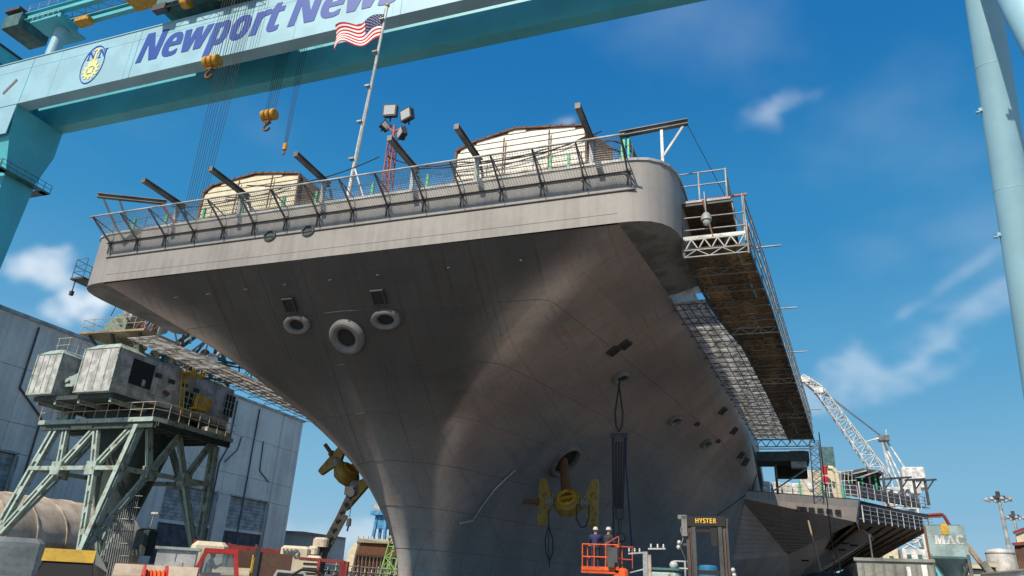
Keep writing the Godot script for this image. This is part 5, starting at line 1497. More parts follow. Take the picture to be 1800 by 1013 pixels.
		build(b, ["rope_wheel", "stay_beam", "stay_tube", "stay_tube"][i % 4], ["rusty", "crane_dark", "pale_steel", "tan", "crane_green"][i % 5], t)
	# a caged stair and pipes inside the portal
	b = mb()
	for i in 12: b.tube(V(-47.4 - 0.13 * i, 1.0, -46.2 + 0.1 * i), V(-48.2 - 0.09 * i, 8.6, -46.2 + 0.1 * i), 0.05, 5)
	for k in 8: b.tube(V(-47.5, 1.6 + k * 0.9, -46.1), V(-49.2, 1.6 + k * 0.9, -45.2), 0.04, 4)
	build(b, "stair_cage", "galv", t)
	b = mb(); b.cbox(V(-46.9, 3.6, -46.8), V(1.3, 2.0, 1.3), 0.2); build(b, "cable_drum_box", "crane_dark", t)
	b = mb(); b.tube(V(-46.3, 4.7, -46.4), V(-45.8, 5.6, -46.0), 0.05, 5); b.box(V(-45.55, 5.7, -45.9), V(0.7, 0.14, 0.3)); build(b, "work_lamp", "white", t)
# ---------------------------------------------------------------- buildings on the left
func warehouses() -> void:
	var t := thing("warehouse", "tall grey panelled warehouse with roller doors behind the portal crane", "warehouse", "", V(-110, 0, -78))
	var X := -90.0; var Z0 := -30.0; var Z1 := -124.0; var H := 31.2
	var b := mb()
	b.box(V(X - 20.3, H / 2 - 0.1, (Z0 + Z1) / 2), V(39.4, H - 0.2, Z0 - Z1 - 0.7)); build(b, "core", "warehouse_joint", t)
	b = mb(); b.box(V(X - 20, H + 0.1, (Z0 + Z1) / 2), V(40.5, 0.45, Z0 - Z1 + 0.5)); build(b, "roof_edge", "shutter", t)
	var doors := [[-57.5, -66.0], [-91.5, -103.2], [-106.6, -117.2], [-40, -48]]
	var n := 14
	for i in n:
		var za := lerpf(Z0, Z1, float(i) / n); var zc := lerpf(Z0, Z1, (i + 1.0) / n)
		for r in [[24.83, H - 0.1], [18.03, 24.77], [14.4, 17.97]]:
			b = mb(); b.box(V(X - 0.25, (r[0] + r[1]) / 2, (za + zc) / 2), V(0.5, r[1] - r[0], za - zc - 0.07)); build(b, "wall_panel", "warehouse", t)
	# below the door heads the wall is cut by the doors
	var cuts := [Z0]
	for d in [[-40.0, -48.0], [-57.5, -66.0], [-91.5, -103.2], [-106.6, -117.2]]: cuts.append(d[0]); cuts.append(d[1])
	cuts.append(Z1)
	for i in range(0, cuts.size(), 2):
		var k := maxi(1, int(round((cuts[i] - cuts[i + 1]) / 6.7)))
		for j in k:
			var za := lerpf(cuts[i], cuts[i + 1], float(j) / k); var zc := lerpf(cuts[i], cuts[i + 1], (j + 1.0) / k)
			b = mb(); b.box(V(X - 0.25, 7.17, (za + zc) / 2), V(0.5, 14.34, za - zc - (0.07 if k > 1 else 0.0))); build(b, "wall_panel", "warehouse", t)
	for i in range(1, cuts.size() - 1, 2):
		var za: float = cuts[i]; var zc: float = cuts[i + 1]
		b = mb()
		var foot: float = [9.0, 8.2, 9.0, 9.0][(i - 1) / 2]
		for k in 9: b.box(V(X - 0.5 + 0.03 * (k % 2), lerpf(foot, 14.3, (k + 0.5) / 9.0), (za + zc) / 2), V(0.12, (14.3 - foot) / 9.0 - 0.05, za - zc - 0.1))
		var o := build(b, "roller_door", "shutter", t)
		b = mb(); b.box(V(X - 0.42, foot - 0.2, (za + zc) / 2), V(0.3, 0.5, za - zc - 0.1)); build(b, "door_bar", "warehouse", o)
		b = mb(); b.box(V(X - 0.68, foot / 2 - 0.25, (za + zc) / 2), V(0.1, foot - 0.5, za - zc)); build(b, "dark_opening", "black", o)
		b = mb(); b.box(V(X + 0.06, 14.45, (za + zc) / 2), V(0.12, 0.26, za - zc + 0.4)); b.box(V(X + 0.06, 7, zc - 0.16), V(0.12, 14.2, 0.25)); build(b, "door_frame", "shutter", o)
	# rainwater pipes that jog sideways down the wall
	for q in [[-63.5, -67.6], [-103.4, -102.0], [-109.8, -109.9], [-76.0, -78.0]]:
		b = mb(); b.path([V(X + 0.14, 30.5, q[0]), V(X + 0.14, 22.3, q[0]), V(X + 0.14, 19.3, q[1]), V(X + 0.14, 0.4, q[1])], 0.13, 6); build(b, "downpipe", "warehouse_joint", t)
	b = mb(); b.path([V(X + 0.14, 24.6, -106.3), V(X + 0.14, 22.2, -105.9), V(X + 0.14, 19.6, -103.2)], 0.1, 6); b.path([V(X + 0.14, 25.0, -112.5), V(X + 0.14, 19.6, -112.9), V(X + 0.14, 18.0, -116)], 0.1, 6); build(b, "conduit", "warehouse_joint", t)
	t = thing("low_warehouse", "low grey gabled warehouse beyond the tall one", "warehouse", "", V(-95, 0, -141))
	b = mb(); b.prism([V(-104, 0, -137), V(-104, 10.6, -137), V(-96.7, 10.6, -139.6), V(-89.1, 9.9, -144.6), V(-89.0, 0, -144.7)], V(-20, 0, -28)); build(b, "wall", "warehouse", t)
	b = mb(); b.beam(V(-104, 10.7, -136.9), V(-96.7, 10.7, -139.5), 0.3); b.beam(V(-96.7, 10.7, -139.5), V(-89.0, 10.0, -144.5), 0.3); build(b, "roof_edge", "shutter", t)
	# barrel-roofed fabric shelter
	t = thing("fabric_shelter", "long tan fabric shelter with a rounded roof behind the portal crane", "shelter", "", V(-76, 0, -62))
	var prof := []
	for i in 13:
		var a := PI * i / 12.0
		prof.append(Vector2(cos(a) * 6.5, 3.6 + sin(a) * 4.9))
	for k in 5:
		var za := -53.0 - k * 3.4; var zc := za - 3.4
		var g := [[], []]
		for v in prof: g[0].append(V(-77 + v.x, v.y, za)); g[1].append(V(-77 + v.x, v.y, zc))
		b = mb(); b.grid(g); build(b, "roof_bay", "tan", t)
		b = mb()
		for i in 12: b.beam(V(-77 + prof[i].x * 1.01, prof[i].y + 0.03, za), V(-77 + prof[i + 1].x * 1.01, prof[i + 1].y + 0.03, za), 0.12)
		build(b, "roof_rib", "tan", t)
		b = mb(); b.quad(V(-70.5, 0, za), V(-70.5, 0, zc), V(-70.5, 3.6, zc), V(-70.5, 3.6, za)); b.box(V(-70.45, 1.8, za), V(0.1, 3.6, 0.1)); b.box(V(-70.45, 3.55, (za + zc) / 2), V(0.12, 0.14, 3.4)); build(b, "side_curtain", "tan_dark", t)
	b = mb()
	var face := [V(-70.5, 0, -53)]
	for v in prof: face.append(V(-77 + v.x, v.y, -53))
	face.append(V(-83.5, 0, -53))
	b.prism(face, V(0, 0, 0.1)); build(b, "end_wall", "tan", t)

# ---------------------------------------------------------------- cranes and hulls in the distance
func far_cranes() -> void:
	var t := thing("luffing_crane", "white lattice boom crane with an A-frame far behind the carrier's right side", "crane", "", V(33, 0, -225))
	var b := mb(); b.lattice(V(30.2, 33.5, -225.5), V(15.6, 59.5, -222.3), 3.6, 2.4, 16, 0.19, V(0, 0, 1)); build(b, "boom", "crane_white", t)
	b = mb(); b.lattice(V(15.6, 59.5, -222.3), V(11.2, 63.4, -221.3), 2.2, 1.4, 3, 0.3, V(0, 0, 1)); b.box(V(15.4, 59.2, -222.3), V(2.4, 1.6, 2.6)); b.box(V(12.0, 62.4, -221.4), V(2.6, 1.5, 2)); build(b, "boom_head", "crane_white", t)
	b = mb(); b.beam(V(30.3, 45.6, -223.7), V(31.6, 30, -225), 0.45); b.beam(V(30.6, 45.6, -225.7), V(35.5, 30, -226), 0.45); b.beam(V(31.6, 45.0, -224.7), V(37.0, 33, -225), 0.45); b.beam(V(31, 42, -225), V(33.6, 30, -225), 0.4); build(b, "a_frame", "crane_white", t)
	b = mb(); b.box(V(31.0, 45.4, -224.6), V(2.6, 1.4, 3)); build(b, "a_frame_head", "mid_steel", t)
	b = mb(); b.tube(V(30.5, 45.6, -224), V(25.6, 44.4, -224), 0.35, 6, 0.1); build(b, "stub_arm", "crane_white", t)
	b = mb()
	for k in 3: b.tube(V(30.6, 46.0, -224 - k * 0.6), V(16.6 - k * 1.6, 59.4 + k * 1.2, -222.6), 0.07, 4)
	build(b, "pendant_rope", "mid_steel", t)
	b = mb(); b.cbox(V(36.6, 34.4, -225), V(5.6, 5.4, 7), 0.3); build(b, "machinery_house", "crane_white", t)
	b = mb(); b.box(V(33.0, 30.8, -225), V(9, 1.6, 9)); b.lattice(V(33, 0, -225), V(33, 30, -225), 8, 6, 8, 0.4, V(1, 0, 0)); build(b, "tower", "crane_white", t)
	b = mb(); b.tube(V(31.9, 46.0, -224.6), V(31.9, 48, -224.6), 0.15, 5); build(b, "mast_light", "white", t)
	t = thing("blue_crane", "bright blue dockyard crane in the gap left of the bow", "crane", "", V(-125, 0, -228))
	b = mb()
	for q in [[-128.6, -229], [-122.4, -229], [-128.6, -223], [-122.4, -223]]: b.beam(V(q[0], 0, q[1]), V(-125.4 + (q[0] + 125.5) * 0.55, 22.4, -226 + (q[1] + 226) * 0.55), 0.9)
	for y in [8.0, 14.5]:
		for q in [[-128, -122.8, -228.5], [-128, -122.8, -223.5]]: b.beam(V(q[0], y, q[2]), V(q[1], y, q[2]), 0.7)
	b.beam(V(-128.2, 8, -223.3), V(-123.6, 15, -223.9), 0.5); b.beam(V(-122.8, 8, -223.3), V(-127.2, 15, -223.9), 0.5)
	build(b, "portal", "blue_crane", t)
	b = mb(); b.box(V(-125.4, 23, -226), V(7.0, 1.4, 7)); b.cbox(V(-125.2, 20.4, -226), V(4.0, 4.6, 4.0), 0.6); build(b, "slew_deck", "blue_crane", t)
	b = mb(); b.lattice(V(-126.4, 23.6, -226), V(-123.0, 33.5, -226), 2.8, 1.2, 7, 0.2, V(0, 0, 1)); build(b, "jib", "blue_crane", t)
	b = mb(); b.cbox(V(-127.6, 24.8, -226), V(3.2, 2.6, 3.2), 0.3); build(b, "cab", "pale_steel", t)
	t = thing("green_crane", "lime green lattice crane partly hidden by the bow's stem", "crane", "", V(-65.5, 0, -124))
	b = mb(); b.lattice(V(-66.4, 0, -124), V(-65.4, 9.4, -124), 3.2, 2.0, 5, 0.16, V(1, 0, 0)); b.beam(V(-67.5, 0, -123), V(-65.6, 9, -123.6), 0.3); build(b, "tower", "lime_crane", t)
	b = mb(); b.prism([V(-66.2, 9.3, -123.4), V(-64.0, 9.3, -123.4), V(-64.0, 12.4, -123.4), V(-66.0, 15.8, -123.4)], V(0, 0, -2.2)); build(b, "housing", "lime_crane", t)
	b = mb(); b.box(V(-65.2, 9.2, -124), V(3.4, 0.4, 3.4)); b.cbox(V(-64.4, 8.3, -123.2), V(1.2, 1.4, 1.2), 0.1); build(b, "slew_deck", "pale_steel", t)
	# a hull section under construction, rusty, with its curved end
	t = thing("hull_section", "rust-streaked curved ship section standing beyond the dock railing", "ship section", "", V(-74, 0, -131))
	b = mb(); b.prism([V(-78.0, 2.6, -128), V(-78.4, 4.2, -128), V(-78.0, 6.6, -128), V(-76.6, 8.6, -128), V(-76.0, 8.7, -128), V(-76.4, 6.4, -128), V(-76.8, 2.6, -128)], V(2.4, 0, -4)); build(b, "curved_end", "cream", t)
	b = mb(); b.prism([V(-76.6, 2.0, -128.2), V(-76.2, 8.4, -128.2), V(-69.0, 8.6, -133.0), V(-69.0, 2.0, -133.0)], V(-1, 0, -8)); build(b, "shell", "rusty", t)
	b = mb(); b.prism([V(-76.4, 8.4, -128.0), V(-76.0, 9.1, -128.0), V(-69.0, 9.3, -132.8), V(-69.0, 8.5, -132.8)], V(0.1, 0, 0.3)); build(b, "top_flange", "cream", t)
	for i in 12:
		b = mb(); var o := V(-76.3, 0, -128.0).lerp(V(-69.2, 0, -132.7), i / 12.0); b.box(o + V(0.05, 4.0, 0.1), V(0.14, 3.8, 0.2)); build(b, "frame", "mid_steel", t)
	b = mb(); b.beam(V(-76.2, 6.1, -127.9), V(-69.2, 6.2, -132.5), 0.3, 0.25); build(b, "stringer", "dark_steel", t)
	for i in 9:
		b = mb(); var o := V(-76.2, 9.1, -128.0).lerp(V(-69.2, 9.3, -132.7), i / 9.0); b.box(o + V(0, 0.2, 0), V(0.25, 0.5, 0.25)); build(b, "bollard", "cream", t)
	# railing along the far dock edge
	t = thing("dock_railing", "white railing and gangway frames along the far dock edge left of the stem", "railing", "", V(-46.5, 0, -82))
	for i in 26:
		var z := -60.0 - i * 1.6
		b = mb(); b.tube(V(-46.6, 0.1, z), V(-46.6, 3.3 - 0.2 * (i % 3), z), 0.07, 5); build(b, "post", "white" if i % 4 else "pale_steel", t)
	b = mb()
	for y in [1.3, 1.9, 2.5, 3.1]: b.tube(V(-46.6, y, -60), V(-46.6, y, -100), 0.05, 4)
	for i in 24: b.tube(V(-46.6, 1.2, -60.5 - i * 1.6), V(-46.6, 3.0, -61.9 - i * 1.6), 0.045, 4)
	build(b, "rail", "white", t)
	for q in [[-50.2, -74.0, 2.7, "blue_drum", "pale blue container behind the white dock railing"], [-52, -82.0, 2.5, "white", "white container behind the white dock railing"]]:
		t = thing("site_container", q[4], "container", "", V(q[0], 0, q[1]))
		b = mb(); b.box(V(q[0], q[2] / 2, q[1]), V(2.5, q[2], 6)); build(b, "body", q[3], t)
		b = mb()
		for k in 14: b.box(V(q[0] + 1.27, q[2] / 2, q[1] - 2.8 + k * 0.43), V(0.06, q[2] - 0.3, 0.16))
		build(b, "corrugation", q[3], t)
# ---------------------------------------------------------------- people: one skin over tapered capsules, meshed with surface nets
func nets(b: MB, bones: Array, cell: float, k := 0.03) -> void:
	var lo := V(1e9, 1e9, 1e9); var hi := -lo
	for q in bones:
		var r: float = maxf(q[2], q[3]) + cell * 2
		for e in 2:
			lo = lo.min(q[e] - Vector3.ONE * r); hi = hi.max(q[e] + Vector3.ONE * r)
	var n := Vector3i(((hi - lo) / cell).ceil()) + Vector3i.ONE
	var f := PackedFloat32Array(); f.resize(n.x * n.y * n.z); f.fill(1.0)
	for q in bones:   # every bone only touches the cells near it
		var a: Vector3 = q[0]; var c: Vector3 = q[1]; var ra: float = q[2]; var rb: float = q[3]
		var r := maxf(ra, rb) + cell * 2 + k
		var i0 := Vector3i(((a.min(c) - Vector3.ONE * r - lo) / cell).floor()).clamp(Vector3i.ZERO, n - Vector3i.ONE)
		var i1 := Vector3i(((a.max(c) + Vector3.ONE * r - lo) / cell).ceil()).clamp(Vector3i.ZERO, n - Vector3i.ONE)
		var d := c - a; var dd := maxf(d.length_squared(), 1e-6)
		for z in range(i0.z, i1.z + 1):
			for y in range(i0.y, i1.y + 1):
				for x in range(i0.x, i1.x + 1):
					var p := lo + V(x, y, z) * cell
					var t := clampf((p - a).dot(d) / dd, 0, 1)
					var s := p.distance_to(a + d * t) - lerpf(ra, rb, t)
					var o := x + n.x * (y + n.y * z)
					var g := f[o]
					var h := maxf(k - absf(g - s), 0.0) / k
					f[o] = minf(g, s) - h * h * k * 0.25
	var vid := {}
	var pts := []
	var sx := 1; var sy := n.x; var sz := n.x * n.y
	for z in n.z - 1:
		for y in n.y - 1:
			for x in n.x - 1:
				var o := x + sy * y + sz * z
				var inside := 0
				var sum := Vector3.ZERO; var cnt := 0
				var c8 := [f[o], f[o + sx], f[o + sy], f[o + sx + sy], f[o + sz], f[o + sx + sz], f[o + sy + sz], f[o + sx + sy + sz]]
				for v in c8: inside += 1 if v < 0 else 0
				if inside == 0 or inside == 8: continue
				for e in [[0, 1], [2, 3], [4, 5], [6, 7], [0, 2], [1, 3], [4, 6], [5, 7], [0, 4], [1, 5], [2, 6], [3, 7]]:
					var va: float = c8[e[0]]; var vb: float = c8[e[1]]
					if (va < 0) != (vb < 0):
						var t := va / (va - vb)
						sum += V(e[0] & 1, (e[0] >> 1) & 1, e[0] >> 2).lerp(V(e[1] & 1, (e[1] >> 1) & 1, e[1] >> 2), t); cnt += 1
				vid[o] = pts.size()
				var gx: float = c8[1] - c8[0] + c8[3] - c8[2] + c8[5] - c8[4] + c8[7] - c8[6]
				var gy: float = c8[2] - c8[0] + c8[3] - c8[1] + c8[6] - c8[4] + c8[7] - c8[5]
				var gz: float = c8[4] - c8[0] + c8[5] - c8[1] + c8[6] - c8[2] + c8[7] - c8[3]
				var w: Vector3 = lo + (V(x, y, z) + sum / cnt) * cell
				var best := 1e9; var col := Color.WHITE
				for q in bones:
					var d: Vector3 = q[1] - q[0]
					var t := clampf((w - q[0]).dot(d) / maxf(d.length_squared(), 1e-6), 0, 1)
					var s: float = w.distance_to(q[0] + d * t) - lerpf(q[2], q[3], t)
					if s < best: best = s; col = q[4]
				pts.append([w, V(gx, gy, gz).normalized(), col])
	for o in vid:
		for ax in [[sx, sy, sz], [sy, sz, sx], [sz, sx, sy]]:
			var q: int = o + ax[0]
			if (f[o] < 0) == (f[q] < 0): continue
			if not (vid.has(o) and vid.has(o - ax[1]) and vid.has(o - ax[2]) and vid.has(o - ax[1] - ax[2])): continue
			var r := [pts[vid[o]], pts[vid[o - ax[1]]], pts[vid[o - ax[1] - ax[2]]], pts[vid[o - ax[2]]]]
			if f[o] >= 0: r.reverse()
			for tr in [[0, 1, 2], [0, 2, 3]]:
				for i in [tr[0], tr[2], tr[1]]:
					b.p.append(r[i][0]); b.n.append(r[i][1]); b.c.append(r[i][2])
func hand(b: MB, wrist: Vector3, towards: Vector3, palm: Vector3, side: float, c: Color) -> void:   # palm, four bent fingers and a thumb from the palm's side
	b.col = c
	var d := towards.normalized(); var pn := palm.slide(d).normalized(); var s := d.cross(pn) * side
	b.box(wrist + d * 0.045, V(0.075, 0.028, 0.09), Basis(d.cross(pn), pn, d))
	for i in 4:
		var o := wrist + d * 0.088 + s * (0.028 - i * 0.019)
		var l: float = [0.040, 0.045, 0.042, 0.033][i]
		var k := o + d * l * 0.8 + pn * l * 0.3
		b.tube(o, k, 0.0095, 6, 0.009); b.tube(k, k + pn * l * 0.75 + d * l * 0.2, 0.009, 6, 0.007)
	var th := wrist + d * 0.03 + s * 0.038
	b.tube(th, th + (d * 0.6 + s * 0.7).normalized() * 0.035, 0.011, 6); b.tube(th + (d * 0.6 + s * 0.7).normalized() * 0.035, th + d * 0.055 + s * 0.02 + pn * 0.02, 0.010, 6, 0.008)
func worker(label: String, at: Vector3, yaw: float, coat: Color, trousers: Color, seated := false, arms := 0) -> void:
	var t := thing("person", label, "person", "", at, false, yaw)
	var skin := Color(0.36, 0.20, 0.13)
	var boot := Color(0.03, 0.025, 0.02)
	var hip := 0.93; var q := []
	var lean := V(0, 0, -0.05)
	if seated:
		for s in [-1.0, 1.0]:
			q.append([V(s * 0.1, hip, 0), V(s * 0.13, hip, -0.42), 0.095, 0.07, trousers]); q.append([V(s * 0.13, hip, -0.42), V(s * 0.13, hip - 0.43, -0.46), 0.068, 0.045, trousers]); q.append([V(s * 0.13, hip - 0.47, -0.44), V(s * 0.14, hip - 0.48, -0.6), 0.045, 0.04, boot])
	else:
		for s in [-1.0, 1.0]:
			q.append([V(s * 0.1, hip, 0), V(s * 0.12, 0.5, -0.03), 0.098, 0.066, trousers]); q.append([V(s * 0.12, 0.5, -0.03), V(s * 0.13, 0.09, 0.02), 0.066, 0.048, trousers]); q.append([V(s * 0.13, 0.055, 0.05), V(s * 0.14, 0.045, -0.15), 0.05, 0.042, boot])
	var chest := V(0, hip + 0.36, 0) + lean; var neck := V(0, hip + 0.53, -0.01) + lean; var head := V(0, hip + 0.68, -0.03) + lean
	q.append([V(-0.08, hip + 0.02, 0), V(0.08, hip + 0.02, 0), 0.13, 0.13, trousers])
	q.append([V(0, hip + 0.1, 0), chest, 0.145, 0.155, coat]); q.append([chest + V(-0.1, 0.02, 0), chest + V(0.1, 0.02, 0), 0.13, 0.13, coat]); q.append([chest + V(-0.13, 0.1, 0), chest + V(0.13, 0.1, 0), 0.085, 0.085, coat])
	q.append([neck - V(0, 0.06, 0), neck + V(0, 0.05, 0), 0.062, 0.055, skin])
	var wr := []
	for s in [-1.0, 1.0]:
		var sh := chest + V(s * 0.21, 0.09, 0)
		var el: Vector3 = sh + (V(s * 0.07, -0.25, -0.12) if arms == 0 else V(s * 0.06, -0.2, -0.2))
		var wv: Vector3 = el + (V(-s * 0.08, -0.02, -0.26) if arms == 0 else V(-s * 0.1, 0.12, -0.2))
		q.append([sh, el, 0.072, 0.055, coat]); q.append([el, wv, 0.053, 0.038, coat])
		wr.append([wv, (wv - el).normalized(), s])
	var b := mb()
	b.tinted = true
	nets(b, q, 0.028, 0.05)
	var h := [[head, head + V(0, 0.06, 0.01), 0.082, 0.088, skin], [head + V(0, -0.07, -0.035), head + V(0, -0.02, -0.03), 0.05, 0.06, skin], [head + V(0, -0.005, -0.095), head + V(0, -0.035, -0.112), 0.013, 0.017, skin]]
	for s in [-1.0, 1.0]:
		h.append([head + V(s * 0.086, -0.02, 0.005), head + V(s * 0.09, 0.025, 0.012), 0.014, 0.018, skin])
		h.append([head + V(s * 0.032, 0.012, -0.086), head + V(s * 0.036, 0.012, -0.086), 0.011, 0.011, Color(0.03, 0.02, 0.015)])
	h.append([head + V(-0.02, -0.075, -0.088), head + V(0.02, -0.075, -0.088), 0.007, 0.007, Color(0.25, 0.09, 0.07)])
	nets(b, h, 0.011, 0.012)
	for w in wr: hand(b, w[0], w[1], V(0, -1, 0), -w[2], skin)
	build(b, "body", "figure", t)
	b = mb()
	b.lathe(head + V(0, 0.045, 0.005), Vector3.UP, [Vector2(0.145, 0.0), Vector2(0.125, 0.012), Vector2(0.118, 0.05), Vector2(0.09, 0.105), Vector2(0.045, 0.128), Vector2(0, 0.132)], 18, V(1.05, 0.92, 1), V(0, 0, 1))
	b.box(head + V(0, 0.15, 0.0), V(0.03, 0.05, 0.18))
	build(b, "hard_hat", "white", t)
	b = mb(); b.lathe(V(0, hip + 0.06, 0), Vector3.UP, [Vector2(0.185, -0.03), Vector2(0.19, 0), Vector2(0.185, 0.03)], 16, V(1.0, 0.8, 1), V(1, 0, 0)); build(b, "belt", "dark_steel", t)

# ---------------------------------------------------------------- vehicles and stuff on the quay, left of the bow
func wheel(t: Node3D, at: Vector3, r: float, w: float, axis := Vector3(0, 0, 1)) -> void:
	var b := mb()
	b.lathe(at, axis, [Vector2(r * 0.55, -w / 2), Vector2(r * 0.92, -w / 2), Vector2(r, -w * 0.32), Vector2(r, w * 0.32), Vector2(r * 0.92, w / 2), Vector2(r * 0.55, w / 2)], 20)
	var o := build(b, "wheel", "tyre", t)
	b = mb()
	b.lathe(at, axis, [Vector2(0, -w * 0.36), Vector2(r * 0.3, -w * 0.4), Vector2(r * 0.56, -w * 0.3), Vector2(r * 0.56, w * 0.3), Vector2(r * 0.3, w * 0.4), Vector2(0, w * 0.36)], 14)
	build(b, "rim", "mid_steel", o)
func forklift() -> void:   # local: forward is +x
	var t := thing("forklift", "red forklift with a glazed cab and a black mast, on the left quay", "forklift", "", V(-19.95, 0, -24.0), false, 0.71)
	t.scale = V(1.0, 1.06, 1.0)
	var b := mb()
	b.cbox(V(-0.55, 0.85, 0), V(2.0, 0.95, 1.2), 0.14); b.cbox(V(-1.3, 0.95, 0), V(0.75, 1.15, 1.25), 0.2)
	build(b, "body", "red", t)
	b = mb(); b.box(V(-0.2, 1.35, 0), V(1.6, 0.12, 1.15)); build(b, "bonnet", "red", t)
	b = mb()
	for z in [-0.52, 0.52]:
		b.beam(V(-1.05, 1.35, z), V(-0.72, 2.22, z), 0.13); b.beam(V(0.55, 1.3, z), V(0.32, 2.22, z), 0.13); b.beam(V(-0.8, 2.24, z), V(0.4, 2.24, z), 0.14)
	b.box(V(-0.2, 2.28, 0), V(1.2, 0.08, 1.1)); b.beam(V(0.34, 2.22, -0.5), V(0.34, 2.22, 0.5), 0.12); b.beam(V(-0.75, 2.22, -0.5), V(-0.75, 2.22, 0.5), 0.12)
	build(b, "cab_frame", "red", t)
	for z in [-0.5, 0.5]: b = mb(); b.prism([V(-0.96, 1.4, z), V(0.5, 1.4, z), V(0.3, 2.16, z), V(-0.7, 2.16, z)], V(0, 0, 0.01)); build(b, "window", "glass", t)
	b = mb(); b.box(V(-0.55, 1.45, 0), V(0.45, 0.14, 0.5)); b.box(V(-0.78, 1.72, 0), V(0.1, 0.5, 0.5)); build(b, "seat", "tyre", t)
	b = mb()
	for z in [-0.36, 0.36]: b.beam(V(1.12, 0.15, z), V(1.12, 2.45, z), 0.18, 0.14); b.beam(V(1.26, 0.15, z * 0.8), V(1.26, 2.3, z * 0.8), 0.1, 0.1)
	for y in [0.5, 1.5, 2.4]: b.beam(V(1.14, y, -0.36), V(1.14, y, 0.36), 0.12, 0.16)
	build(b, "mast", "dark_steel", t)
	b = mb(); b.tube(V(1.1, 0.3, 0), V(1.1, 2.1, 0), 0.07, 8); b.box(V(1.0, 1.75, -0.3), V(0.05, 0.9, 0.1)); build(b, "lift_ram", "yellow", t)
	b = mb()
	for z in [-0.3, 0.3]: b.box(V(2.0, 0.12, z), V(1.3, 0.06, 0.14)); b.box(V(1.36, 0.5, z), V(0.06, 0.8, 0.14))
	build(b, "fork", "mid_steel", t)
	for x in [[0.75, 0.42], [-1.2, 0.34]]:
		for z in [-0.55, 0.55]: wheel(t, V(x[0], x[1], z), x[1], 0.28)
	for z in [-0.45, 0.45]: b = mb(); b.lathe(V(0.42, 1.3, z), V(1, 0, 0), [Vector2(0, 0), Vector2(0.09, 0), Vector2(0.09, -0.12), Vector2(0, -0.14)], 10); build(b, "headlight", "lamp_glass", t)
	worker("driver in a white hard hat sitting in the red forklift", V(-19.95, 0.62, -24.0) + Basis(Vector3.UP, 0.71) * V(-0.55, 0, 0), 0.71 - PI / 2, Color(0.06, 0.08, 0.10), Color(0.03, 0.03, 0.05), true, 1)
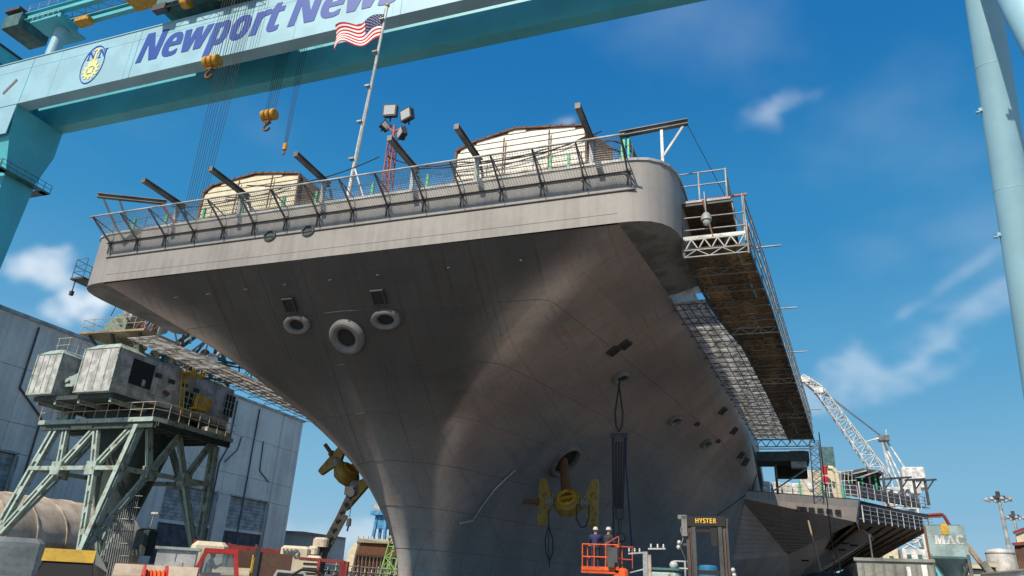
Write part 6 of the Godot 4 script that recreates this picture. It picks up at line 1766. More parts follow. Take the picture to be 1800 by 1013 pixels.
func yard_left() -> void:
	forklift()
	# white pickup behind it
	var t := thing("pickup_truck", "white pickup truck parked behind and right of the red forklift", "pickup", "", V(-19.6, 0, -27.6), false, 0.62)
	var b := mb()
	b.prism([V(-2.6, 0.45, -0.9), V(2.6, 0.45, -0.9), V(2.65, 0.95, -0.9), V(1.35, 1.15, -0.9), V(-2.6, 1.15, -0.9)], V(0, 0, 1.8)); build(b, "body", "white", t)
	b = mb(); b.prism([V(-0.75, 1.15, -0.85), V(1.3, 1.15, -0.85), V(0.65, 1.82, -0.7), V(-0.45, 1.86, -0.7)], V(0, 0, 1.55)); var cb := build(b, "cab", "white", t)
	b = mb(); b.prism([V(-0.55, 1.2, 0.86), V(1.1, 1.2, 0.86), V(0.6, 1.74, 0.86), V(-0.4, 1.76, 0.86)], V(0, 0, 0.012)); build(b, "side_window", "tyre", cb)
	b = mb(); b.quad(V(1.28, 1.2, 0.75), V(1.28, 1.2, -0.75), V(0.72, 1.78, -0.62), V(0.72, 1.78, 0.62)); build(b, "windscreen", "glass", cb)
	b = mb(); b.box(V(-1.7, 1.16, 0), V(1.7, 0.06, 1.5)); build(b, "load_bed", "tyre", t)
	for x in [-1.6, 1.65]:
		for z in [-0.8, 0.8]: wheel(t, V(x, 0.38, z), 0.38, 0.26)
	for z in [-0.65, 0.65]: b = mb(); b.box(V(2.64, 0.82, z), V(0.06, 0.18, 0.32)); build(b, "headlight", "lamp_glass", t)
	b = mb(); b.box(V(1.0, 1.3, 1.0), V(0.12, 0.2, 0.22)); build(b, "door_mirror", "tyre", t)
	# dark utility vehicle nearer the bow with a big round mirror hoop
	t = thing("utility_cart", "open utility cart with a hooped roll bar right of the white pickup", "cart", "", V(-15.4, 0, -22.8), false, 0.62)
	b = mb(); b.cbox(V(0, 0.7, 0), V(2.0, 0.7, 1.1), 0.15); build(b, "body", "olive", t)
	for z in [-0.5, 0.5]: b = mb(); b.path([V(-0.7, 1.0, z), V(-0.6, 1.6, z), V(-0.2, 1.86, z), V(0.3, 1.84, z), V(0.75, 1.5, z), V(0.9, 1.0, z)], 0.05, 6); build(b, "roll_bar", "tyre", t)
	for x in [-0.7, 0.7]:
		for z in [-0.55, 0.55]: wheel(t, V(x, 0.32, z), 0.32, 0.2)
	# low-bed trailer in rust red behind the forklift
	t = thing("flatbed_trailer", "long rust-red flatbed trailer with a raised load behind the pickup", "trailer", "", V(-25.7, 0, -33.1), false, 0.66)
	b = mb(); b.box(V(0, 1.2, 0), V(6.0, 0.3, 2.4)); for i in 5: b.box(V(-2.6 + i * 1.3, 2.2, 1.1), V(0.12, 1.7, 0.12)); b.box(V(-2.6 + i * 1.3, 2.2, -1.1), V(0.12, 1.7, 0.12))
	build(b, "bed", "red_dark", t)
	b = mb(); b.beam(V(-3, 2.95, 1.1), V(3, 2.6, 1.1), 0.16, 0.3); b.beam(V(-3, 2.95, -1.1), V(3, 2.6, -1.1), 0.16, 0.3); build(b, "side_rail", "red_dark", t)
	b = mb(); b.box(V(-1.9, 2.1, 0), V(2.0, 1.6, 2.0)); build(b, "load_crate", "brown", t)
	for x in [-2.0, -1.0, 2.0]:
		for z in [-0.95, 0.95]: wheel(t, V(x, 0.5, z), 0.5, 0.3)
	# beige box truck
	t = thing("box_truck", "beige box truck standing behind the red forklift", "truck", "", V(-24.2, 0, -27.6), false, 0.75)
	b = mb(); b.cbox(V(0.2, 1.85, 0), V(1.5, 2.05, 2.2), 0.18); var tc := build(b, "cab", "cream", t)
	b = mb(); b.prism([V(-0.9, 1.1, 1.0), V(-0.55, 1.1, 1.0), V(-0.55, 2.1, 1.0), V(-0.75, 1.8, 1.0)], V(0, 0, 0.12)); b.box(V(-0.6, 1.15, 0), V(0.7, 0.9, 2.1)); build(b, "bonnet", "cream", tc)
	b = mb(); b.box(V(0.3, 2.2, 1.11), V(0.9, 0.7, 0.03)); build(b, "side_window", "glass", tc)
	b = mb(); b.box(V(2.4, 1.75, 0), V(2.7, 1.6, 2.2)); build(b, "load_box", "brown", t)
	for x in [-0.5, 2.6]:
		for z in [-0.95, 0.95]: wheel(t, V(x, 0.48, z), 0.48, 0.3)
	# pale green switch cabinet with a white notice
	t = thing("switch_cabinet", "grey-green switch cabinet with a white notice left of the beige truck", "cabinet", "", V(-23.1, 0, -24.9), false, 0.7)
	b = mb(); b.box(V(0, 1.2, 0), V(1.5, 2.4, 1.0)); build(b, "body", "crane_grey", t)
	b = mb(); b.box(V(0, 2.45, 0), V(1.7, 0.1, 1.2)); build(b, "roof", "crane_green", t)
	for x in [-0.38, 0.38]: b = mb(); b.box(V(x, 1.2, 0.51), V(0.68, 2.1, 0.04)); var dr := build(b, "door", "crane_grey", t); b = mb(); b.box(V(x * 0.4, 1.2, 0.55), V(0.05, 0.2, 0.05)); build(b, "handle", "dark_steel", dr)
	b = mb(); b.box(V(0.1, 1.75, 0.545), V(0.34, 0.42, 0.02)); build(b, "notice", "white", t)
	# loader bucket
	t = thing("loader_bucket", "big black loader bucket with a yellow top edge at the lower left", "bucket", "", V(-20.4, 0, -17.5), false, 0.78)
	t.scale = V(0.8, 0.9, 0.8)
	b = mb(); b.prism([V(-1.35, 0.1, 0.4), V(1.35, 0.1, 0.4), V(0.85, 2.0, -0.35), V(-0.75, 2.0, -0.35)], V(0, 0, -0.5)); b.prism([V(-1.35, 0.1, 0.4), V(-0.75, 2.0, -0.35), V(-1.0, 2.0, -1.0), V(-1.7, 0.1, -1.0)], V(0.05, 0, 0)); build(b, "shell", "black", t)
	b = mb(); b.prism([V(-0.85, 1.9, -0.25), V(0.9, 1.9, -0.25), V(0.9, 2.3, -0.4), V(-0.85, 2.3, -0.4)], V(0, 0, -0.3)); build(b, "top_edge", "yellow", t)
	b = mb(); b.prism([V(0.9, 1.9, -0.3), V(1.5, 1.6, -0.3), V(1.2, 2.0, -0.35), V(0.9, 2.3, -0.4)], V(0, 0, -0.3)); build(b, "side_lip", "olive", t)
	for i in 5: b = mb(); b.prism([V(-1.2 + i * 0.58, 0.1, 0.45), V(-1.0 + i * 0.58, 0.1, 0.45), V(-1.1 + i * 0.58, 0.02, 0.75)], V(0, 0.08, 0)); build(b, "tooth", "mid_steel", t)
	# precast blocks and barriers, each a thing
	var bl: Node3D
	var spots := [[-21.2, -21.2, 0.75, "nearer the black bucket"], [-20.4, -22.0, 0.6, "nearer the red forklift"]]
	for i in spots.size():
		var at := V(spots[i][0], 0, spots[i][1])
		var lab: String = "pale precast concrete barrier stack, " + spots[i][3]
		if i == 0:
			bl = thing("barrier_stack", lab, "barriers", "precast barrier stacks", at, false, spots[i][2])
			for k in 3:
				b = mb(); b.prism([V(-0.8, k * 0.6, 0.3), V(-0.8, k * 0.6 + 0.2, 0.28), V(-0.8, k * 0.6 + 0.56, 0.12), V(-0.8, k * 0.6 + 0.56, -0.12), V(-0.8, k * 0.6 + 0.2, -0.28), V(-0.8, k * 0.6, -0.3)], V(1.6, 0, 0)); build(b, "barrier", "concrete" if k < 2 else "tan", bl)
		else: copy(bl, at, lab, spots[i][2])
	t = thing("ballast_block", "large blue-grey ballast block at the lower left corner", "block", "", V(-19.6, 0, -14.3), false, 0.9)
	b = mb(); b.cbox(V(0, 1.1, 0), V(2.6, 2.25, 1.2), 0.12); build(b, "body", "galv", t)
	b = mb(); b.box(V(0.9, 0.7, 0.3), V(1.2, 1.2, 1.4)); build(b, "foot", "olive", t)
	for q in [[-24.9, -20.4, "left of the black bucket"], [-20.2, -20.9, "right of the black bucket, before the barriers"]]:
		t = thing("hose_reel", "red hose reel with orange hose " + q[2], "hose reel", "red hose reels on the quay", V(q[0], 0, q[1]), false, 0.9)
		for x in [-0.35, 0.35]: b = mb(); b.lathe(V(x, 1.25, 0), V(1, 0, 0), [Vector2(0.2, -0.02), Vector2(0.52, -0.02), Vector2(0.52, 0.02), Vector2(0.2, 0.02)], 16); build(b, "flange", "red", t)
		b = mb(); for i in 5: b.lathe(V(-0.26 + i * 0.13, 1.25, 0), V(1, 0, 0), [Vector2(0.3, -0.07), Vector2(0.38, 0), Vector2(0.3, 0.07)], 14)
		build(b, "hose", "orange", t)
		for x in [-0.4, 0.4]: b = mb(); b.beam(V(x, 0, -0.4), V(x, 1.25, 0), 0.08); b.beam(V(x, 0, 0.4), V(x, 1.25, 0), 0.08); build(b, "stand", "red_dark", t)
	# mobile crane with a telescopic boom
	t = thing("mobile_crane", "mobile crane with a raised dark telescopic boom left of the stem", "mobile crane", "", V(-22.3, 0, -33.2))
	b = mb(); b.box(V(-22.6, 1.25, -33.0), V(4.2, 0.7, 2.4), Basis(Vector3.UP, 0.55)); build(b, "chassis", "dark_steel", t)
	b = mb(); b.cbox(V(-23.0, 2.45, -32.8), V(1.4, 1.2, 1.5), 0.12, Basis(Vector3.UP, 0.55)); var cw := build(b, "counterweight", "cream", t)
	b = mb(); b.text("WO", 0.5, Transform3D(Basis(Vector3.UP, 0.55), V(-23.0, 2.4, -32.8) + Basis(Vector3.UP, 0.55) * V(-0.6, 0, 0.81)), 0.02, true); build(b, "lettering", "mid_steel", cw)
	b = mb(); b.cbox(V(-22.1, 2.0, -33.0), V(0.9, 1.3, 0.9), 0.1, Basis(Vector3.UP, 0.55)); build(b, "cab", "cream", t)
	b = mb()
	for i in 5: b.box(V(-22.1, 1.6 + i * 0.22, -33.0) + Basis(Vector3.UP, 0.55) * V(0, 0, 0.47), V(0.8, 0.08, 0.03), Basis(Vector3.UP, 0.55))
	build(b, "grille", "tyre", t)
	b = mb(); b.beam(V(-22.0, 2.2, -33.2), V(-21.05, 4.75, -33.65), 0.34, 0.5); b.beam(V(-22.0, 1.0, -33.2), V(-21.85, 2.9, -33.3), 0.5, 0.5); build(b, "boom", "boom_dark", t)
	b = mb(); b.beam(V(-21.4, 3.9, -33.45), V(-20.85, 5.85, -33.8), 0.26, 0.36); for i in 6: b.beam(V(-21.5, 3.5, -33.1).lerp(V(-20.9, 5.7, -33.5), i / 5.0), V(-21.3, 3.6, -33.3).lerp(V(-20.75, 5.8, -33.6), i / 5.0), 0.08)
	build(b, "boom_extension", "boom_dark", t)
	b = mb(); b.box(V(-20.85, 5.9, -33.75), V(0.5, 0.42, 0.5)); b.lathe(V(-20.7, 5.8, -33.6), V(0, 0, 1), [Vector2(0, -0.12), Vector2(0.22, -0.12), Vector2(0.22, 0.12), Vector2(0, 0.12)], 12); build(b, "boom_head", "dark_steel", t)
	b = mb(); b.cbox(V(-21.75, 3.3, -33.0), V(0.8, 0.45, 0.4), 0.1); b.cbox(V(-22.05, 2.9, -32.9), V(0.6, 0.4, 0.4), 0.1); build(b, "winch_cover", "tan", t)
	b = mb(); b.tube(V(-20.65, 5.7, -33.6), V(-20.68, 4.6, -33.65), 0.025, 4); b.cbox(V(-20.68, 4.35, -33.65), V(0.24, 0.4, 0.2), 0.06); b.tube(V(-20.68, 4.15, -33.65), V(-20.72, 3.9, -33.65), 0.05, 5); build(b, "hook_block", "dark_steel", t)
	for x in [-1.4, 1.4]:
		for z in [-1.0, 1.0]: wheel(t, V(-22.6, 0.6, -33.0) + Basis(Vector3.UP, 0.55) * V(x, 0, z), 0.6, 0.4, Basis(Vector3.UP, 0.55) * V(0, 0, 1))
	t = thing("red_frame", "dark red tubular frame standing right of the mobile crane", "frame", "", V(-19.3, 0, -30.4))
	b = mb(); for q in [[-19.8, -30.1], [-18.85, -30.6], [-19.2, -31.5]]: b.beam(V(q[0], 0, q[1]), V(q[0] + 0.05, 2.4, q[1]), 0.14)
	b.beam(V(-20.6, 2.4, -29.7), V(-18.8, 2.36, -30.6), 0.14); b.beam(V(-18.85, 2.36, -30.6), V(-18.6, 0.9, -30.4), 0.2)
	build(b, "frame", "red_dark", t)
	b = mb(); b.cbox(V(-19.4, 0.9, -30.6), V(0.7, 1.8, 0.6), 0.1); build(b, "engine", "dark_steel", t)
	# site clutter: pallets of parts and a floodlight beacon on the warehouse side
	for q in [[-24.6, -31.2, 0.5, "tyre", "black rubber-tyred bogie in front of the warehouse door"], [-21.0, -25.9, 0.6, "cream", "cream crate between the cabinet and the forklift"], [-27.6, -27.6, 0.6, "brown", "brown crate behind the barriers under the portal crane"], [-29.5, -26.0, 0.4, "galv", "galvanised bin under the portal crane's left part"]]:
		t = thing("yard_crate", q[4], "crate", "", V(q[0], 0, q[1]), false, q[2])
		b = mb(); b.box(V(0, 1.0, 0), V(1.8, 1.7, 1.4)); build(b, "box", q[3], t)
		for k in 4: b = mb(); b.box(V(0, 0.35 + k * 0.42, 0.72), V(1.8, 0.1, 0.05)); build(b, "slat", q[3], t)
		b = mb(); for x in [-0.7, 0.7]: b.box(V(x, 0.08, 0), V(0.2, 0.16, 1.4))
		build(b, "skid", "brown", t)

# ---------------------------------------------------------------- the quay right of the bow
func yard_right() -> void:
	# boom lift with two workers
	var t := thing("boom_lift", "orange boom lift whose basket holds two workers beside the anchor", "boom lift", "", V(-6.9, 0, -32.3))
	var b := mb(); b.box(V(-7.1, 2.42, -32.15), V(1.6, 0.12, 1.0)); b.box(V(-7.1, 2.52, -31.68), V(1.6, 0.2, 0.06)); build(b, "floor", "orange", t)
	b = mb()
	for x in [-7.86, -7.35, -6.85, -6.34]:
		for z in [-31.68, -32.62]: b.tube(V(x, 2.45, z), V(x, 3.5, z), 0.028, 6)
	for y in [3.0, 3.5]:
		for z in [-31.68, -32.62]: b.tube(V(-7.86, y, z), V(-6.34, y, z), 0.028, 6)
		for x in [-7.86, -6.34]: b.tube(V(x, y, -31.68), V(x, y, -32.62), 0.028, 6)
	build(b, "basket_rail", "orange", t)
	b = mb(); b.tube(V(-6.9, 3.5, -31.7), V(-6.3, 3.85, -31.7), 0.03, 5); b.tube(V(-6.3, 3.85, -31.7), V(-6.3, 3.4, -31.7), 0.03, 5); b.tube(V(-6.3, 3.45, -31.9), V(-5.75, 3.45, -32.1), 0.03, 5); b.tube(V(-5.8, 3.45, -32.1), V(-5.8, 2.6, -32.1), 0.03, 5); b.tube(V(-6.3, 2.95, -31.9), V(-5.8, 2.95, -32.1), 0.03, 5); build(b, "gate", "mast_red", t)
	b = mb(); b.box(V(-6.55, 3.1, -31.6), V(0.45, 0.6, 0.16)); b.box(V(-6.6, 2.75, -31.6), V(0.3, 0.3, 0.2)); build(b, "control_box", "dark_steel", t)
	b = mb(); b.cbox(V(-6.25, 2.35, -31.9), V(0.6, 0.5, 0.5), 0.1); b.beam(V(-6.3, 2.2, -32), V(-5.0, 1.2, -33.4), 0.3, 0.35); build(b, "jib_arm", "orange", t)
	b = mb(); b.beam(V(-5.0, 1.2, -33.4), V(-3.5, 1.1, -30.5), 0.35, 0.4); build(b, "boom", "pale_steel", t)
	b = mb(); b.cbox(V(-3.5, 0.85, -30.5), V(2.0, 0.6, 3.0), 0.15); build(b, "chassis", "orange", t)
	for x in [-4.4, -2.6]:
		for z in [-31.5, -29.5]: wheel(t, V(x, 0.42, z), 0.42, 0.3, V(1, 0, 0))
	worker("worker in navy jacket and white hard hat, left one in the lift basket", V(-7.42, 2.48, -32.2), 0.12, Color(0.012, 0.022, 0.075), Color(0.02, 0.025, 0.05), false, 0)
	worker("worker in dark clothes and white hard hat, right one in the lift basket", V(-6.88, 2.48, -32.15), -0.7, Color(0.03, 0.03, 0.04), Color(0.015, 0.03, 0.06), false, 0)
	# black forklift mast rising at the bottom edge
	t = thing("mast_truck", "black lift truck whose tall mast with yellow lettering rises at the bottom edge", "lift truck", "", V(-1.65, 0, -19.85), false, -0.08)
	for x in [-0.46, 0.46]:
		b = mb(); b.ibeam(V(x, 0.1, 0), V(x, 3.5, 0), 0.13, 0.16, 0.03, Vector3.BACK); build(b, "mast_rail", "dark_steel", t)
		b = mb(); b.box(V(x * 0.72, 1.7, 0.06), V(0.10, 3.3, 0.1)); build(b, "inner_rail", "dark_steel", t)
		b = mb(); b.tube(V(x * 0.88, 0.3, -0.12), V(x * 0.88, 3.3, -0.12), 0.035, 8); build(b, "lift_ram", "galv", t)
		b = mb(); b.tube(V(x * 0.97, 0.4, 0.12), V(x * 0.97, 3.2, 0.12), 0.014, 5); build(b, "chain", "rusty", t)
	b = mb(); b.box(V(0, 3.42, 0.07), V(0.96, 0.24, 0.12)); var hd := build(b, "head_plate", "black", t)
	b = mb(); b.text("HYSTER", 0.165, Transform3D(Basis.from_scale(V(0.92, 1, 1)), V(-0.28, 3.33, 0.135)), 0.012, true); build(b, "lettering", "yellow", hd)
	b = mb(); b.box(V(0, 3.2, 0), V(0.7, 0.1, 0.14)); b.box(V(0.18, 3.1, 0.05), V(0.16, 0.55, 0.1)); build(b, "cross_member", "black", t)
	b = mb(); b.box(V(0, 2.2, 0), V(0.8, 0.1, 0.14)); build(b, "cross_member", "black", t)
	b = mb(); b.box(V(-0.55, 3.3, 0.05), V(0.14, 0.5, 0.2)); b.box(V(-0.6, 3.52, 0.05), V(0.22, 0.1, 0.2)); b.path([V(-0.58, 3.4, 0.1), V(-0.66, 3.2, 0.1), V(-0.6, 3.0, 0.1), V(-0.66, 2.85, 0.1)], 0.02, 5); build(b, "hose_guide", "mid_steel", t)
	for q in [[-0.72, 2.9], [-0.74, 2.78], [0.58, 2.28], [0.6, 2.16]]: b = mb(); b.ball(V(q[0], q[1], 0.06), V(0.055, 0.055, 0.05), 7); build(b, "work_light", "lamp_glass", t)
	b = mb(); b.beam(V(-0.5, 2.85, 0.05), V(-0.78, 2.85, 0.05), 0.05); b.beam(V(0.5, 2.22, 0.05), V(0.64, 2.22, 0.05), 0.05); b.tube(V(-0.7, 2.8, 0.05), V(-0.5, 2.3, 0.05), 0.02, 5); build(b, "light_bracket", "dark_steel", t)
	b = mb(); b.cbox(V(0, 0.8, -1.3), V(1.2, 1.2, 2.2), 0.15); build(b, "body", "black", t)
	for x in [-0.55, 0.55]:
		for z in [-0.5, -2.0]: wheel(t, V(x, 0.4, z), 0.4, 0.26, V(1, 0, 0))
	# line post with insulators
	t = thing("insulator_post", "grey post with white insulator arms right of the lift basket", "post", "", V(-4.35, 0, -26.6))
	b = mb(); b.box(V(-4.35, 1.5, -26.6), V(0.16, 3.0, 0.16)); build(b, "post", "galv", t)
	b = mb(); b.box(V(-4.2, 1.45, -26.55), V(0.1, 2.9, 0.06)); build(b, "timber", "tan", t)
	b = mb(); b.beam(V(-4.95, 2.92, -26.6), V(-4.3, 2.98, -26.6), 0.05); b.beam(V(-4.25, 3.1, -26.6), V(-3.65, 3.12, -26.6), 0.05); b.beam(V(-4.9, 2.3, -26.6), V(-4.35, 2.45, -26.6), 0.04); build(b, "arm", "pale_steel", t)
	for x in [-4.92, -4.72, -4.55, -4.15, -3.92, -3.72]: b = mb(); b.lathe(V(x, 2.98 if x < -4.3 else 3.14, -26.6), Vector3.UP, [Vector2(0.02, 0), Vector2(0.035, 0.03), Vector2(0.025, 0.06), Vector2(0.035, 0.09), Vector2(0, 0.14)], 8); build(b, "insulator", "white", t)
	t = thing("pump_unit", "green pump unit on the quay right of the insulator post", "pump", "", V(-4.1, 0, -29.7))
	b = mb(); b.cbox(V(-4.2, 1.3, -29.7), V(1.3, 2.4, 1.0), 0.12); build(b, "body", "crane_green", t)
	b = mb(); b.box(V(-4.2, 2.55, -29.7), V(1.35, 0.08, 1.05)); b.box(V(-4.2, 2.2, -29.18), V(1.2, 0.06, 0.05)); build(b, "trim", "teal_dark", t)
	b = mb(); b.ball(V(-3.75, 2.7, -29.4), V(0.16, 0.16, 0.16), 8); build(b, "gauge", "pale_steel", t)
	t = thing("frame_rack", "small white frame rack with pipes left of the tall mast", "rack", "", V(-3.3, 0, -29.6))
	b = mb(); for x in [-3.7, -3.35, -2.95]: b.tube(V(x, 0, -29.6), V(x, 2.85, -29.6), 0.04, 5)
	for y in [1.6, 2.1, 2.6, 2.85]: b.tube(V(-3.75, y, -29.6), V(-2.9, y, -29.6), 0.035, 5)
	build(b, "frame", "pale_steel", t)
	t = thing("blue_drum", "blue plastic drum seen through the tall mast", "drum", "", V(-2.2, 0, -25.9))
	b = mb(); b.lathe(V(-2.2, 1.7, -25.9), Vector3.UP, [Vector2(0, 0), Vector2(0.29, 0), Vector2(0.31, 0.3), Vector2(0.29, 0.34), Vector2(0.31, 0.38), Vector2(0.30, 0.85), Vector2(0.25, 0.9), Vector2(0, 0.92)], 18); build(b, "shell", "blue_drum", t)
	b = mb(); b.box(V(-2.2, 0.85, -25.9), V(0.9, 1.7, 0.9)); build(b, "plinth", "concrete", t)
	# containers and tarpaulins at the lower right
	t = thing("grey_container", "olive-grey plant container at the bottom right, left of the lettered silo", "container", "", V(3.9, 0, -30.4), false, -0.12)
	b = mb(); b.box(V(0, 1.6, 0), V(2.35, 3.0, 2.2)); build(b, "body", "olive", t)
	b = mb(); b.box(V(0, 3.13, 0), V(2.5, 0.1, 2.35)); build(b, "roof", "olive", t)
	for i in 7: b = mb(); b.box(V(-1.0 + i * 0.33, 1.6, 1.12), V(0.08, 2.8, 0.05)); build(b, "rib", "mid_steel", t)
	b = mb(); b.box(V(0.42, 2.75, 1.16), V(0.12, 0.34, 0.04)); b.box(V(0.9, 2.8, 1.16), V(0.16, 0.4, 0.03)); build(b, "notice", "white", t)
	t = thing("tarpaulin_dome", "black tarpaulin dome behind the olive container", "tarpaulin", "", V(6.6, 0, -59.4))
	b = mb(); b.lathe(V(6.6, 0, -59.6), V(1, 0, 0.1), [Vector2(0, -3.2), Vector2(3.4, -3.1), Vector2(4.4, -1.6), Vector2(4.55, 0), Vector2(4.4, 1.6), Vector2(3.4, 3.1), Vector2(0, 3.2)], 24); build(b, "cover", "black", t)
	t = thing("tarpaulin_heap", "low black tarpaulin heap left of the tarpaulin dome", "tarpaulin", "", V(3.4, 0, -59))
	b = mb(); b.ball(V(3.2, 2.2, -59.5), V(2.6, 1.6, 1.6), 10); build(b, "cover", "black", t)
	b = mb(); b.tube(V(6.6, 0, -62), V(6.6, 6.6, -62), 0.07, 6); b.tube(V(4.3, 0, -62), V(4.3, 5.4, -62), 0.05, 6); build(b, "vent_pipe", "mid_steel", t)
	# lettered silo
	var sp := V(11.1, 0, -59.1)
	t = thing("mortar_silo", "grey-blue silo with white letters and a yellow badge standing on steel legs", "silo", "", sp, false, -0.18)
	b = mb(); b.box(V(0, 5.95, 0), V(2.3, 2.0, 2.2)); build(b, "body", "silo", t)
	b = mb(); b.box(V(0, 6.97, 0), V(1.9, 0.08, 2.0)); build(b, "lid", "teal_dark", t)
	b = mb(); b.box(V(0, 4.9, 0), V(2.34, 0.14, 2.24)); build(b, "rim", "teal_dark", t)
	var bd := mb(); bd.text("MAC", 0.78, Transform3D(Basis.from_scale(V(0.95, 1, 1)), V(-0.745, 5.55, 1.109)), 0.02, true, "Droid Serif"); bd.text("MAC", 0.78, Transform3D(Basis.from_scale(V(0.95, 1, 1)), V(-0.78, 5.55, 1.105)), 0.02, true, "Droid Serif"); build(bd, "lettering", "white", t)
	b = mb(); b.cbox(V(-0.02, 6.72, 1.12), V(0.42, 0.72, 0.06), 0.05); build(b, "badge", "yellow", t)
	b = mb(); b.lathe(V(0, 4.85, 0), V(0, -1, 0), [Vector2(1.5, 0), Vector2(0.35, 1.6), Vector2(0.3, 2.0), Vector2(0, 2.0)], 4, Vector3.ONE, V(0.707, 0, 0.707)); build(b, "hopper", "silo", t)
	for x in [-1.08, 1.08]:
		for z in [-1.0, 1.0]: b = mb(); b.ibeam(V(x, 0, z), V(x, 5.1, z), 0.2, 0.2, 0.03, Vector3.BACK); build(b, "leg", "mid_steel", t)
	b = mb(); b.beam(V(-1.2, 0, 1.05), V(-1.2, 6.9, 1.05), 0.14, 0.2); build(b, "side_post", "rusty", t)
	b = mb(); b.beam(V(-1.05, 4.7, 1.0), V(-0.5, 3.6, 1.0), 0.12); b.beam(V(1.05, 4.7, 1.0), V(0.55, 3.6, 1.0), 0.12); b.path([V(0.7, 4.8, 0.6), V(0.75, 4.0, 0.8), V(0.95, 3.0, 0.9), V(1.0, 1.5, 0.9)], 0.14, 6); build(b, "brace", "crane_dark", t)
	b = mb(); b.lathe(V(0, 0.3, 0), Vector3.UP, [Vector2(0, 0), Vector2(0.9, 0), Vector2(0.95, 2.2), Vector2(0.7, 2.6), Vector2(0, 2.7)], 18); build(b, "mixing_tank", "teal_pale", t)
	b = mb(); b.box(V(0.75, 2.4, 1.0), V(0.2, 0.3, 0.1)); build(b, "valve", "yellow", t)
	# concrete pump arm above it
	t = thing("concrete_pump", "dark red bent pump arm reaching left above the lettered silo", "pump arm", "", V(13.2, 0, -69))
	b = mb(); b.path([V(11.9, 8.75, -69), V(12.9, 8.85, -69), V(13.05, 8.75, -69), V(13.45, 7.75, -69)], 0.13, 6); b.path([V(11.9, 8.62, -69), V(12.9, 8.65, -69)], 0.07, 5); build(b, "arm", "red_dark", t)
	b = mb(); b.box(V(13.4, 7.65, -69), V(1.2, 0.14, 0.6)); b.box(V(13.6, 3.8, -69), V(0.5, 7.6, 0.5)); build(b, "mast", "dark_steel", t)
	t = thing("belt_conveyor", "brown inclined conveyor right of the lettered silo", "conveyor", "", V(14.7, 0, -68.3))
	b = mb(); b.beam(V(13.85, 7.05, -68.4), V(15.7, 3.6, -68.2), 0.5, 0.3); build(b, "belt_frame", "tan_dark", t)
	b = mb(); b.beam(V(14.95, 5.2, -68.0), V(15.9, 3.2, -68.0), 0.5, 0.5); b.beam(V(15.2, 0, -68.4), V(15.2, 4.6, -68.4), 0.2); b.beam(V(15.7, 0, -68.2), V(15.7, 3.6, -68.2), 0.25); build(b, "chute", "olive", t)
	t = thing("white_tank", "white cylindrical tank at the lower right", "tank", "", V(20.9, 0, -87.5))
	b = mb(); b.lathe(V(20.9, 0, -87.5), Vector3.UP, [Vector2(1.25, 0), Vector2(1.25, 7.2), Vector2(1.2, 7.4), Vector2(0, 7.6)], 28); build(b, "shell", "white", t)
	b = mb(); b.lathe(V(20.9, 7.1, -87.5), Vector3.UP, [Vector2(1.26, -0.1), Vector2(1.31, 0), Vector2(1.26, 0.1)], 28); b.tube(V(22.1, 0, -87), V(22.1, 7.8, -87), 0.07, 5); build(b, "rim", "pale_steel", t)
	# high light masts
	for q in [[44.35, 24.0, -178.2, "taller light mast at the right, nearer the silo"], [56.3, 24.3, -216.6, "light mast at the right picture edge, farther than the other"]]:
		var top := V(q[0], q[1], q[2])
		t = thing("light_mast", q[3] + ", with a ring of lamps", "light mast", "high light masts", V(q[0], 0, q[2]))
		b = mb(); b.tube(V(q[0], 0, q[2]), top, 0.62, 12, 0.3); build(b, "pole", "pale_steel", t)
		b = mb(); b.box(top + V(0, -0.2, 0), V(2.0, 0.5, 2.0)); b.tube(top, top + V(0, 1.0, 0), 0.4, 8); build(b, "head_frame", "dark_steel", t)
		for i in 8:
			var a := TAU * i / 8.0
			var d := V(cos(a), 0, sin(a))
			b = mb(); b.beam(top + d * 0.8 + V(0, -0.3, 0), top + d * 2.1 + V(0, -0.5, 0), 0.14); var ar := build(b, "lamp_arm", "mid_steel", t)
			b = mb(); b.lathe(top + d * 2.3 + V(0, -0.7, 0), V(0, -1, 0) + d * 0.4, [Vector2(0.2, -0.4), Vector2(0.45, 0.0), Vector2(0.42, 0.25), Vector2(0, 0.3)], 10); build(b, "lamp_head", "pale_steel", ar)
	t = thing("brown_building", "dark brown clad building at the right picture edge", "building", "", V(22, 0, -74))
	b = mb(); b.prism([V(18.5, 0, -72.5), V(18.45, 6.8, -72.5), V(24, 7.4, -70.5), V(24, 0, -70.5)], V(2, 0, -8)); build(b, "wall", "brown", t)
	b = mb(); b.beam(V(18.3, 6.9, -72.4), V(24, 7.5, -70.4), 0.3, 0.2); build(b, "roof_edge", "red_dark", t)
	for i in 4: b = mb(); b.box(V(19.1 + i * 0.8, 3.4, -72.22 + i * 0.29), V(0.5, 6.6, 0.06), Basis(Vector3.UP, -0.35)); build(b, "cladding_panel", "brown", t)
	t = thing("cream_building", "cream gabled building behind the dark brown one", "building", "", V(25, 0, -88))
	b = mb(); b.prism([V(22.4, 0, -86.8), V(22.4, 8.9, -86.8), V(24.5, 9.8, -86.2), V(29, 9.8, -85), V(29, 0, -85)], V(2, 0, -8)); build(b, "wall", "cream", t)
	b = mb(); b.beam(V(22.2, 9.0, -86.7), V(24.5, 9.95, -86.1), 0.25); build(b, "roof_edge", "red_dark", t)
	for x in [22.75, 23.5]: b = mb(); b.box(V(x, 7.6, -86.75 + (x - 22.4) * 0.28), V(0.35, 0.4, 0.1)); build(b, "vent", "dark_steel", t)
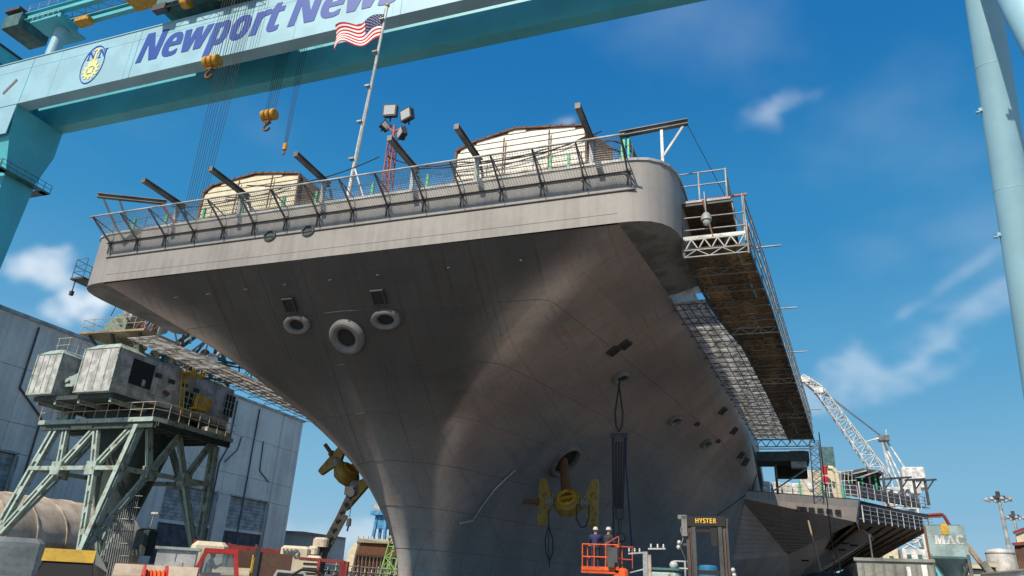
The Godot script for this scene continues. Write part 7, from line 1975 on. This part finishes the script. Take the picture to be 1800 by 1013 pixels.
	t = thing("white_wall", "low white wall along the right quay at the bottom right corner", "wall", "", V(15, 0, -58))
	b = mb(); b.prism([V(12.6, 0, -58.5), V(12.6, 3.9, -58.5), V(17.5, 4.6, -57.3), V(17.5, 0, -57.3)], V(0.1, 0, -0.5)); build(b, "wall", "white", t)
	b = mb(); b.beam(V(12.6, 3.95, -58.5), V(17.5, 4.65, -57.3), 0.6, 0.1); build(b, "coping", "concrete", t)
	# stacked white units between the silo and the tank
	var u0: Node3D
	var us := [[15.9, -82.0, 6.0, "left pile, beside the silo's right leg"], [17.4, -84.0, 6.0, "middle pile, behind the conveyor"], [19.0, -86.0, 6.3, "right pile, next to the white tank"]]
	for i in 3:
		var at := V(us[i][0], 0, us[i][1])
		var lab: String = "stack of white frames and pipes, " + us[i][3]
		if i == 0:
			u0 = thing("frame_stack", lab, "stack", "stacks of white frames", at, false)
			for k in 7:
				b = mb(); b.box(V(0.1 * (k % 2), 0.5 + k * 0.85, 0), V(1.7, 0.34, 1.6)); build(b, "frame", "white" if k % 3 else "cream", u0)
				b = mb(); b.box(V(-0.1 * (k % 2), 0.08 + k * 0.85, 0), V(1.3, 0.46, 1.3)); build(b, "spacer", "crane_dark", u0)
		else:
			var c := copy(u0, at, lab, 0.2 * i)
			c.scale = V(1, us[i][2] / 6.0, 1)
	# far shore buildings under the overhang
	for q in [[29.5, -197, 5.0, 14.2, "white", "white block building seen below the ship's overhang, left of the silo"], [24.0, -200, 5.0, 16.5, "cream", "white tower scaffold block seen below the ship's overhang"], [33.8, -195, 4.4, 10.5, "teal", "low teal block just left of the silo's legs"]]:
		t = thing("far_building", q[5], "building", "", V(q[0], 0, q[1]))
		b = mb(); b.box(V(q[0], q[3] / 2, q[1]), V(q[2], q[3], 6)); build(b, "wall", q[4], t)
		for k in 3:
			for j in 2: b = mb(); b.box(V(q[0] - 1.2 + j * 2.2, q[3] - 1.8 - k * 2.6, q[1] + 3.02), V(0.9, 1.3, 0.08)); build(b, "window", "teal_dark", t)
